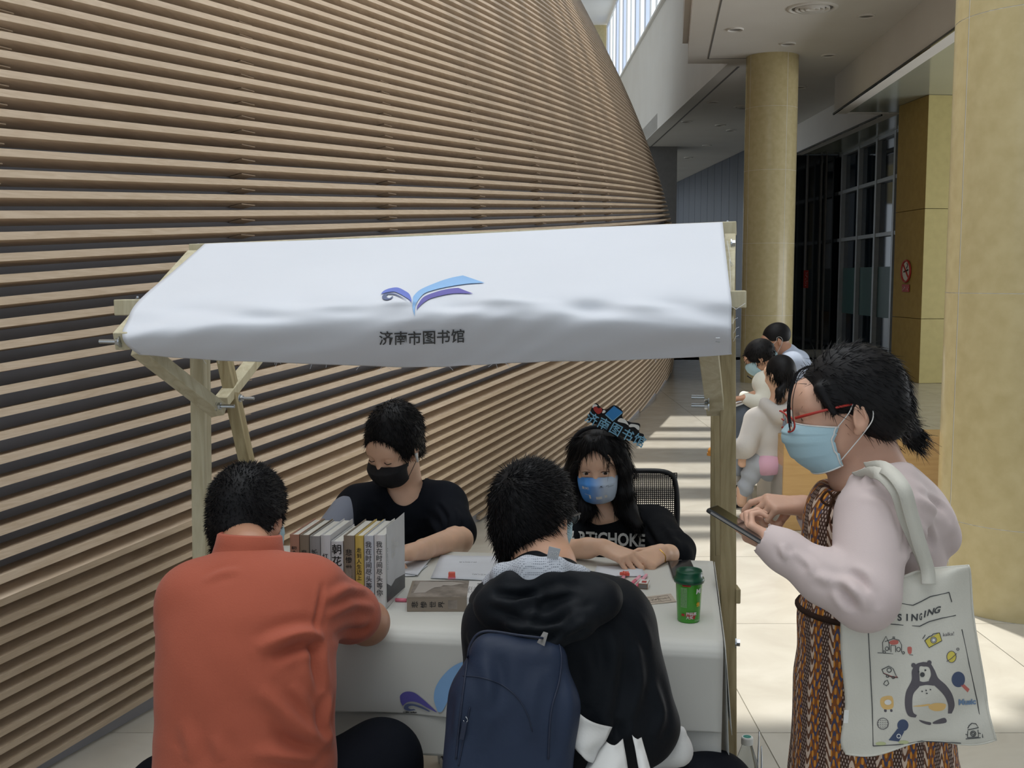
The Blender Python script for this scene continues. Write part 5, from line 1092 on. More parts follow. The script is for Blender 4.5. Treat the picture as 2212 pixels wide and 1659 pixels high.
# ===== man in black T-shirt behind the table
def man_black():
    A = person((-.37, 3.5, 0), 'man in a black T-shirt and black mask seated behind the table, looking down')
    H = Head(W(851, 966, 3.43), 152, 22, -4, .94); S = SDF(); head_skin(S, H); nb = W(873, 1062, 3.50)
    for x in (-1, 1): lid(S, H, x, .75)
    S.rc(H.p(0, -.025, -.05), nb, .056, .062, .03); S.rc(W(775, 1100, 3.5), W(955, 1100, 3.47), .05, k=.04); S.ell(W(868, 1112, 3.50), (.10, .088, .085), k=.05); S.ell(W(868, 1250, 3.5), (.12, .08, .2), k=.05)
    S.chain([W(960, 1100, 3.48), W(989, 1166, 3.30), W(915, 1186, 3.06)], [.042, .043, .029], .02); S.chain([W(915, 1188, 3.06), W(885, 1193, 2.99)], [.029, .024], .01)
    S.chain([W(768, 1098, 3.46), W(712, 1160, 3.28), W(760, 1185, 3.04)], [.05, .042, .028], .02)
    hand(S, W(885, 1193, 2.99), (-.9, -.3, -.05), UP, (.3, .35, .4, .5), side=1); hand(S, W(766, 1187, 3.02), (.8, -.5, -.05), UP, (.3, .35, .4, .5), side=-1)
    V, F = S.mesh(.004); npmesh('body', V, F, SK['b'], A); brow(H, A)
    mb = MB()
    for x in (-1, 1): mb = MB(); mb.tube(catmull([H.p(x * .019, .0925, -.003), H.p(x * .031, .0955, -.0065), H.p(x * .044, .0885, -.004)], 4), .0012, 5); mb.build('lash_line', M['lip'], A)
    P = H.p
    B_ = [(P(.02, .070, .098), P(.050, .092, .052), .024, .008), (P(-.005, .078, .098), P(-.024, .098, .056), .022, .008), (P(.035, .05, .10), P(.070, .055, .045), .022, .010), (P(-.03, .05, .10), P(-.066, .06, .040), .022, .010), (P(-.035, .06, .095), P(-.052, .084, .042), .016, .007), (P(.0, .02, .115), P(.05, -.01, .11), .02, .02)]
    short_hair(H, A, .017, (.02, -.05, .115), -.05, .05, (.016, .036), 7000, 11, up=.22, bangs=B_, w=.0011, top=.012, side=-.006, fz=.112)
    mask(H, A, M['blackmask'], pleats=0, w=.070, lm='blackmask', top=-.016)
    e = P(.083, .0, -.02); mb = MB(); mb.tube([e + H.v(.002, 0, .008), e + H.v(.006, .006, -.02)], [.0045, .003], 8); mb.build('earbud', M['wprint'], A, smooth=True); e = P(-.083, .0, -.02); mb = MB(); mb.tube([e + H.v(-.004, .004, .012), e + H.v(-.006, .006, -.018)], [.0055, .003], 8); mb.build('earbud', M['wprint'], A, smooth=True)
    tm_ = fabric('black_cotton', (21, 24, 32), (16, 19, 26), .06, 200)
    S = SDF(); S.rc(W(772, 1098, 3.5), W(958, 1093, 3.48), .072, .074, .05); S.ell(W(865, 1130, 3.5), (.160, .105, .15), k=.05); S.ell(W(868, 1290, 3.5), (.165, .12, .2), k=.06); S.rc(nb + Vector((0, .02, -.01)), W(868, 1110, 3.5), .068, .09, .05)
    S.rc(W(955, 1095, 3.47), W(984, 1150, 3.34), .074, .066, .035); S.rc(W(776, 1100, 3.48), W(742, 1135, 3.38), .070, .058, .03)
    d1 = (W(984, 1150, 3.34) - W(955, 1095, 3.47)).normalized(); q = W(986, 1153, 3.32); S.half(q, d1 + Vector((0, 0, 0)), .003) if 0 else None
    pass
    # neckline
    c0 = W(862, 1068, 3.40); S.rc(W(876, 1030, 3.52), W(874, 1058, 3.46), .066, .058, .006, op='-'); S.rc(W(872, 1066, 3.42), W(862, 1092, 3.36), .046, .006, .006, op='-')
    V, F = S.mesh(.0045); nv = lambda L: near(V, L, 3.3)
    V = drape(V, F, [(nv([(940, 1080), (960, 1110), (955, 1150)]), -.008, .008), (nv([(900, 1120), (935, 1140), (950, 1170)]), .008, .012), (nv([(780, 1120), (830, 1150), (900, 1160)]), .006, .014), (nv([(985, 1090), (1000, 1120), (990, 1140)]), .006, .008), (nv([(800, 1070), (830, 1110), (840, 1160)]), .005, .012), (nv([(750, 1060), (760, 1100), (755, 1150)]), -.006, .01)], folds(.0025, [((1, 0, .6), .12), ((.3, 0, 1), .09)], 21))
    npmesh('t_shirt', V, F, tm_, A)
    S = SDF(); S.rc(W(752, 1112, 3.44), W(716, 1152, 3.30), .062, .052, .03); V, F = S.mesh(.005, folds(.002, [((1, 0, 1), .06)], 1)); npmesh('grey_sleeve', V, F, fabric('grey_blue_cotton', (120, 126, 140)), A, label='grey contrasting sleeve')
    seat_legs(A, M['navy_tr'], (Vector((-.45, 3.52, .52)), Vector((-.25, 3.52, .52))), Vector((-.50, 3.36, .50)), Vector((-.16, 3.36, .50)), Vector((-.48, 3.38, 0)), Vector((-.18, 3.38, 0)), shoe=(M['blk_shoe'], M['sole']), h=.012)
    stool((-.35, 3.54), .44, 'black stool under the man in the black T-shirt')
man_black()
# ===== woman with the headband
def woman_headband():
    A = person((.28, 3.45, 0), 'woman with long black hair and a printed blue mask seated behind the table')
    H = Head(W(1293, 1003, 3.38), 169, 8, 3, .93); S = SDF(); head_skin(S, H, True, .92); nb = W(1299, 1098, 3.44)
    for x in (-1, 1): lid(S, H, x, .12)
    S.rc(H.p(0, -.02, -.06), nb, .044, .050, .03); S.rc(W(1250, 1135, 3.46), W(1410, 1132, 3.46), .045, k=.04); S.ell(W(1330, 1190, 3.46), (.10, .07, .14), k=.05); S.ell(W(1303, 1115, 3.42), (.07, .05, .03), k=.04)
    S.chain([W(1236, 1150, 3.4), W(1196, 1190, 3.12), W(1270, 1184, 3.05), W(1298, 1180, 3.03)], [.04, .034, .026, .022], .02)
    S.chain([W(1418, 1150, 3.4), W(1466, 1200, 3.16), W(1444, 1198, 3.08), W(1432, 1192, 3.05)], [.04, .034, .025, .021], .02)
    hand(S, W(1300, 1180, 3.03), (.72, -.52, -.20), (.25, -.45, .85), (.30, .55, .75, .85), s=.95, side=-1, tc=.6, bend2=.9); hand(S, W(1432, 1192, 3.05), (-.62, -.62, -.12), (-.05, -.72, .70), (.85, .9, .9, .95), s=.93, side=1, tc=.6)
    V, F = S.mesh(.0035); npmesh('body', V, F, SK['b'], A); brow(H, A, .0022); eye(H, A, -1, (-.15, -.15)); eye(H, A, 1, (-.15, -.15))
    mb = MB()
    for x in (-1, 1): mb = MB(); mb.tube(catmull([H.p(x * .018, .0905, .001), H.p(x * .031, .0950, .0045), H.p(x * .045, .0865, .001)], 4), .0011, 5); mb.build('lash_line', M['lip'], A)
    # long hair: mass + parted fringe
    S = SDF(); H.ell(S, (0, -.022, .036), (.082, .102, .090)); P = H.p
    for x in (-1, 1):
        S.chain([P(x * .062, .0, .06), P(x * .084, .004, -.02), P(x * .080, .018, -.09), W(1262 if x > 0 else 1352, 1100, 3.38), W(1270 if x > 0 else 1378, 1135, 3.34) if x < 0 else W(1252, 1120, 3.36)], [.03, .024, .026, .030, .018], .03)
    S.chain([P(0, -.07, .0), P(0, -.09, -.08), W(1310, 1120, 3.55)], [.07, .075, .07], .05)
    H.ell(S, (.004, .128, -.028), (.076, .098, .104), .01, '-'); H.ell(S, (0, .09, .008), (.066, .05, .056), .01, '-')
    for a, b, ra, rb in ((P(.012, .078, .092), P(.054, .086, .036), .014, .005), (P(.02, .06, .10), P(.076, .05, .0), .020, .010), (P(-.005, .078, .092), P(-.048, .088, .040), .013, .005), (P(-.02, .06, .10), P(-.074, .052, .02), .018, .009), (P(-.074, .052, .02), P(-.082, .035, -.05), .009, .008), (P(.076, .05, .0), P(.084, .042, -.09), .011, .014)): S.rc(a, b, ra, rb, .014)
    V, F = S.mesh(.004); N = normals(V, F); cen = np.array(H.p(0, .0, .11))
    def df(Pp, Nn, r):
        dn = np.array([0, 0, -1.0]) + (Pp - cen) * np.array([3.5, 3.5, 0]); dn -= Nn * (dn * Nn).sum(1, keepdims=True); return dn / (np.linalg.norm(dn, axis=1, keepdims=True) + 1e-6) + Nn * .10 + r.normal(size=Pp.shape) * .10
    o = npmesh('hair', V, F, M['hair'], A, extra=blades(V, N, 7000, lambda P_, r: r.uniform(.03, .07, len(P_)), .0009, df, 3, .15))
    mb = MB()
    for i, (x0, x1, z) in enumerate(((-.002, -.010, .046), (.006, .006, .040), (-.012, -.026, .040), (.014, .026, .036))): mb.tube(catmull([P(x0, .088, .088), P((x0 + x1) / 2, .105, .06), P(x1, .104, z)], 4), [.0018 - .00018 * k for k in range(9)], 4)
    mb.build('fringe_strands', M['hair'], A, kind='stuff')
    mk = mat('blue_printed_mask', (92, 152, 218), .7); nt = mk.node_tree; b = nt.nodes['Principled BSDF']; tc = [n for n in nt.nodes if n.type == 'TEX_COORD'][0]; gr = nt.nodes.new('ShaderNodeSeparateXYZ'); nt.links.new(tc.outputs['Generated'], gr.inputs[0]); rp = nt.nodes.new('ShaderNodeValToRGB'); nt.links.new(gr.outputs['X'], rp.inputs[0])
    rp.color_ramp.elements[0].color = (*lin((78, 146, 222)), 1); rp.color_ramp.elements[0].position = .25; rp.color_ramp.elements[1].color = (*lin((186, 200, 218)), 1); rp.color_ramp.elements[1].position = .62; nt.links.new(rp.outputs[0], b.inputs['Base Color'])
    mo, fn = mask(H, A, mk, pleats=0, w=.067, top=-.013)
    def mf(x, y, off=.0016):   # x across (-.5...5), y up
        p = fn(.5 + x, .5 - y); return H.c + (p - H.c) * (1 + off / .1)
    mb = MB(); text_on(mb, '泉城', lambda x, y: mf(-(.17) * -1 * 1 - x * 0 + 0 if 0 else .17 - x * 4.6, .08 + y * 7), .016, .02); mb.build('mask_lettering', M['wprint'], mo)
    mb = MB(); 
    for k, (x, y, w_, h_) in enumerate(((-.05, -.22, .1, .09), (-.17, -.2, .05, .09), (.10, -.18, .03, .12), (.15, -.12, .1, .01))): mb.grid(lambda u, v: mf(x + (u - .5) * w_, y + (v - .5) * h_, .0016), 4, 3)
    mb.build('mask_print', M['wprint'], mo, kind='stuff'); mb = MB(); 
    for x, y, w_, h_ in ((-.10, .16, .03, .05), (-.10, .10, .07, .012), (-.20, .14, .05, .02), (-.27, .08, .12, .01)): mb.grid(lambda u, v: mf(x + (u - .5) * w_, y + (v - .5) * h_, .0016), 3, 3)
    mb.build('mask_dark_print', M['inkg'], mo, kind='stuff')
    tm_ = fabric('black_sweat_cotton', (20, 22, 27), (16, 18, 22), .06, 200)
    S = SDF(); S.rc(W(1250, 1140, 3.46), W(1410, 1140, 3.46), .062, .066, .05); S.ell(W(1328, 1190, 3.44), (.135, .10, .13), k=.06); S.ell(W(1330, 1340, 3.46), (.14, .11, .2), k=.06); S.rc(nb + Vector((0, .02, -.01)), W(1325, 1140, 3.46), .058, .08, .04)
    S.rc(W(1412, 1142, 3.44), W(1458, 1192, 3.20), .068, .058, .04); S.rc(W(1245, 1145, 3.44), W(1200, 1188, 3.18), .062, .05, .03); S.rc(W(1458, 1192, 3.20), W(1462, 1204, 3.12), .058, .048, .02)
    S.ell(W(1299, 1090, 3.41), (.050, .07, .030), k=.006, op='-'); S.rc(W(1299, 1060, 3.42), W(1299, 1092, 3.42), .05, .045, .006, op='-')
    V, F = S.mesh(.0045); nv = lambda L: near(V, L, 3.3)
    V = drape(V, F, [(nv([(1385, 1120), (1400, 1160), (1420, 1200)]), -.008, .010), (nv([(1430, 1120), (1460, 1160), (1475, 1200)]), .006, .010), (nv([(1280, 1130), (1300, 1180), (1310, 1210)]), .004, .012), (nv([(1410, 1180), (1440, 1190), (1475, 1205)]), .006, .008)], folds(.002, [((1, 0, .6), .11), ((.3, 0, 1), .09)], 31))
    o = npmesh('sweatshirt', V, F, tm_, A); sf = surf_fn(V, F, .002)
    mb = MB(); text_on(mb, 'ARTiCHOKE', lambda x, y: sf(1310 + x, 1164 - y * 1.25 + x * .045, 3.32), 30, .03); mb.build('shirt_lettering', M['wprint'], o)
    mb = MB(); text_on(mb, 'M', lambda x, y: sf(1352 + x, 1194 - y, 3.32), 15, .01); mb.build('small_lettering', mat('gold_print', (170, 150, 110), .6), o)
    mb = MB(); mb.tube(catmull([W(1425, 1196, 3.02) + Vector((.0, 0, .012)), W(1437, 1200, 3.0), W(1437, 1214, 3.0)], 4), .0016, 5); mb.build('bracelet', mat('gold_chain', (200, 160, 80), .3, metal=1), A)
    seat_legs(A, M['navy_tr'], (Vector((.2, 3.5, .50)), Vector((.38, 3.5, .50))), Vector((.17, 3.34, .50)), Vector((.42, 3.34, .50)), Vector((.2, 3.36, 0)), Vector((.4, 3.36, 0)), (.09, .07, .05, .04), shoe=(M['blk_shoe'], M['sole']), h=.012, hipr=(.15, .11, .10))
    # headband with library cut-out sign
    hb = empty('headband', H.p(0, 0, .13), 'black headband with a blue lettered library cut-out, heart and little books', 'headband')
    mb = MB(); mb.tube([H.p(.092 * math.sin(a), -.004 + .030 * math.cos(a), .036 + .100 * math.cos(a)) for a in np.linspace(-1.75, 1.75, 30)], .0065, 8); mb.build('band', M['blackmask'], hb, smooth=True)
    yb = H.p(0, .04, .15).y; pl_ = lambda px, py, o=0: W(px, py, yb - o); Z = lambda L: [(900 + x / 3.687, 760 + y / 3.687) for x, y in L]
    def flat(L, name, m, o, th=.0015, par=hb, sm=4):
        mb = MB(); pts = catmull([(a, b, 0) for a, b in Z(L)], sm, True) if sm else [Vector((a, b, 0)) for a, b in Z(L)]; mb.prism([pl_(p.x, p.y, o) for p in pts], (0, th, 0)); return mb.build(name, m, par)
    bl_ = M['blackmask']; bd = flat([(1360, 530), (1385, 470), (1405, 425), (1435, 410), (1470, 445), (1510, 460), (1575, 425), (1640, 470), (1640, 525), (1700, 560), (1778, 575), (1772, 640), (1810, 660), (1800, 720), (1770, 732), (1690, 700), (1600, 655), (1500, 600), (1400, 570)], 'sign_board', bl_, 0, .004)
    flat([(1442, 495), (1410, 462), (1412, 440), (1432, 436), (1448, 450), (1468, 446), (1478, 462), (1470, 484)], 'heart', M['red'], .003); flat([(1400, 446), (1404, 424), (1424, 418), (1440, 430), (1420, 440)], 'wing', M['wprint'], .0028); flat([(1478, 488), (1486, 466), (1504, 470), (1500, 484)], 'wing', M['wprint'], .0028)
    bb = mat('mid_blue_board', (48, 130, 196), .5); cb = mat('pale_blue_lettering', (122, 176, 206), .5)
    flat([(1500, 500), (1572, 432), (1640, 480), (1565, 552)], 'book_shape', bb, .003, sm=0); flat([(1500, 502), (1560, 556), (1638, 490), (1640, 482), (1562, 548), (1506, 494)], 'book_pages', cb, .0034, sm=0)
    flat([(1600, 552), (1620, 530), (1660, 540), (1690, 585), (1660, 570), (1625, 562)], 'open_page', M['wprint'], .003); flat([(1690, 590), (1710, 575), (1770, 588), (1768, 625), (1735, 600), (1700, 600)], 'open_page', M['wprint'], .003)
    mb = MB(); ca, sa = math.cos(math.radians(29)), math.sin(math.radians(29))
    for k, ch in enumerate('济南图书馆'):
        cx_, cy_ = Z([(1398 + k * 94, 532 + k * 43)])[0]; text_on(mb, ch, lambda x, y: pl_(cx_ + x * ca + y * sa, cy_ + x * sa - y * ca, .0045), 27, .012)
    mb.build('sign_lettering', cb, hb)
woman_headband()
# ===== standing woman
def woman_standing():
    A = person((.84, 2.25, 0), 'woman in a pale pink hooded jacket and patterned dress standing, holding a phone')
    H = Head(W(1826, 884, 2.22), 87, 9, 0, 1.02); S = SDF(); head_skin(S, H, True, .95); nb = W(1908, 1052, 2.24)
    for x in (-1, 1): lid(S, H, x, .6)
    S.rc(H.p(0, -.032, -.055), nb, .050, .062, .03); S.rc(H.p(0, .01, -.075), W(1872, 1040, 2.2), .03, .045, .03); S.rc(W(1905, 1110, 2.10), W(1905, 1100, 2.36), .05, k=.04); S.ell(W(1890, 1200, 2.24), (.09, .12, .18), k=.05); S.ell(W(1880, 1450, 2.24), (.12, .13, .22), k=.05); S.ell(W(1850, 1042, 2.22), (.05, .06, .03), k=.04)
    S.chain([W(1895, 1120, 2.08), W(1878, 1300, 2.0), W(1672, 1180, 2.06)], [.045, .04, .028], .02)
    S.chain([W(1900, 1120, 2.38), W(1850, 1240, 2.42), W(1752, 1108, 2.38)], [.045, .036, .026], .02); S.rc(W(1752, 1108, 2.38), W(1740, 1092, 2.37), .026, .022, .01)
    hd = (W(1612, 1150, 2.10) - W(1690, 1192, 2.06)); S.rc(W(1700, 1196, 2.06), W(1690, 1190, 2.065), .028, .022, .01)
    hand(S, W(1690, 1188, 2.068), hd + Vector((0, .0, .0)), (-.15, -.72, -.68), (.95, 1.0, 1.05, 1.1), s=.86, side=-1, thumb=(-.93, -.05, .50), tc=.0)
    hand(S, W(1740, 1092, 2.37), (-.88, -.05, .06), (-.35, -.35, .85), (.55, .95, 1.1, 1.2), s=.90, side=1, thumb=(-.55, -.35, -.62), tc=.4)
    V, F = S.mesh(.0035); npmesh('body', V, F, SK['d'], A); brow(H, A, .0024); eye(H, A, 1, (0, -.3)); eye(H, A, -1, (0, -.3))
    P = H.p
    # hair drawn back to a low ponytail
    S = SDF(); H.ell(S, (0, -.022, .034), (.086, .103, .094)); H.ell(S, (0, -.06, -.02), (.066, .055, .07), .04)
    H.ell(S, (0, .128, -.035), (.10, .078, .105), .012, '-')
    for x in (-1, 1): H.ell(S, (x * .094, .018, -.036), (.034, .040, .050), .008, '-')
    for x in (-1, 1): S.rc(P(x * .06, .055, .055), P(x * .079, .040, .008), .014, .006, .012)
    S.chain([P(0, -.07, -.01), W(1918, 905, 2.26)], [.05, .022], .03); S.half(P(0, -.08, -.075), H.v(0, .25, -1), .02)
    S.chain([W(1924, 900, 2.26), W(1950, 912, 2.27), W(1970, 940, 2.27), W(1978, 968, 2.27)], [.012, .018, .020, .006], .012)
    V, F = S.mesh(.0038); N = normals(V, F); tie = np.array(W(1922, 902, 2.26))
    def df(Pp, Nn, r):
        d = tie - Pp; past = Pp[:, 0] > tie[0]; d[past] = np.array([.75, 0, -.55]); d /= np.linalg.norm(d, axis=1, keepdims=True) + 1e-6; d = d - Nn * (d * Nn).sum(1, keepdims=True) * .9; return d + Nn * .06 + r.normal(size=Pp.shape) * .09
    ho = npmesh('hair', V, F, M['hair'], A, extra=blades(V, N, 8000, lambda P_, r: r.uniform(.02, .05, len(P_)), .0009, df, 3, .1))
    mb = MB(); mb.tube([W(1927, 890, 2.26), W(1921, 903, 2.245), W(1922, 918, 2.26), W(1927, 905, 2.285)], .010, 8, closed=True); mb.build('scrunchie', fabric('grey_purple_elastic', (58, 52, 66)), ho, smooth=True)
    mb = MB(); r = random.Random(4)
    for i in range(14):
        x = 1708 + r.uniform(-3, 9); p = [W(1752 + r.uniform(-8, 8), 790, 2.16), W(x + 14, 805, 2.12), W(x - 2, 840 + r.uniform(0, 14), 2.10), W(x - 6 + r.uniform(-3, 3), 890, 2.10), W(x - 2, 920 + r.uniform(-10, 12), 2.1)]; mb.tube(catmull(p, 4), [.0009] * 17, 3)
    for i in range(40):
        a = r.uniform(0, 1); p0 = W(1945 + a * 30, 905 + a * 40, 2.26); p1 = p0 + Vector((.03 + r.uniform(-.02, .03), r.uniform(-.02, .02), -.01 + r.uniform(-.03, .015))); mb.tube([p0, p0.lerp(p1, .5) + Vector((0, 0, .004)), p1], [.001, .0008, .0003], 3)
    for i in range(18):
        p0 = W(1905 + r.uniform(-15, 15), 925 + r.uniform(-10, 10), 2.24 + r.uniform(-.05, .04)); mb.tube([p0, p0 + Vector((.004, 0, -.025)), p0 + Vector((.03 + r.uniform(-.01, .01), 0, -.04 - r.uniform(0, .02)))], .0006, 3)
    mb.build('loose_strands', M['hair'], A, kind='stuff')
    mask(H, A, M['bluemask'], edge='wprint', w=.070, prot=.004, bottom=-.116, top=-.008)
    g = MB(); rd = mat('red_glasses_frame', (176, 52, 44), .35)
    for x in (-1, 1):
        ring = [P(x * .032 + .024 * math.cos(a), .122 - .010 * abs(math.cos(a)), -.006 + .017 * math.sin(a)) for a in np.linspace(0, 2 * PI, 21)[:-1]]; g.tube(ring, .0018, 6, closed=True); g.tube([P(x * .058, .110, .006), P(x * .074, .05, .016), P(x * .0805, .004, .020)], [.0032, .0028, .0024], 6)
    g.tube([P(-.009, .124, -.002), P(.009, .124, -.002)], .0016, 6); gl = g.build('glasses', rd, A, smooth=True)
    for x in (-1, 1): mb = MB(); mb.prism([P(x * .032 + .022 * math.cos(a), .121 - .008 * abs(math.cos(a)), -.006 + .015 * math.sin(a)) for a in np.linspace(0, 2 * PI, 21)[:-1]], H.v(0, .0008, 0)); mb.build('lens', M['clear'], gl)
    # dress
    dm = bpy.data.materials.new('patterned_brown_dress'); dm.use_nodes = True; nt = dm.node_tree; b = nt.nodes['Principled BSDF']; b.inputs['Roughness'].default_value = .8
    nd = nt.nodes.new; tc = nd('ShaderNodeTexCoord'); sp = nd('ShaderNodeSeparateXYZ'); nt.links.new(tc.outputs['Object'], sp.inputs[0]); cb = nd('ShaderNodeCombineXYZ')
    def mth(op, a, b_, c=None):
        n = nd('ShaderNodeMath'); n.operation = op
        for i, q in enumerate((a, b_, c)):
            if q is None: continue
            if isinstance(q, (int, float)): n.inputs[i].default_value = q
            else: nt.links.new(q, n.inputs[i])
        return n.outputs[0]
    X, Y_, Z_ = sp.outputs
    ang = mth('ARCTAN2', mth('SUBTRACT', Y_, 2.25), mth('SUBTRACT', X, .79)); band_ = mth('MULTIPLY', ang, 3.6); fr_ = mth('FRACT', band_, 0)
    wz = mth('SINE', mth('MULTIPLY', Z_, 170), 0); wx = mth('SINE', mth('MULTIPLY', ang, 90), 0); dots = mth('MULTIPLY', wz, wx)
    zig = mth('SINE', mth('ADD', mth('MULTIPLY', Z_, 240), mth('MULTIPLY', mth('SINE', mth('MULTIPLY', ang, 62), 0), 2.2)), 0)
    def mix(f, a, b_):
        n = nd('ShaderNodeMix'); n.data_type = 'RGBA'; nt.links.new(f, n.inputs[0])
        for i, q in ((6, a), (7, b_)):
            if isinstance(q, tuple): n.inputs[i].default_value = (*lin(q), 1)
            else: nt.links.new(q, n.inputs[i])
        return n.outputs[2]
    ornge = mix(mth('GREATER_THAN', dots, .35), mix(mth('GREATER_THAN', zig, .35), (136, 78, 28), (62, 66, 96)), (206, 138, 48)); brn = mix(mth('GREATER_THAN', mth('MULTIPLY', mth('SINE', mth('MULTIPLY', Z_, 420), 0), mth('SINE', mth('MULTIPLY', ang, 190), 0)), .45), (70, 46, 34), (190, 170, 160)); wht = mix(mth('GREATER_THAN', zig, -.1), (98, 62, 42), (206, 184, 166))
    c1 = mix(mth('GREATER_THAN', fr_, .42), ornge, brn); c2 = mix(mth('GREATER_THAN', fr_, .78), c1, wht); nt.links.new(c2, b.inputs['Base Color'])
    S = SDF(); S.rc(W(1850, 1120, 2.22), W(1855, 1270, 2.24), .105, .105, .04); S.ell(W(1838, 1200, 2.22), (.085, .115, .10), k=.05); S.ell(W(1862, 1330, 2.24), (.12, .13, .06), k=.05); S.rc(W(1862, 1040, 2.2), W(1855, 1120, 2.2), .05, .08, .04)
    S.ell(W(1885, 1500, 2.25), (.145, .155, .25), k=.08); S.ell(W(1880, 1420, 2.25), (.13, .15, .14), k=.06)
    zb = .16
    for k in range(9):
        a = k * 2 * PI / 9; S.rc(W(1880, 1480, 2.25) + Vector((.08 * math.cos(a), .08 * math.sin(a), 0)), Vector((.80 + .19 * math.cos(a), 2.25 + .19 * math.sin(a), zb)), .065, .05, .045)
    S.ell(W(1845, 1020, 2.21), (.075, .09, .045), k=.01, op='-')
    V, F = S.mesh(.006); V = drape(V, F, [], folds(.004, [((1, .4, 0), .09), ((1, -.6, .1), .13)], 3)); do = npmesh('dress', V, F, dm, A); sf = surf_fn(V, F, .003)
    mb = MB(); mb.tube([W(1850, 1312, 2.24) + Vector((.118 * math.cos(a), .128 * math.sin(a), 0)) for a in np.linspace(0, 2 * PI, 33)[:-1]], .006, 8, closed=True); mb.build('waist_tie', fabric('dark_brown_ribbon', (52, 38, 32)), do, smooth=True)
    mb = MB(); c = W(1800, 1075, 2.12)
    for L in ([(0, 0), (-12, -14), (-26, 4), (-10, 16), (0, 2)], [(0, 0), (14, -12), (24, 6), (8, 14), (0, 2)], [(0, 0), (-8, 30), (-14, 62)], [(0, 0), (4, 28), (-4, 56)]): mb.tube(catmull([W(1800 + a, 1075 + b_, 2.11) for a, b_ in L], 4), .0025, 6)
    mb.build('neck_bow', fabric('dark_brown_cord', (60, 40, 28)), do, smooth=True)
    # legs, shoes
    S = SDF()
    for y in (2.17, 2.33): S.rc((.80, y, .6), (.80, y, .09), .06, .038, .02)
    V, F = S.mesh(.01); npmesh('legs', V, F, SK['d'], A)
    for y in (2.17, 2.33): make_shoe(A, Vector((.84, y, 0)), Vector((-1, 0, 0)), M['white_shoe'], M['sole'])
    # jacket
    jm = fabric('pale_pink_jacket', (205, 190, 188), (197, 182, 181), .05, 400, .75)
    S = SDF(); S.rc(W(1915, 1105, 2.12), W(1915, 1098, 2.36), .085, .085, .06); S.ell(W(1915, 1190, 2.26), (.112, .15, .19), k=.05); S.ell(W(1915, 1400, 2.27), (.125, .16, .2), k=.05); S.rc(W(1930, 1062, 2.27), W(1925, 1110, 2.25), .045, .08, .04)
    # open front and neck
    S.ell(W(1790, 1250, 2.30), (.125, .14, .42), k=.01, op='-'); S.ell(W(1862, 1000, 2.22), (.085, .10, .08), k=.01, op='-')
    el = W(1868, 1288, 1.985); S.rc(W(1885, 1118, 2.085), el, .073, .061, .03); S.chain([el, W(1780, 1246, 2.02), W(1695, 1190, 2.055), W(1632, 1152, 2.075)], [.060, .049, .038, .029], .02)
    el2 = W(1862, 1230, 2.43); S.rc(W(1905, 1115, 2.38), el2, .07, .055, .03); S.chain([el2, W(1785, 1160, 2.40), W(1745, 1098, 2.375)], [.052, .042, .032], .02)
    S.rc(W(1628, 1150, 2.077), W(1590, 1130, 2.09), .034, .04, .002, op='-'); S.rc(W(1734, 1088, 2.372), W(1700, 1072, 2.36), .034, .04, .002, op='-')
    # hood: soft pouch hanging behind
    S.chain([W(1850, 1036, 2.13), W(1895, 1022, 2.11), W(1950, 1028, 2.13), W(1985, 1062, 2.18)], [.012, .017, .022, .03], .02); S.chain([W(1960, 1020, 2.36), W(1990, 1065, 2.3)], [.02, .03], .02); S.ell(W(2010, 1110, 2.23), (.038, .085, .062), k=.03, R=np.array(Matrix.Rotation(math.radians(-32), 3, 'Y'))); S.ell(W(2038, 1158, 2.23), (.026, .06, .034), k=.025)
    V, F = S.mesh(.005); nv = lambda L: near(V, L, 2.0)
    V = drape(V, F, [(nv([(1800, 1035), (1870, 1020), (1930, 1040), (1965, 1090)]), .008, .009), (nv([(1850, 1050), (1920, 1062), (1950, 1110), (1960, 1170)]), -.009, .009), (nv([(1790, 1240), (1830, 1262), (1860, 1300), (1868, 1335)]), .012, .012), (nv([(1775, 1262), (1812, 1290), (1838, 1330)]), -.010, .010), (nv([(1745, 1235), (1785, 1262), (1800, 1300)]), .008, .010), (nv([(1880, 1270), (1850, 1240), (1820, 1222)]), -.008, .008),
        (nv([(1680, 1165), (1678, 1190), (1690, 1212)]), .007, .007), (nv([(1725, 1180), (1740, 1210), (1738, 1240)]), .005, .008), (nv([(1960, 1080), (1975, 1140), (1965, 1200)]), -.008, .012), (nv([(1985, 1060), (2020, 1090), (2050, 1130)]), .008, .010), (nv([(1990, 1110), (2020, 1160), (2030, 1190)]), -.010, .010), (nv([(2000, 1055), (2040, 1085), (2068, 1130)]), -.006, .008), (nv([(1960, 1210), (1990, 1195), (2010, 1200)]), .006, .01)],
        folds(.0022, [((.6, .2, 1), .15), ((1, .3, -.5), .10), ((.3, 1, .4), .08)], 14)); npmesh('jacket', V, F, jm, A)
    # phone in hand
    ph = empty('smartphone', W(1580, 1125, 2.1), 'black smartphone held by the standing woman', 'phone'); a, b = W(1541, 1101, 2.12), W(1612, 1144, 2.09); dx = (a - b).normalized(); up_ = Vector((.45, -.1, .89)); up_ = (up_ - dx * up_.dot(dx)).normalized(); sd = up_.cross(dx)
    c = (a + b) / 2; R = Matrix((dx, sd, up_)).transposed(); Ll = (a - b).length + .055; c = c - dx * .022; mb = MB(); mb.box(c, (Ll, .072, .009), R); mb.build('body', M['blkm'], ph, bevel=.003); mb = MB(); mb.box(c + up_ * .0048, (Ll - .006, .067, .0008), R); mb.build('screen', M['blk'], ph)
    mb = MB(); mb.box(c - sd * .0362 * (1 if sd.y > 0 else -1), (Ll - .02, .001, .004), R); mb.build('metal_rim', M['ringgrey'], ph)
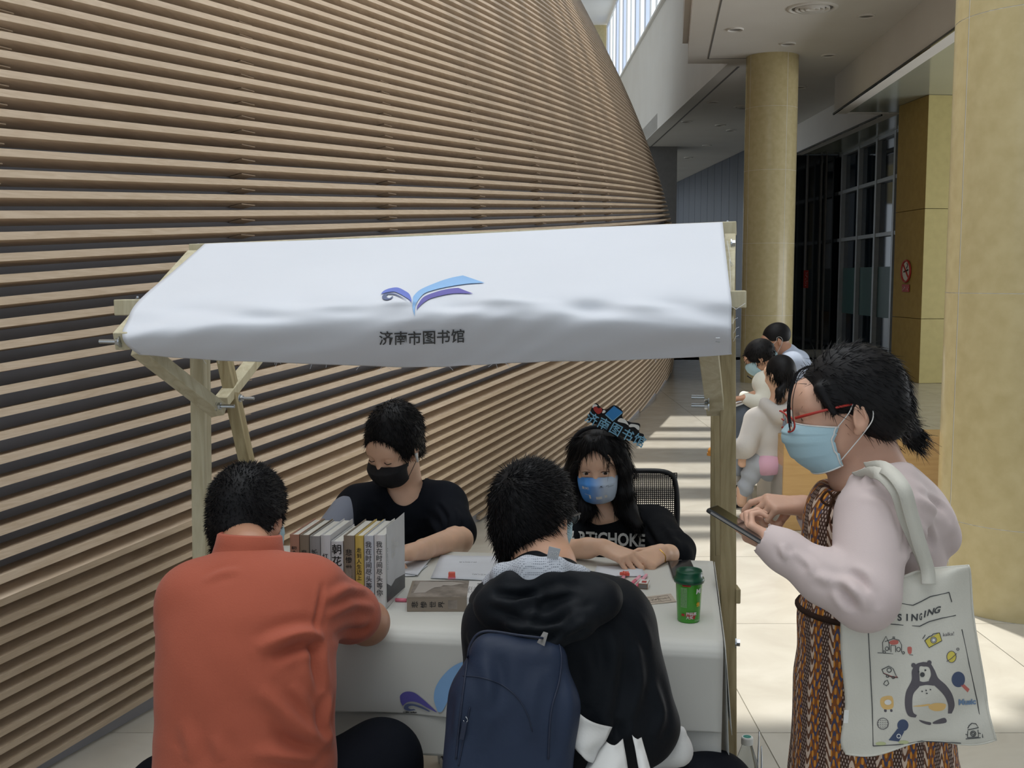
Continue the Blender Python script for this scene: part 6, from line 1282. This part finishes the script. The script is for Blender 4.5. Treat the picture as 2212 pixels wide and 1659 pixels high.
    # tote bag
    tb_ = empty('tote_bag', W(1980, 1420, 2.0), 'off-white canvas tote bag with printed drawings on the standing woman\'s shoulder', 'bag'); cm = mat('unbleached_canvas', (206, 204, 194), .85, var=(198, 196, 186), vscale=5, bump=.1, bscale=300)
    K = {(0, 0): (1822, 1248), (1, 0): (2094, 1224), (1, 1): (2152, 1596), (0, 1): (1818, 1628)}
    Lf = catmull([(1860, 1240, 0), (1822, 1300, 0), (1816, 1400, 0), (1826, 1520, 0), (1816, 1600, 0), (1826, 1628, 0)], 6); Rt = catmull([(2092, 1222, 0), (2096, 1240, 0), (2104, 1340, 0), (2126, 1470, 0), (2136, 1540, 0), (2152, 1594, 0)], 6)
    def tf(u, v, side=0):
        i = min(v * (len(Lf) - 1), len(Lf) - 1.001); k = int(i); a_, b_ = Lf[k].lerp(Lf[k + 1], i - k), Rt[k].lerp(Rt[k + 1], i - k); q = a_.lerp(b_, u)
        top_ = 24 * math.exp(-((u - .42) / .16) ** 2) * 0 - 0
        q.y += (1 - v) ** 6 * (18 * math.exp(-((u - .28) / .2) ** 2) - 46 * math.exp(-((u - .60) / .12) ** 2) * 0); q.y += v ** 8 * 10 * math.sin(u * 9)
        puff = .030 * math.sin(PI * min(1, max(0, u))) ** .6 * (.35 + .65 * math.sin(PI * min(1, v * .9 + .08)))
        rip = .006 * math.sin(u * 15 + 1) * (1 - v) + .006 * math.sin(u * 8 + v * 5) + .004 * math.sin(v * 17 + u * 6) * u
        Yd = 2.025 + .03 * u - .02 * v
        return W(q.x, q.y, Yd - (puff + rip) * (1 if not side else -.8) + (0 if not side else .012))
    mb = MB(); mb.grid(lambda u, v: tf(u, v), 50, 50); mb.build('front_panel', cm, tb_, smooth=True, solid=.0015); mb = MB(); mb.grid(lambda u, v: tf(u, v, 1), 30, 30); mb.build('back_panel', cm, tb_, smooth=True, solid=.0015)
    mb = MB(); mb.tube([tf(i / 30, .004) for i in range(31)], .0028, 6); mb.tube([tf(.998, i / 30) for i in range(31)], .0022, 6); mb.tube([tf(i / 30, .998) for i in range(31)], .0022, 6); mb.build('hem', cm, tb_, smooth=True, kind='stuff')
    def strap(L, name, w_=.024):
        C_ = catmull([W(*p) for p in L], 8); mb = MB(); vs = []
        for i, p in enumerate(C_):
            t = (C_[min(i + 1, len(C_) - 1)] - C_[max(i - 1, 0)]).normalized(); s_ = t.cross(Vector((0, -1, .15))).normalized(); vs += [p - s_ * w_ / 2, p + s_ * w_ / 2]
        mb.add(vs, [(2 * i, 2 * i + 1, 2 * i + 3, 2 * i + 2) for i in range(len(C_) - 1)]); mb.build(name, cm, tb_, smooth=True, solid=.003)
    strap([(1872, 1012, 2.10), (1912, 1012, 2.03), (1950, 1052, 1.975), (1968, 1110, 1.98), (1985, 1170, 1.99), (2003, 1228, 2.008), (2006, 1262, 2.004)], 'strap', .026)
    strap([(1850, 1030, 2.12), (1895, 1022, 2.04), (1935, 1060, 1.99), (1955, 1120, 2.0), (1990, 1200, 2.02), (2010, 1250, 2.045)], 'strap', .024)
    # prints on the bag, traced in the photo's frame
    ZB = lambda x, y: (1680 + x / 3.4643, 1180 + y / 3.4643)
    def on(x, y, off=.0016):
        px, py = ZB(x, y); v = min(1, max(0, (py - 1235) / 380)); u = .5
        for _ in range(6):
            p = tf(u, v); q = p2(p); pu = p2(tf(min(1, u + .01), v)); pv = p2(tf(u, min(1, v + .01)))
            a, c_, b_, d = (pu[0] - q[0]) / .01, (pu[1] - q[1]) / .01, (pv[0] - q[0]) / .01, (pv[1] - q[1]) / .01; D = a * d - b_ * c_; e = (px - q[0], py - q[1])
            u = min(.985, max(.01, u + (e[0] * d - b_ * e[1]) / D)); v = min(.985, max(.01, v + (a * e[1] - c_ * e[0]) / D))
        return tf(u, v) + Vector((0, -off, 0))
    def ln(LL, name, m, r_=.0009):
        mb = MB()
        for L in LL: mb.tube([on(*p) for p in L], r_, 4)
        return mb.build(name, m, tb_, kind='stuff')
    def fl(LL, name, m, off=.0012, n=4):
        mb = MB()
        for L in LL:
            pts = catmull([(a, b_, 0) for a, b_ in L], n, True) if n else [Vector((a, b_, 0)) for a, b_ in L]; cx = sum((p for p in pts), Vector()) / len(pts); k = len(pts)
            vs = [on(*cx[:2], off)] + [on(*(cx.lerp(p, .5))[:2], off) for p in pts] + [on(*p[:2], off) for p in pts]
            mb.add(vs, [(0, 1 + i, 1 + (i + 1) % k) for i in range(k)] + [(1 + i, 1 + k + i, 1 + k + (i + 1) % k, 1 + (i + 1) % k) for i in range(k)])
        return mb.build(name, m, tb_)
    def el(cx, cy, rx, ry, n=18, a0=0, a1=2 * PI): return [(cx + rx * math.cos(a), cy + ry * math.sin(a)) for a in np.linspace(a0, a1, n)]
    gk, ch, ye, ow = M['inkg'], mat('faded_charcoal_print', (92, 88, 94), .8), mat('faded_yellow_print', (214, 198, 92), .8), mat('faded_orange_print', (224, 186, 120), .8); nv_ = mat('faded_navy_print', (72, 84, 112), .8); rd2 = mat('faded_red_print', (196, 110, 100), .8)
    ln([[(832, 415), (900, 422), (1010, 440), (1070, 412), (1140, 375), (1280, 343)], [(752, 575), (900, 585), (1060, 597), (1130, 562), (1230, 535), (1330, 515)], [(1280, 343), (1300, 415)], [(675, 618), (690, 900), (705, 1200), (712, 1492)], [(1376, 620), (1430, 880), (1490, 1150), (1532, 1430)], [(712, 1492), (900, 1482), (1100, 1480), (1370, 1480)]], 'printed_frame', gk)
    mb = MB(); xs_ = [(910, 530, 0), (966, 530, 0), (1022, 530, -.05), (1068, 525, -.1), (1100, 505, -.15), (1143, 490, -.25), (1192, 475, -.25)]
    for (cx, cy, rt), c_ in zip(xs_, 'SINGING'):
        sx = .45 if c_ == 'G' and cx < 1100 else 1
        text_on(mb, c_, lambda x, y: on(cx + (x * math.cos(rt) - y * math.sin(rt)) * sx, cy - (y * math.cos(rt) - x * math.sin(rt)) , .0018), 70, .03)
    mb.build('singing_lettering', gk, tb_)
    # penguin-like bear
    fl([[(1040, 1275), (985, 1270), (950, 1210), (950, 1130), (975, 1050), (1005, 985), (1002, 930), (1030, 885), (1090, 865), (1150, 885), (1180, 950), (1225, 1010), (1275, 1060), (1310, 1130), (1322, 1200), (1300, 1245), (1270, 1250), (1268, 1190), (1240, 1110), (1180, 1060), (1110, 1040), (1060, 1070), (1025, 1130), (1010, 1200)]], 'bear_coat', ch) if 0 else None
    mb = MB()
    def strip2(A_, B2, m=0):
        A_, B2 = catmull([(a, b_, 0) for a, b_ in A_], 5), catmull([(a, b_, 0) for a, b_ in B2], 5); n = min(len(A_), len(B2)); A_ = [A_[int(i * (len(A_) - 1) / (n - 1))] for i in range(n)]; B2 = [B2[int(i * (len(B2) - 1) / (n - 1))] for i in range(n)]
        mb.add([on(*(a.lerp(b_, j / 3))[:2], .0013) for a, b_ in zip(A_, B2) for j in range(4)], [(i * 4 + j, i * 4 + j + 1, i * 4 + 5 + j, i * 4 + 4 + j) for i in range(n - 1) for j in range(3)])
    strip2([(1030, 1280), (975, 1265), (950, 1190), (958, 1090), (1000, 1000), (1002, 930), (1035, 880), (1088, 864)], [(1040, 1262), (1012, 1240), (1005, 1170), (1015, 1100), (1060, 1045), (1062, 1010), (1058, 905), (1090, 898)])
    strip2([(1088, 864), (1140, 876), (1175, 930), (1200, 985), (1260, 1040), (1305, 1110), (1322, 1190), (1300, 1250)], [(1090, 898), (1130, 905), (1145, 960), (1130, 1010), (1170, 1040), (1240, 1110), (1272, 1180), (1272, 1250)])
    strip2([(1060, 1006), (1090, 1014), (1135, 1006)], [(1062, 1045), (1110, 1036), (1170, 1042)])
    mb.build('bear_coat', ch, tb_); fl([el(1014, 888, 17, 17), el(1132, 868, 17, 17)], 'bear_ear', ch, .0018); fl([el(1080, 958, 18, 18), el(1052, 935, 6, 8), el(1102, 925, 7, 7), el(1078, 1083, 6, 5), el(1108, 1076, 6, 5), el(1140, 1070, 6, 5), el(1113, 1098, 7, 5)], 'bear_face_marks', gk, .002)
    fl([[(1055, 1298), (1110, 1310), (1145, 1318), (1138, 1336), (1085, 1322)], [(1165, 1312), (1245, 1282), (1258, 1318), (1170, 1328)]], 'bear_feet', ch); fl([[(1130, 1190), (1180, 1172), (1255, 1180), (1240, 1222), (1180, 1232), (1135, 1215)], [(1010, 1195), (1080, 1185), (1132, 1178), (1130, 1190), (1070, 1198)]], 'bear_pouch', ow)
    fl([[(1098, 705), (1206, 645), (1226, 705), (1130, 755)]], 'camera_print', ye, n=0); ln([[(1098, 705), (1132, 672), (1150, 668), (1160, 655), (1190, 648), (1208, 645), (1226, 705), (1130, 757), (1098, 705)], el(1164, 700, 22, 22), el(1164, 700, 14, 14), [(1082, 690), (1092, 676)], [(1090, 682), (1102, 660)]], 'camera_lines', gk, .0007); fl([el(1164, 700, 20, 20)], 'camera_lens', M['wprint'], .0018)
    mb = MB(); text_on(mb, 'kalka!', lambda x, y: on(1276 + x, 655 - y - x * -.0 - x * .12, .0016), 38, .0); mb.build('kalka_lettering', ch, tb_)
    fl([el(1298, 825, 34, 42)], 'lemon_print', ye); ln([el(1298, 825, 35, 43), [(1262, 860), (1300, 835), (1336, 800)], el(1346, 768, 9, 9, 10)], 'lemon_lines', ch, .0006)
    fl([el(1350, 995, 50, 58)], 'mallet_head', nv_); fl([[(1368, 1040), (1392, 1030), (1434, 1068), (1420, 1092)]], 'mallet_handle', rd2, n=0)
    mb = MB(); text_on(mb, 'Music', lambda x, y: on(1416 + x, 1162 - y + x * -.05, .0016), 56, .05); mb.build('music_lettering', mat('faded_blue_print', (112, 136, 166), .8), tb_)
    ln([[(778, 920), (830, 895), (862, 915), (880, 960), (898, 982), (850, 975), (790, 950), (778, 920)], el(832, 925, 16, 16), el(820, 970, 10, 8), el(862, 980, 10, 8), [(800, 1010), (790, 1030), (812, 1042), (830, 1025), (818, 1000), (800, 1010)]], 'saucer_lines', gk, .0007); fl([[(790, 945), (850, 968), (896, 975), (880, 985), (830, 972)]], 'saucer_rim', rd2)
    ln([[(745, 795), (1010, 812)], [(785, 790), (782, 720), (808, 672), (830, 720), (835, 775)], [(800, 712), (862, 690), (905, 700), (925, 735), (925, 790)], [(845, 790), (845, 740), (880, 742), (880, 790)], el(902, 770, 14, 16), el(815, 765, 12, 14), [(862, 690), (860, 676), (872, 676), (872, 694)], el(795, 790, 9, 9), el(938, 795, 9, 9)], 'house_lines', gk, .0006); fl([[(832, 715), (862, 700), (900, 705), (895, 730), (850, 735)]], 'house_roof', rd2); fl([[(970, 755), (1000, 755), (998, 800), (975, 800)]], 'small_figure_print', rd2)
    fl([[(780, 1128), (850, 1120), (866, 1180), (850, 1215), (790, 1215), (765, 1170)]], 'chick_print', ow); fl([el(822, 1165, 26, 20)], 'chick_face', M['wprint'], .002); fl([[(796, 1218), (812, 1218), (812, 1238), (796, 1236)], [(840, 1220), (856, 1220), (856, 1236), (842, 1236)]], 'chick_feet', ch)
    fl([el(935, 1338, 42, 44)], 'microphone_head', nv_); fl([[(895, 1362), (945, 1385), (905, 1460), (828, 1450)]], 'microphone_body', nv_, n=0); ln([el(903, 1418, 14, 14)], 'microphone_switch', M['wprint'])
    ln([el(785, 1325, 42, 42, 14)] + [[(750 + i * 16, 1300 + j * 16), (756 + i * 16, 1304 + j * 16)] for i in range(5) for j in range(4)], 'ball_print', ch, .0006)
    ln([[(1420, 1360), (1430, 1340), (1450, 1322), (1480, 1325), (1500, 1355), (1420, 1372)], [(1420, 1380), (1418, 1430), (1500, 1425), (1496, 1372)], el(1460, 1400, 20, 20), el(1460, 1400, 10, 10), [(1405, 1440), (1515, 1430)], [(1405, 1405), (1416, 1410)], [(1500, 1395), (1516, 1400)]], 'hydrant_print', gk, .0008); fl([el(770, 1475, 40, 14), el(940, 1465, 40, 14)], 'grass_print', mat('faded_green_print', (190, 196, 150), .8))['kind'] = 'stuff'; fl([el(818, 520, 10, 26)], 'red_heart_print', rd2)
    mb = MB(); mb.prism([W(1824, 1535, 1.95), W(1834, 1535, 1.95), W(1832, 1562, 1.95), W(1822, 1562, 1.95)], (0, .002, 0)); mb.build('side_tag', M['wprint'], tb_)
woman_standing()
# ===== visitors on the bench
def bench_people():
    # woman in pale grey hoodie, seen from behind
    A = person((1.6, 7.0, 0), 'woman in a pale grey hoodie with a ponytail seated at the end of the bench'); Y = 6.95
    H = Head(W(1683, 808, Y), 35, 12, 0, .95); S = SDF(); head_skin(S, H, True); S.rc(H.p(0, -.02, -.05), W(1680, 872, Y), .05, .055, .03); S.ell(W(1665, 940, Y), (.12, .10, .2), k=.05)
    S.rc(W(1612, 940, Y), W(1604, 1000, Y - .05), .03, .03, .02); S.rc(W(1603, 1055, Y - .02), W(1602, 1085, Y - .02), .035, .032, .02); S.rc(W(1588, 1025, Y + .1), W(1578, 1040, Y + .1), .035, .032, .02); V, F = S.mesh(.008); npmesh('body', V, F, SK['b'], A)
    S = SDF(); H.ell(S, (0, -.022, .034), (.086, .103, .094)); H.ell(S, (0, -.05, -.02), (.07, .06, .07), .04); H.ell(S, (0, .128, -.035), (.10, .078, .105), .012, '-'); S.chain([H.p(0, -.09, -.04), W(1684, 846, Y - .11), W(1681, 862, Y - .12)], [.018, .024, .012], .02)
    V, F = S.mesh(.006); npmesh('hair', V, F, M['hair'], A, extra=blades(V, normals(V, F), 1500, lambda P_, r: r.uniform(.03, .06, len(P_)), .002, lambda P_, N_, r: np.tile(np.array([0, -.2, -1.0]), (len(P_), 1)) + r.normal(size=P_.shape) * .15, 5))
    gm = fabric('pale_grey_hoodie', (196, 192, 188)); S = SDF(); S.rc(W(1640, 905, Y), W(1705, 900, Y), .085, .085, .06); S.ell(W(1668, 945, Y), (.145, .12, .17), k=.06); S.ell(W(1666, 990, Y), (.145, .12, .08), k=.05); S.chain([W(1632, 910, Y - .03), W(1612, 965, Y - .1), W(1600, 985, Y)], [.075, .062, .05], .03); S.half(W(1650, 985, Y), (.1, 0, -1), .01)
    S.chain([W(1650, 870, Y - .06), W(1685, 895, Y - .13), W(1712, 872, Y - .06)], [.035, .05, .035], .04); V, F = S.mesh(.008); V = drape(V, F, [], folds(.008, [((1, 0, .4), .14), ((.3, 0, 1), .2)], 4)); npmesh('hoodie', V, F, gm, A)
    S = SDF(); S.ell(W(1660, 1000, Y - .02), (.12, .13, .09)); S.half(W(1650, 1022, Y), (.15, 0, -1)); V, F = S.mesh(.008); npmesh('pink_top', V, F, fabric('pink_cotton', (214, 170, 190)), A)
    S = SDF(); S.chain([W(1662, 1010, Y + .1), W(1604, 968, Y + .06), W(1583, 1025, Y + .1)], [.085, .066, .045], .03); S.chain([W(1665, 1012, Y + .05), W(1632, 1002, Y - .04), W(1606, 1062, Y - .02)], [.085, .068, .046], .03); V, F = S.mesh(.008); V = drape(V, F, [], folds(.006, [((.5, 0, 1), .1)], 4)); npmesh('joggers', V, F, fabric('pale_blue_grey_joggers', (172, 178, 188)), A)
    make_shoe(A, FL(1612, 1094), Vector((-1, -.15, 0)).normalized(), M['white_shoe'], M['blk_shoe'], .9); make_shoe(A, W(1592, 1044, Y + .1), Vector((-.8, -.2, -.4)).normalized(), M['white_shoe'], M['sole'], .9, (-.4, 0, .9))
    # person in white jacket
    A = person((1.75, 7.5, 0), 'person with a bowl haircut in a white jacket leaning forward on the bench'); Y = 7.5
    H = Head(W(1640, 772, Y), 75, 32, 0, .95); S = SDF(); head_skin(S, H); S.rc(H.p(0, -.02, -.05), W(1670, 810, Y), .05, .055, .03); S.ell(W(1668, 860, Y), (.12, .10, .2), k=.05); S.chain([W(1640, 850, Y - .1), W(1612, 858, Y - .2)], [.03, .026], .02); hand(S, W(1612, 858, Y - .2), (-1, 0, -.1), UP, (.4, .4, .5, .5), s=1.0); V, F = S.mesh(.007); npmesh('body', V, F, SK['c'], A)
    S = SDF(); H.ell(S, (0, -.02, .03), (.092, .112, .098)); H.ell(S, (0, .13, -.05), (.10, .065, .10), .01, '-'); S.half(H.p(0, 0, -.055), H.v(0, .2, -1), .01); V, F = S.mesh(.006); npmesh('hair', V, F, M['hair'], A, extra=blades(V, normals(V, F), 1200, lambda P_, r: r.uniform(.02, .04, len(P_)), .002, lambda P_, N_, r: N_ * .3 + np.array([0, 0, -1.0]) + r.normal(size=P_.shape) * .3, 5))
    S = SDF(); S.rc(W(1652, 828, Y - .12), W(1680, 815, Y + .12), .085, .085, .06); S.ell(W(1672, 870, Y), (.13, .15, .19), k=.06); S.chain([W(1655, 840, Y - .15), W(1650, 878, Y - .2), W(1614, 862, Y - .2)], [.07, .055, .04], .03); S.chain([W(1660, 830, Y + .1), W(1640, 870, Y + .12), W(1606, 856, Y)], [.07, .055, .035], .03); V, F = S.mesh(.008); V = drape(V, F, [], folds(.008, [((1, 0, .6), .13), ((.3, .5, 1), .18)], 8)); npmesh('jacket', V, F, fabric('cream_white_jacket', (226, 226, 214)), A)
    mask(H, A, M['bluemask'], pleats=0, loops=False)
    S = SDF(); S.chain([W(1672, 925, Y), W(1606, 893, Y - .1), W(1598, 978, Y - .05)], [.11, .085, .06], .04); S.chain([W(1672, 925, Y), W(1602, 890, Y + .12), W(1582, 972, Y + .12)], [.11, .085, .06], .04); V, F = S.mesh(.009); V = drape(V, F, [], folds(.006, [((.5, 0, 1), .1)], 4)); npmesh('jeans', V, F, fabric('grey_blue_denim', (112, 122, 136), (92, 102, 116)), A)
    make_shoe(A, W(1602, 992, Y - .05), Vector((-1, 0, 0)), M['tan_shoe'], M['tan_shoe'], .95); make_shoe(A, W(1588, 984, Y + .12), Vector((-1, 0, 0)), M['tan_shoe'], M['tan_shoe'], .95)
    mb = MB(); c = W(1596, 868, Y - .1); mb.box(c, (.16, .22, .012), Matrix.Rotation(-.35, 3, 'Y')); o = mb.build('open_book', M['wlid'], None, bevel=.002); tag(o, 'thin open book held by the person in the white jacket', 'book')
    mb = MB(); c = W(1614, 812, Y - .2); mb.tube([c, c + Vector((.03, 0, -.02))], .004, 6); o = mb.build('pen', M['ink'], A)
    # man in blue polo
    A = person((2.0, 8.2, 0), 'man in a light blue polo shirt and mask bending over beside the column'); Y = 8.1
    H = Head(W(1676, 735, Y), 88, 22, 0, .98); S = SDF(); head_skin(S, H); S.rc(H.p(0, -.02, -.05), W(1704, 762, Y), .055, .06, .03); S.ell(W(1715, 815, Y), (.12, .12, .2), k=.05); V, F = S.mesh(.007); npmesh('body', V, F, SK['a'], A)
    S = SDF(); H.ell(S, (0, -.02, .034), (.084, .106, .094)); H.ell(S, (0, .13, -.02), (.10, .055, .10), .01, '-')
    for x in (-1, 1): H.ell(S, (x * .094, .02, -.04), (.034, .05, .06), .008, '-')
    S.half(H.p(0, -.05, -.03), H.v(0, .35, -1), .01); V, F = S.mesh(.006); npmesh('hair', V, F, M['hair'], A)
    mask(H, A, M['bluemask'], pleats=2, lm='wprint')
    S = SDF(); S.rc(W(1708, 785, Y - .15), W(1722, 780, Y + .15), .09, .09, .06); S.ell(W(1722, 830, Y), (.15, .17, .22), k=.06); S.chain([W(1710, 790, Y - .17), W(1698, 840, Y - .2)], [.085, .07], .03); S.rc(W(1702, 762, Y), W(1712, 785, Y), .065, .09, .04); V, F = S.mesh(.009); V = drape(V, F, [], folds(.006, [((1, 0, .6), .16), ((.3, .5, 1), .2)], 8)); npmesh('polo_shirt', V, F, fabric('light_blue_cotton', (172, 184, 204)), A)
    seat_legs(A, M['navy_tr'], (Vector((2.12, 8.0, .50)), Vector((2.12, 8.25, .50))), Vector((1.75, 8.0, .5)), Vector((1.75, 8.25, .5)), Vector((1.72, 8.0, 0)), Vector((1.72, 8.25, 0)), shoe=(M['blk_shoe'], M['sole']), h=.012)
    stool((2.15, 8.12), .40, 'low stool under the man in the light blue polo shirt', .2)
    # person lying on the bench behind, only the feet show
    A = person((2.5, 7.3, .405), 'person lying on the bench, only sneakers showing beyond the standing woman'); S = SDF(); S.chain([(2.05, 7.25, .52), (2.35, 7.27, .52)], [.10, .11], .05); V, F = S.mesh(.012); npmesh('t_shirt', V, F, fabric('grey_melange', (150, 150, 154)), A)
    H = Head((1.88, 7.25, .50), 0, -75, 0, .95)
    f1, f2 = W(1990, 985, 7.25), W(1940, 915, 7.2); S = SDF(); S.chain([(2.35, 7.27, .50), (2.50, 7.3, .50), f1 - Vector((.09, 0, .0))], [.10, .08, .04], .03); S.chain([(2.35, 7.2, .52), (2.42, 7.2, .62), f2 - Vector((.05, 0, .05))], [.10, .07, .04], .03); V, F = S.mesh(.01); npmesh('trousers', V, F, M['navy_tr'], A)
    make_shoe(A, f1 - Vector((.08, 0, .03)), Vector((.97, 0, -.25)).normalized(), M['blk_shoe'], M['sole'], .72, (.25, 0, .97)); make_shoe(A, f2 - Vector((.02, 0, .06)), Vector((.35, 0, .93)).normalized(), M['white_shoe'], M['sole'], .68, (-.93, 0, .35))
bench_people()
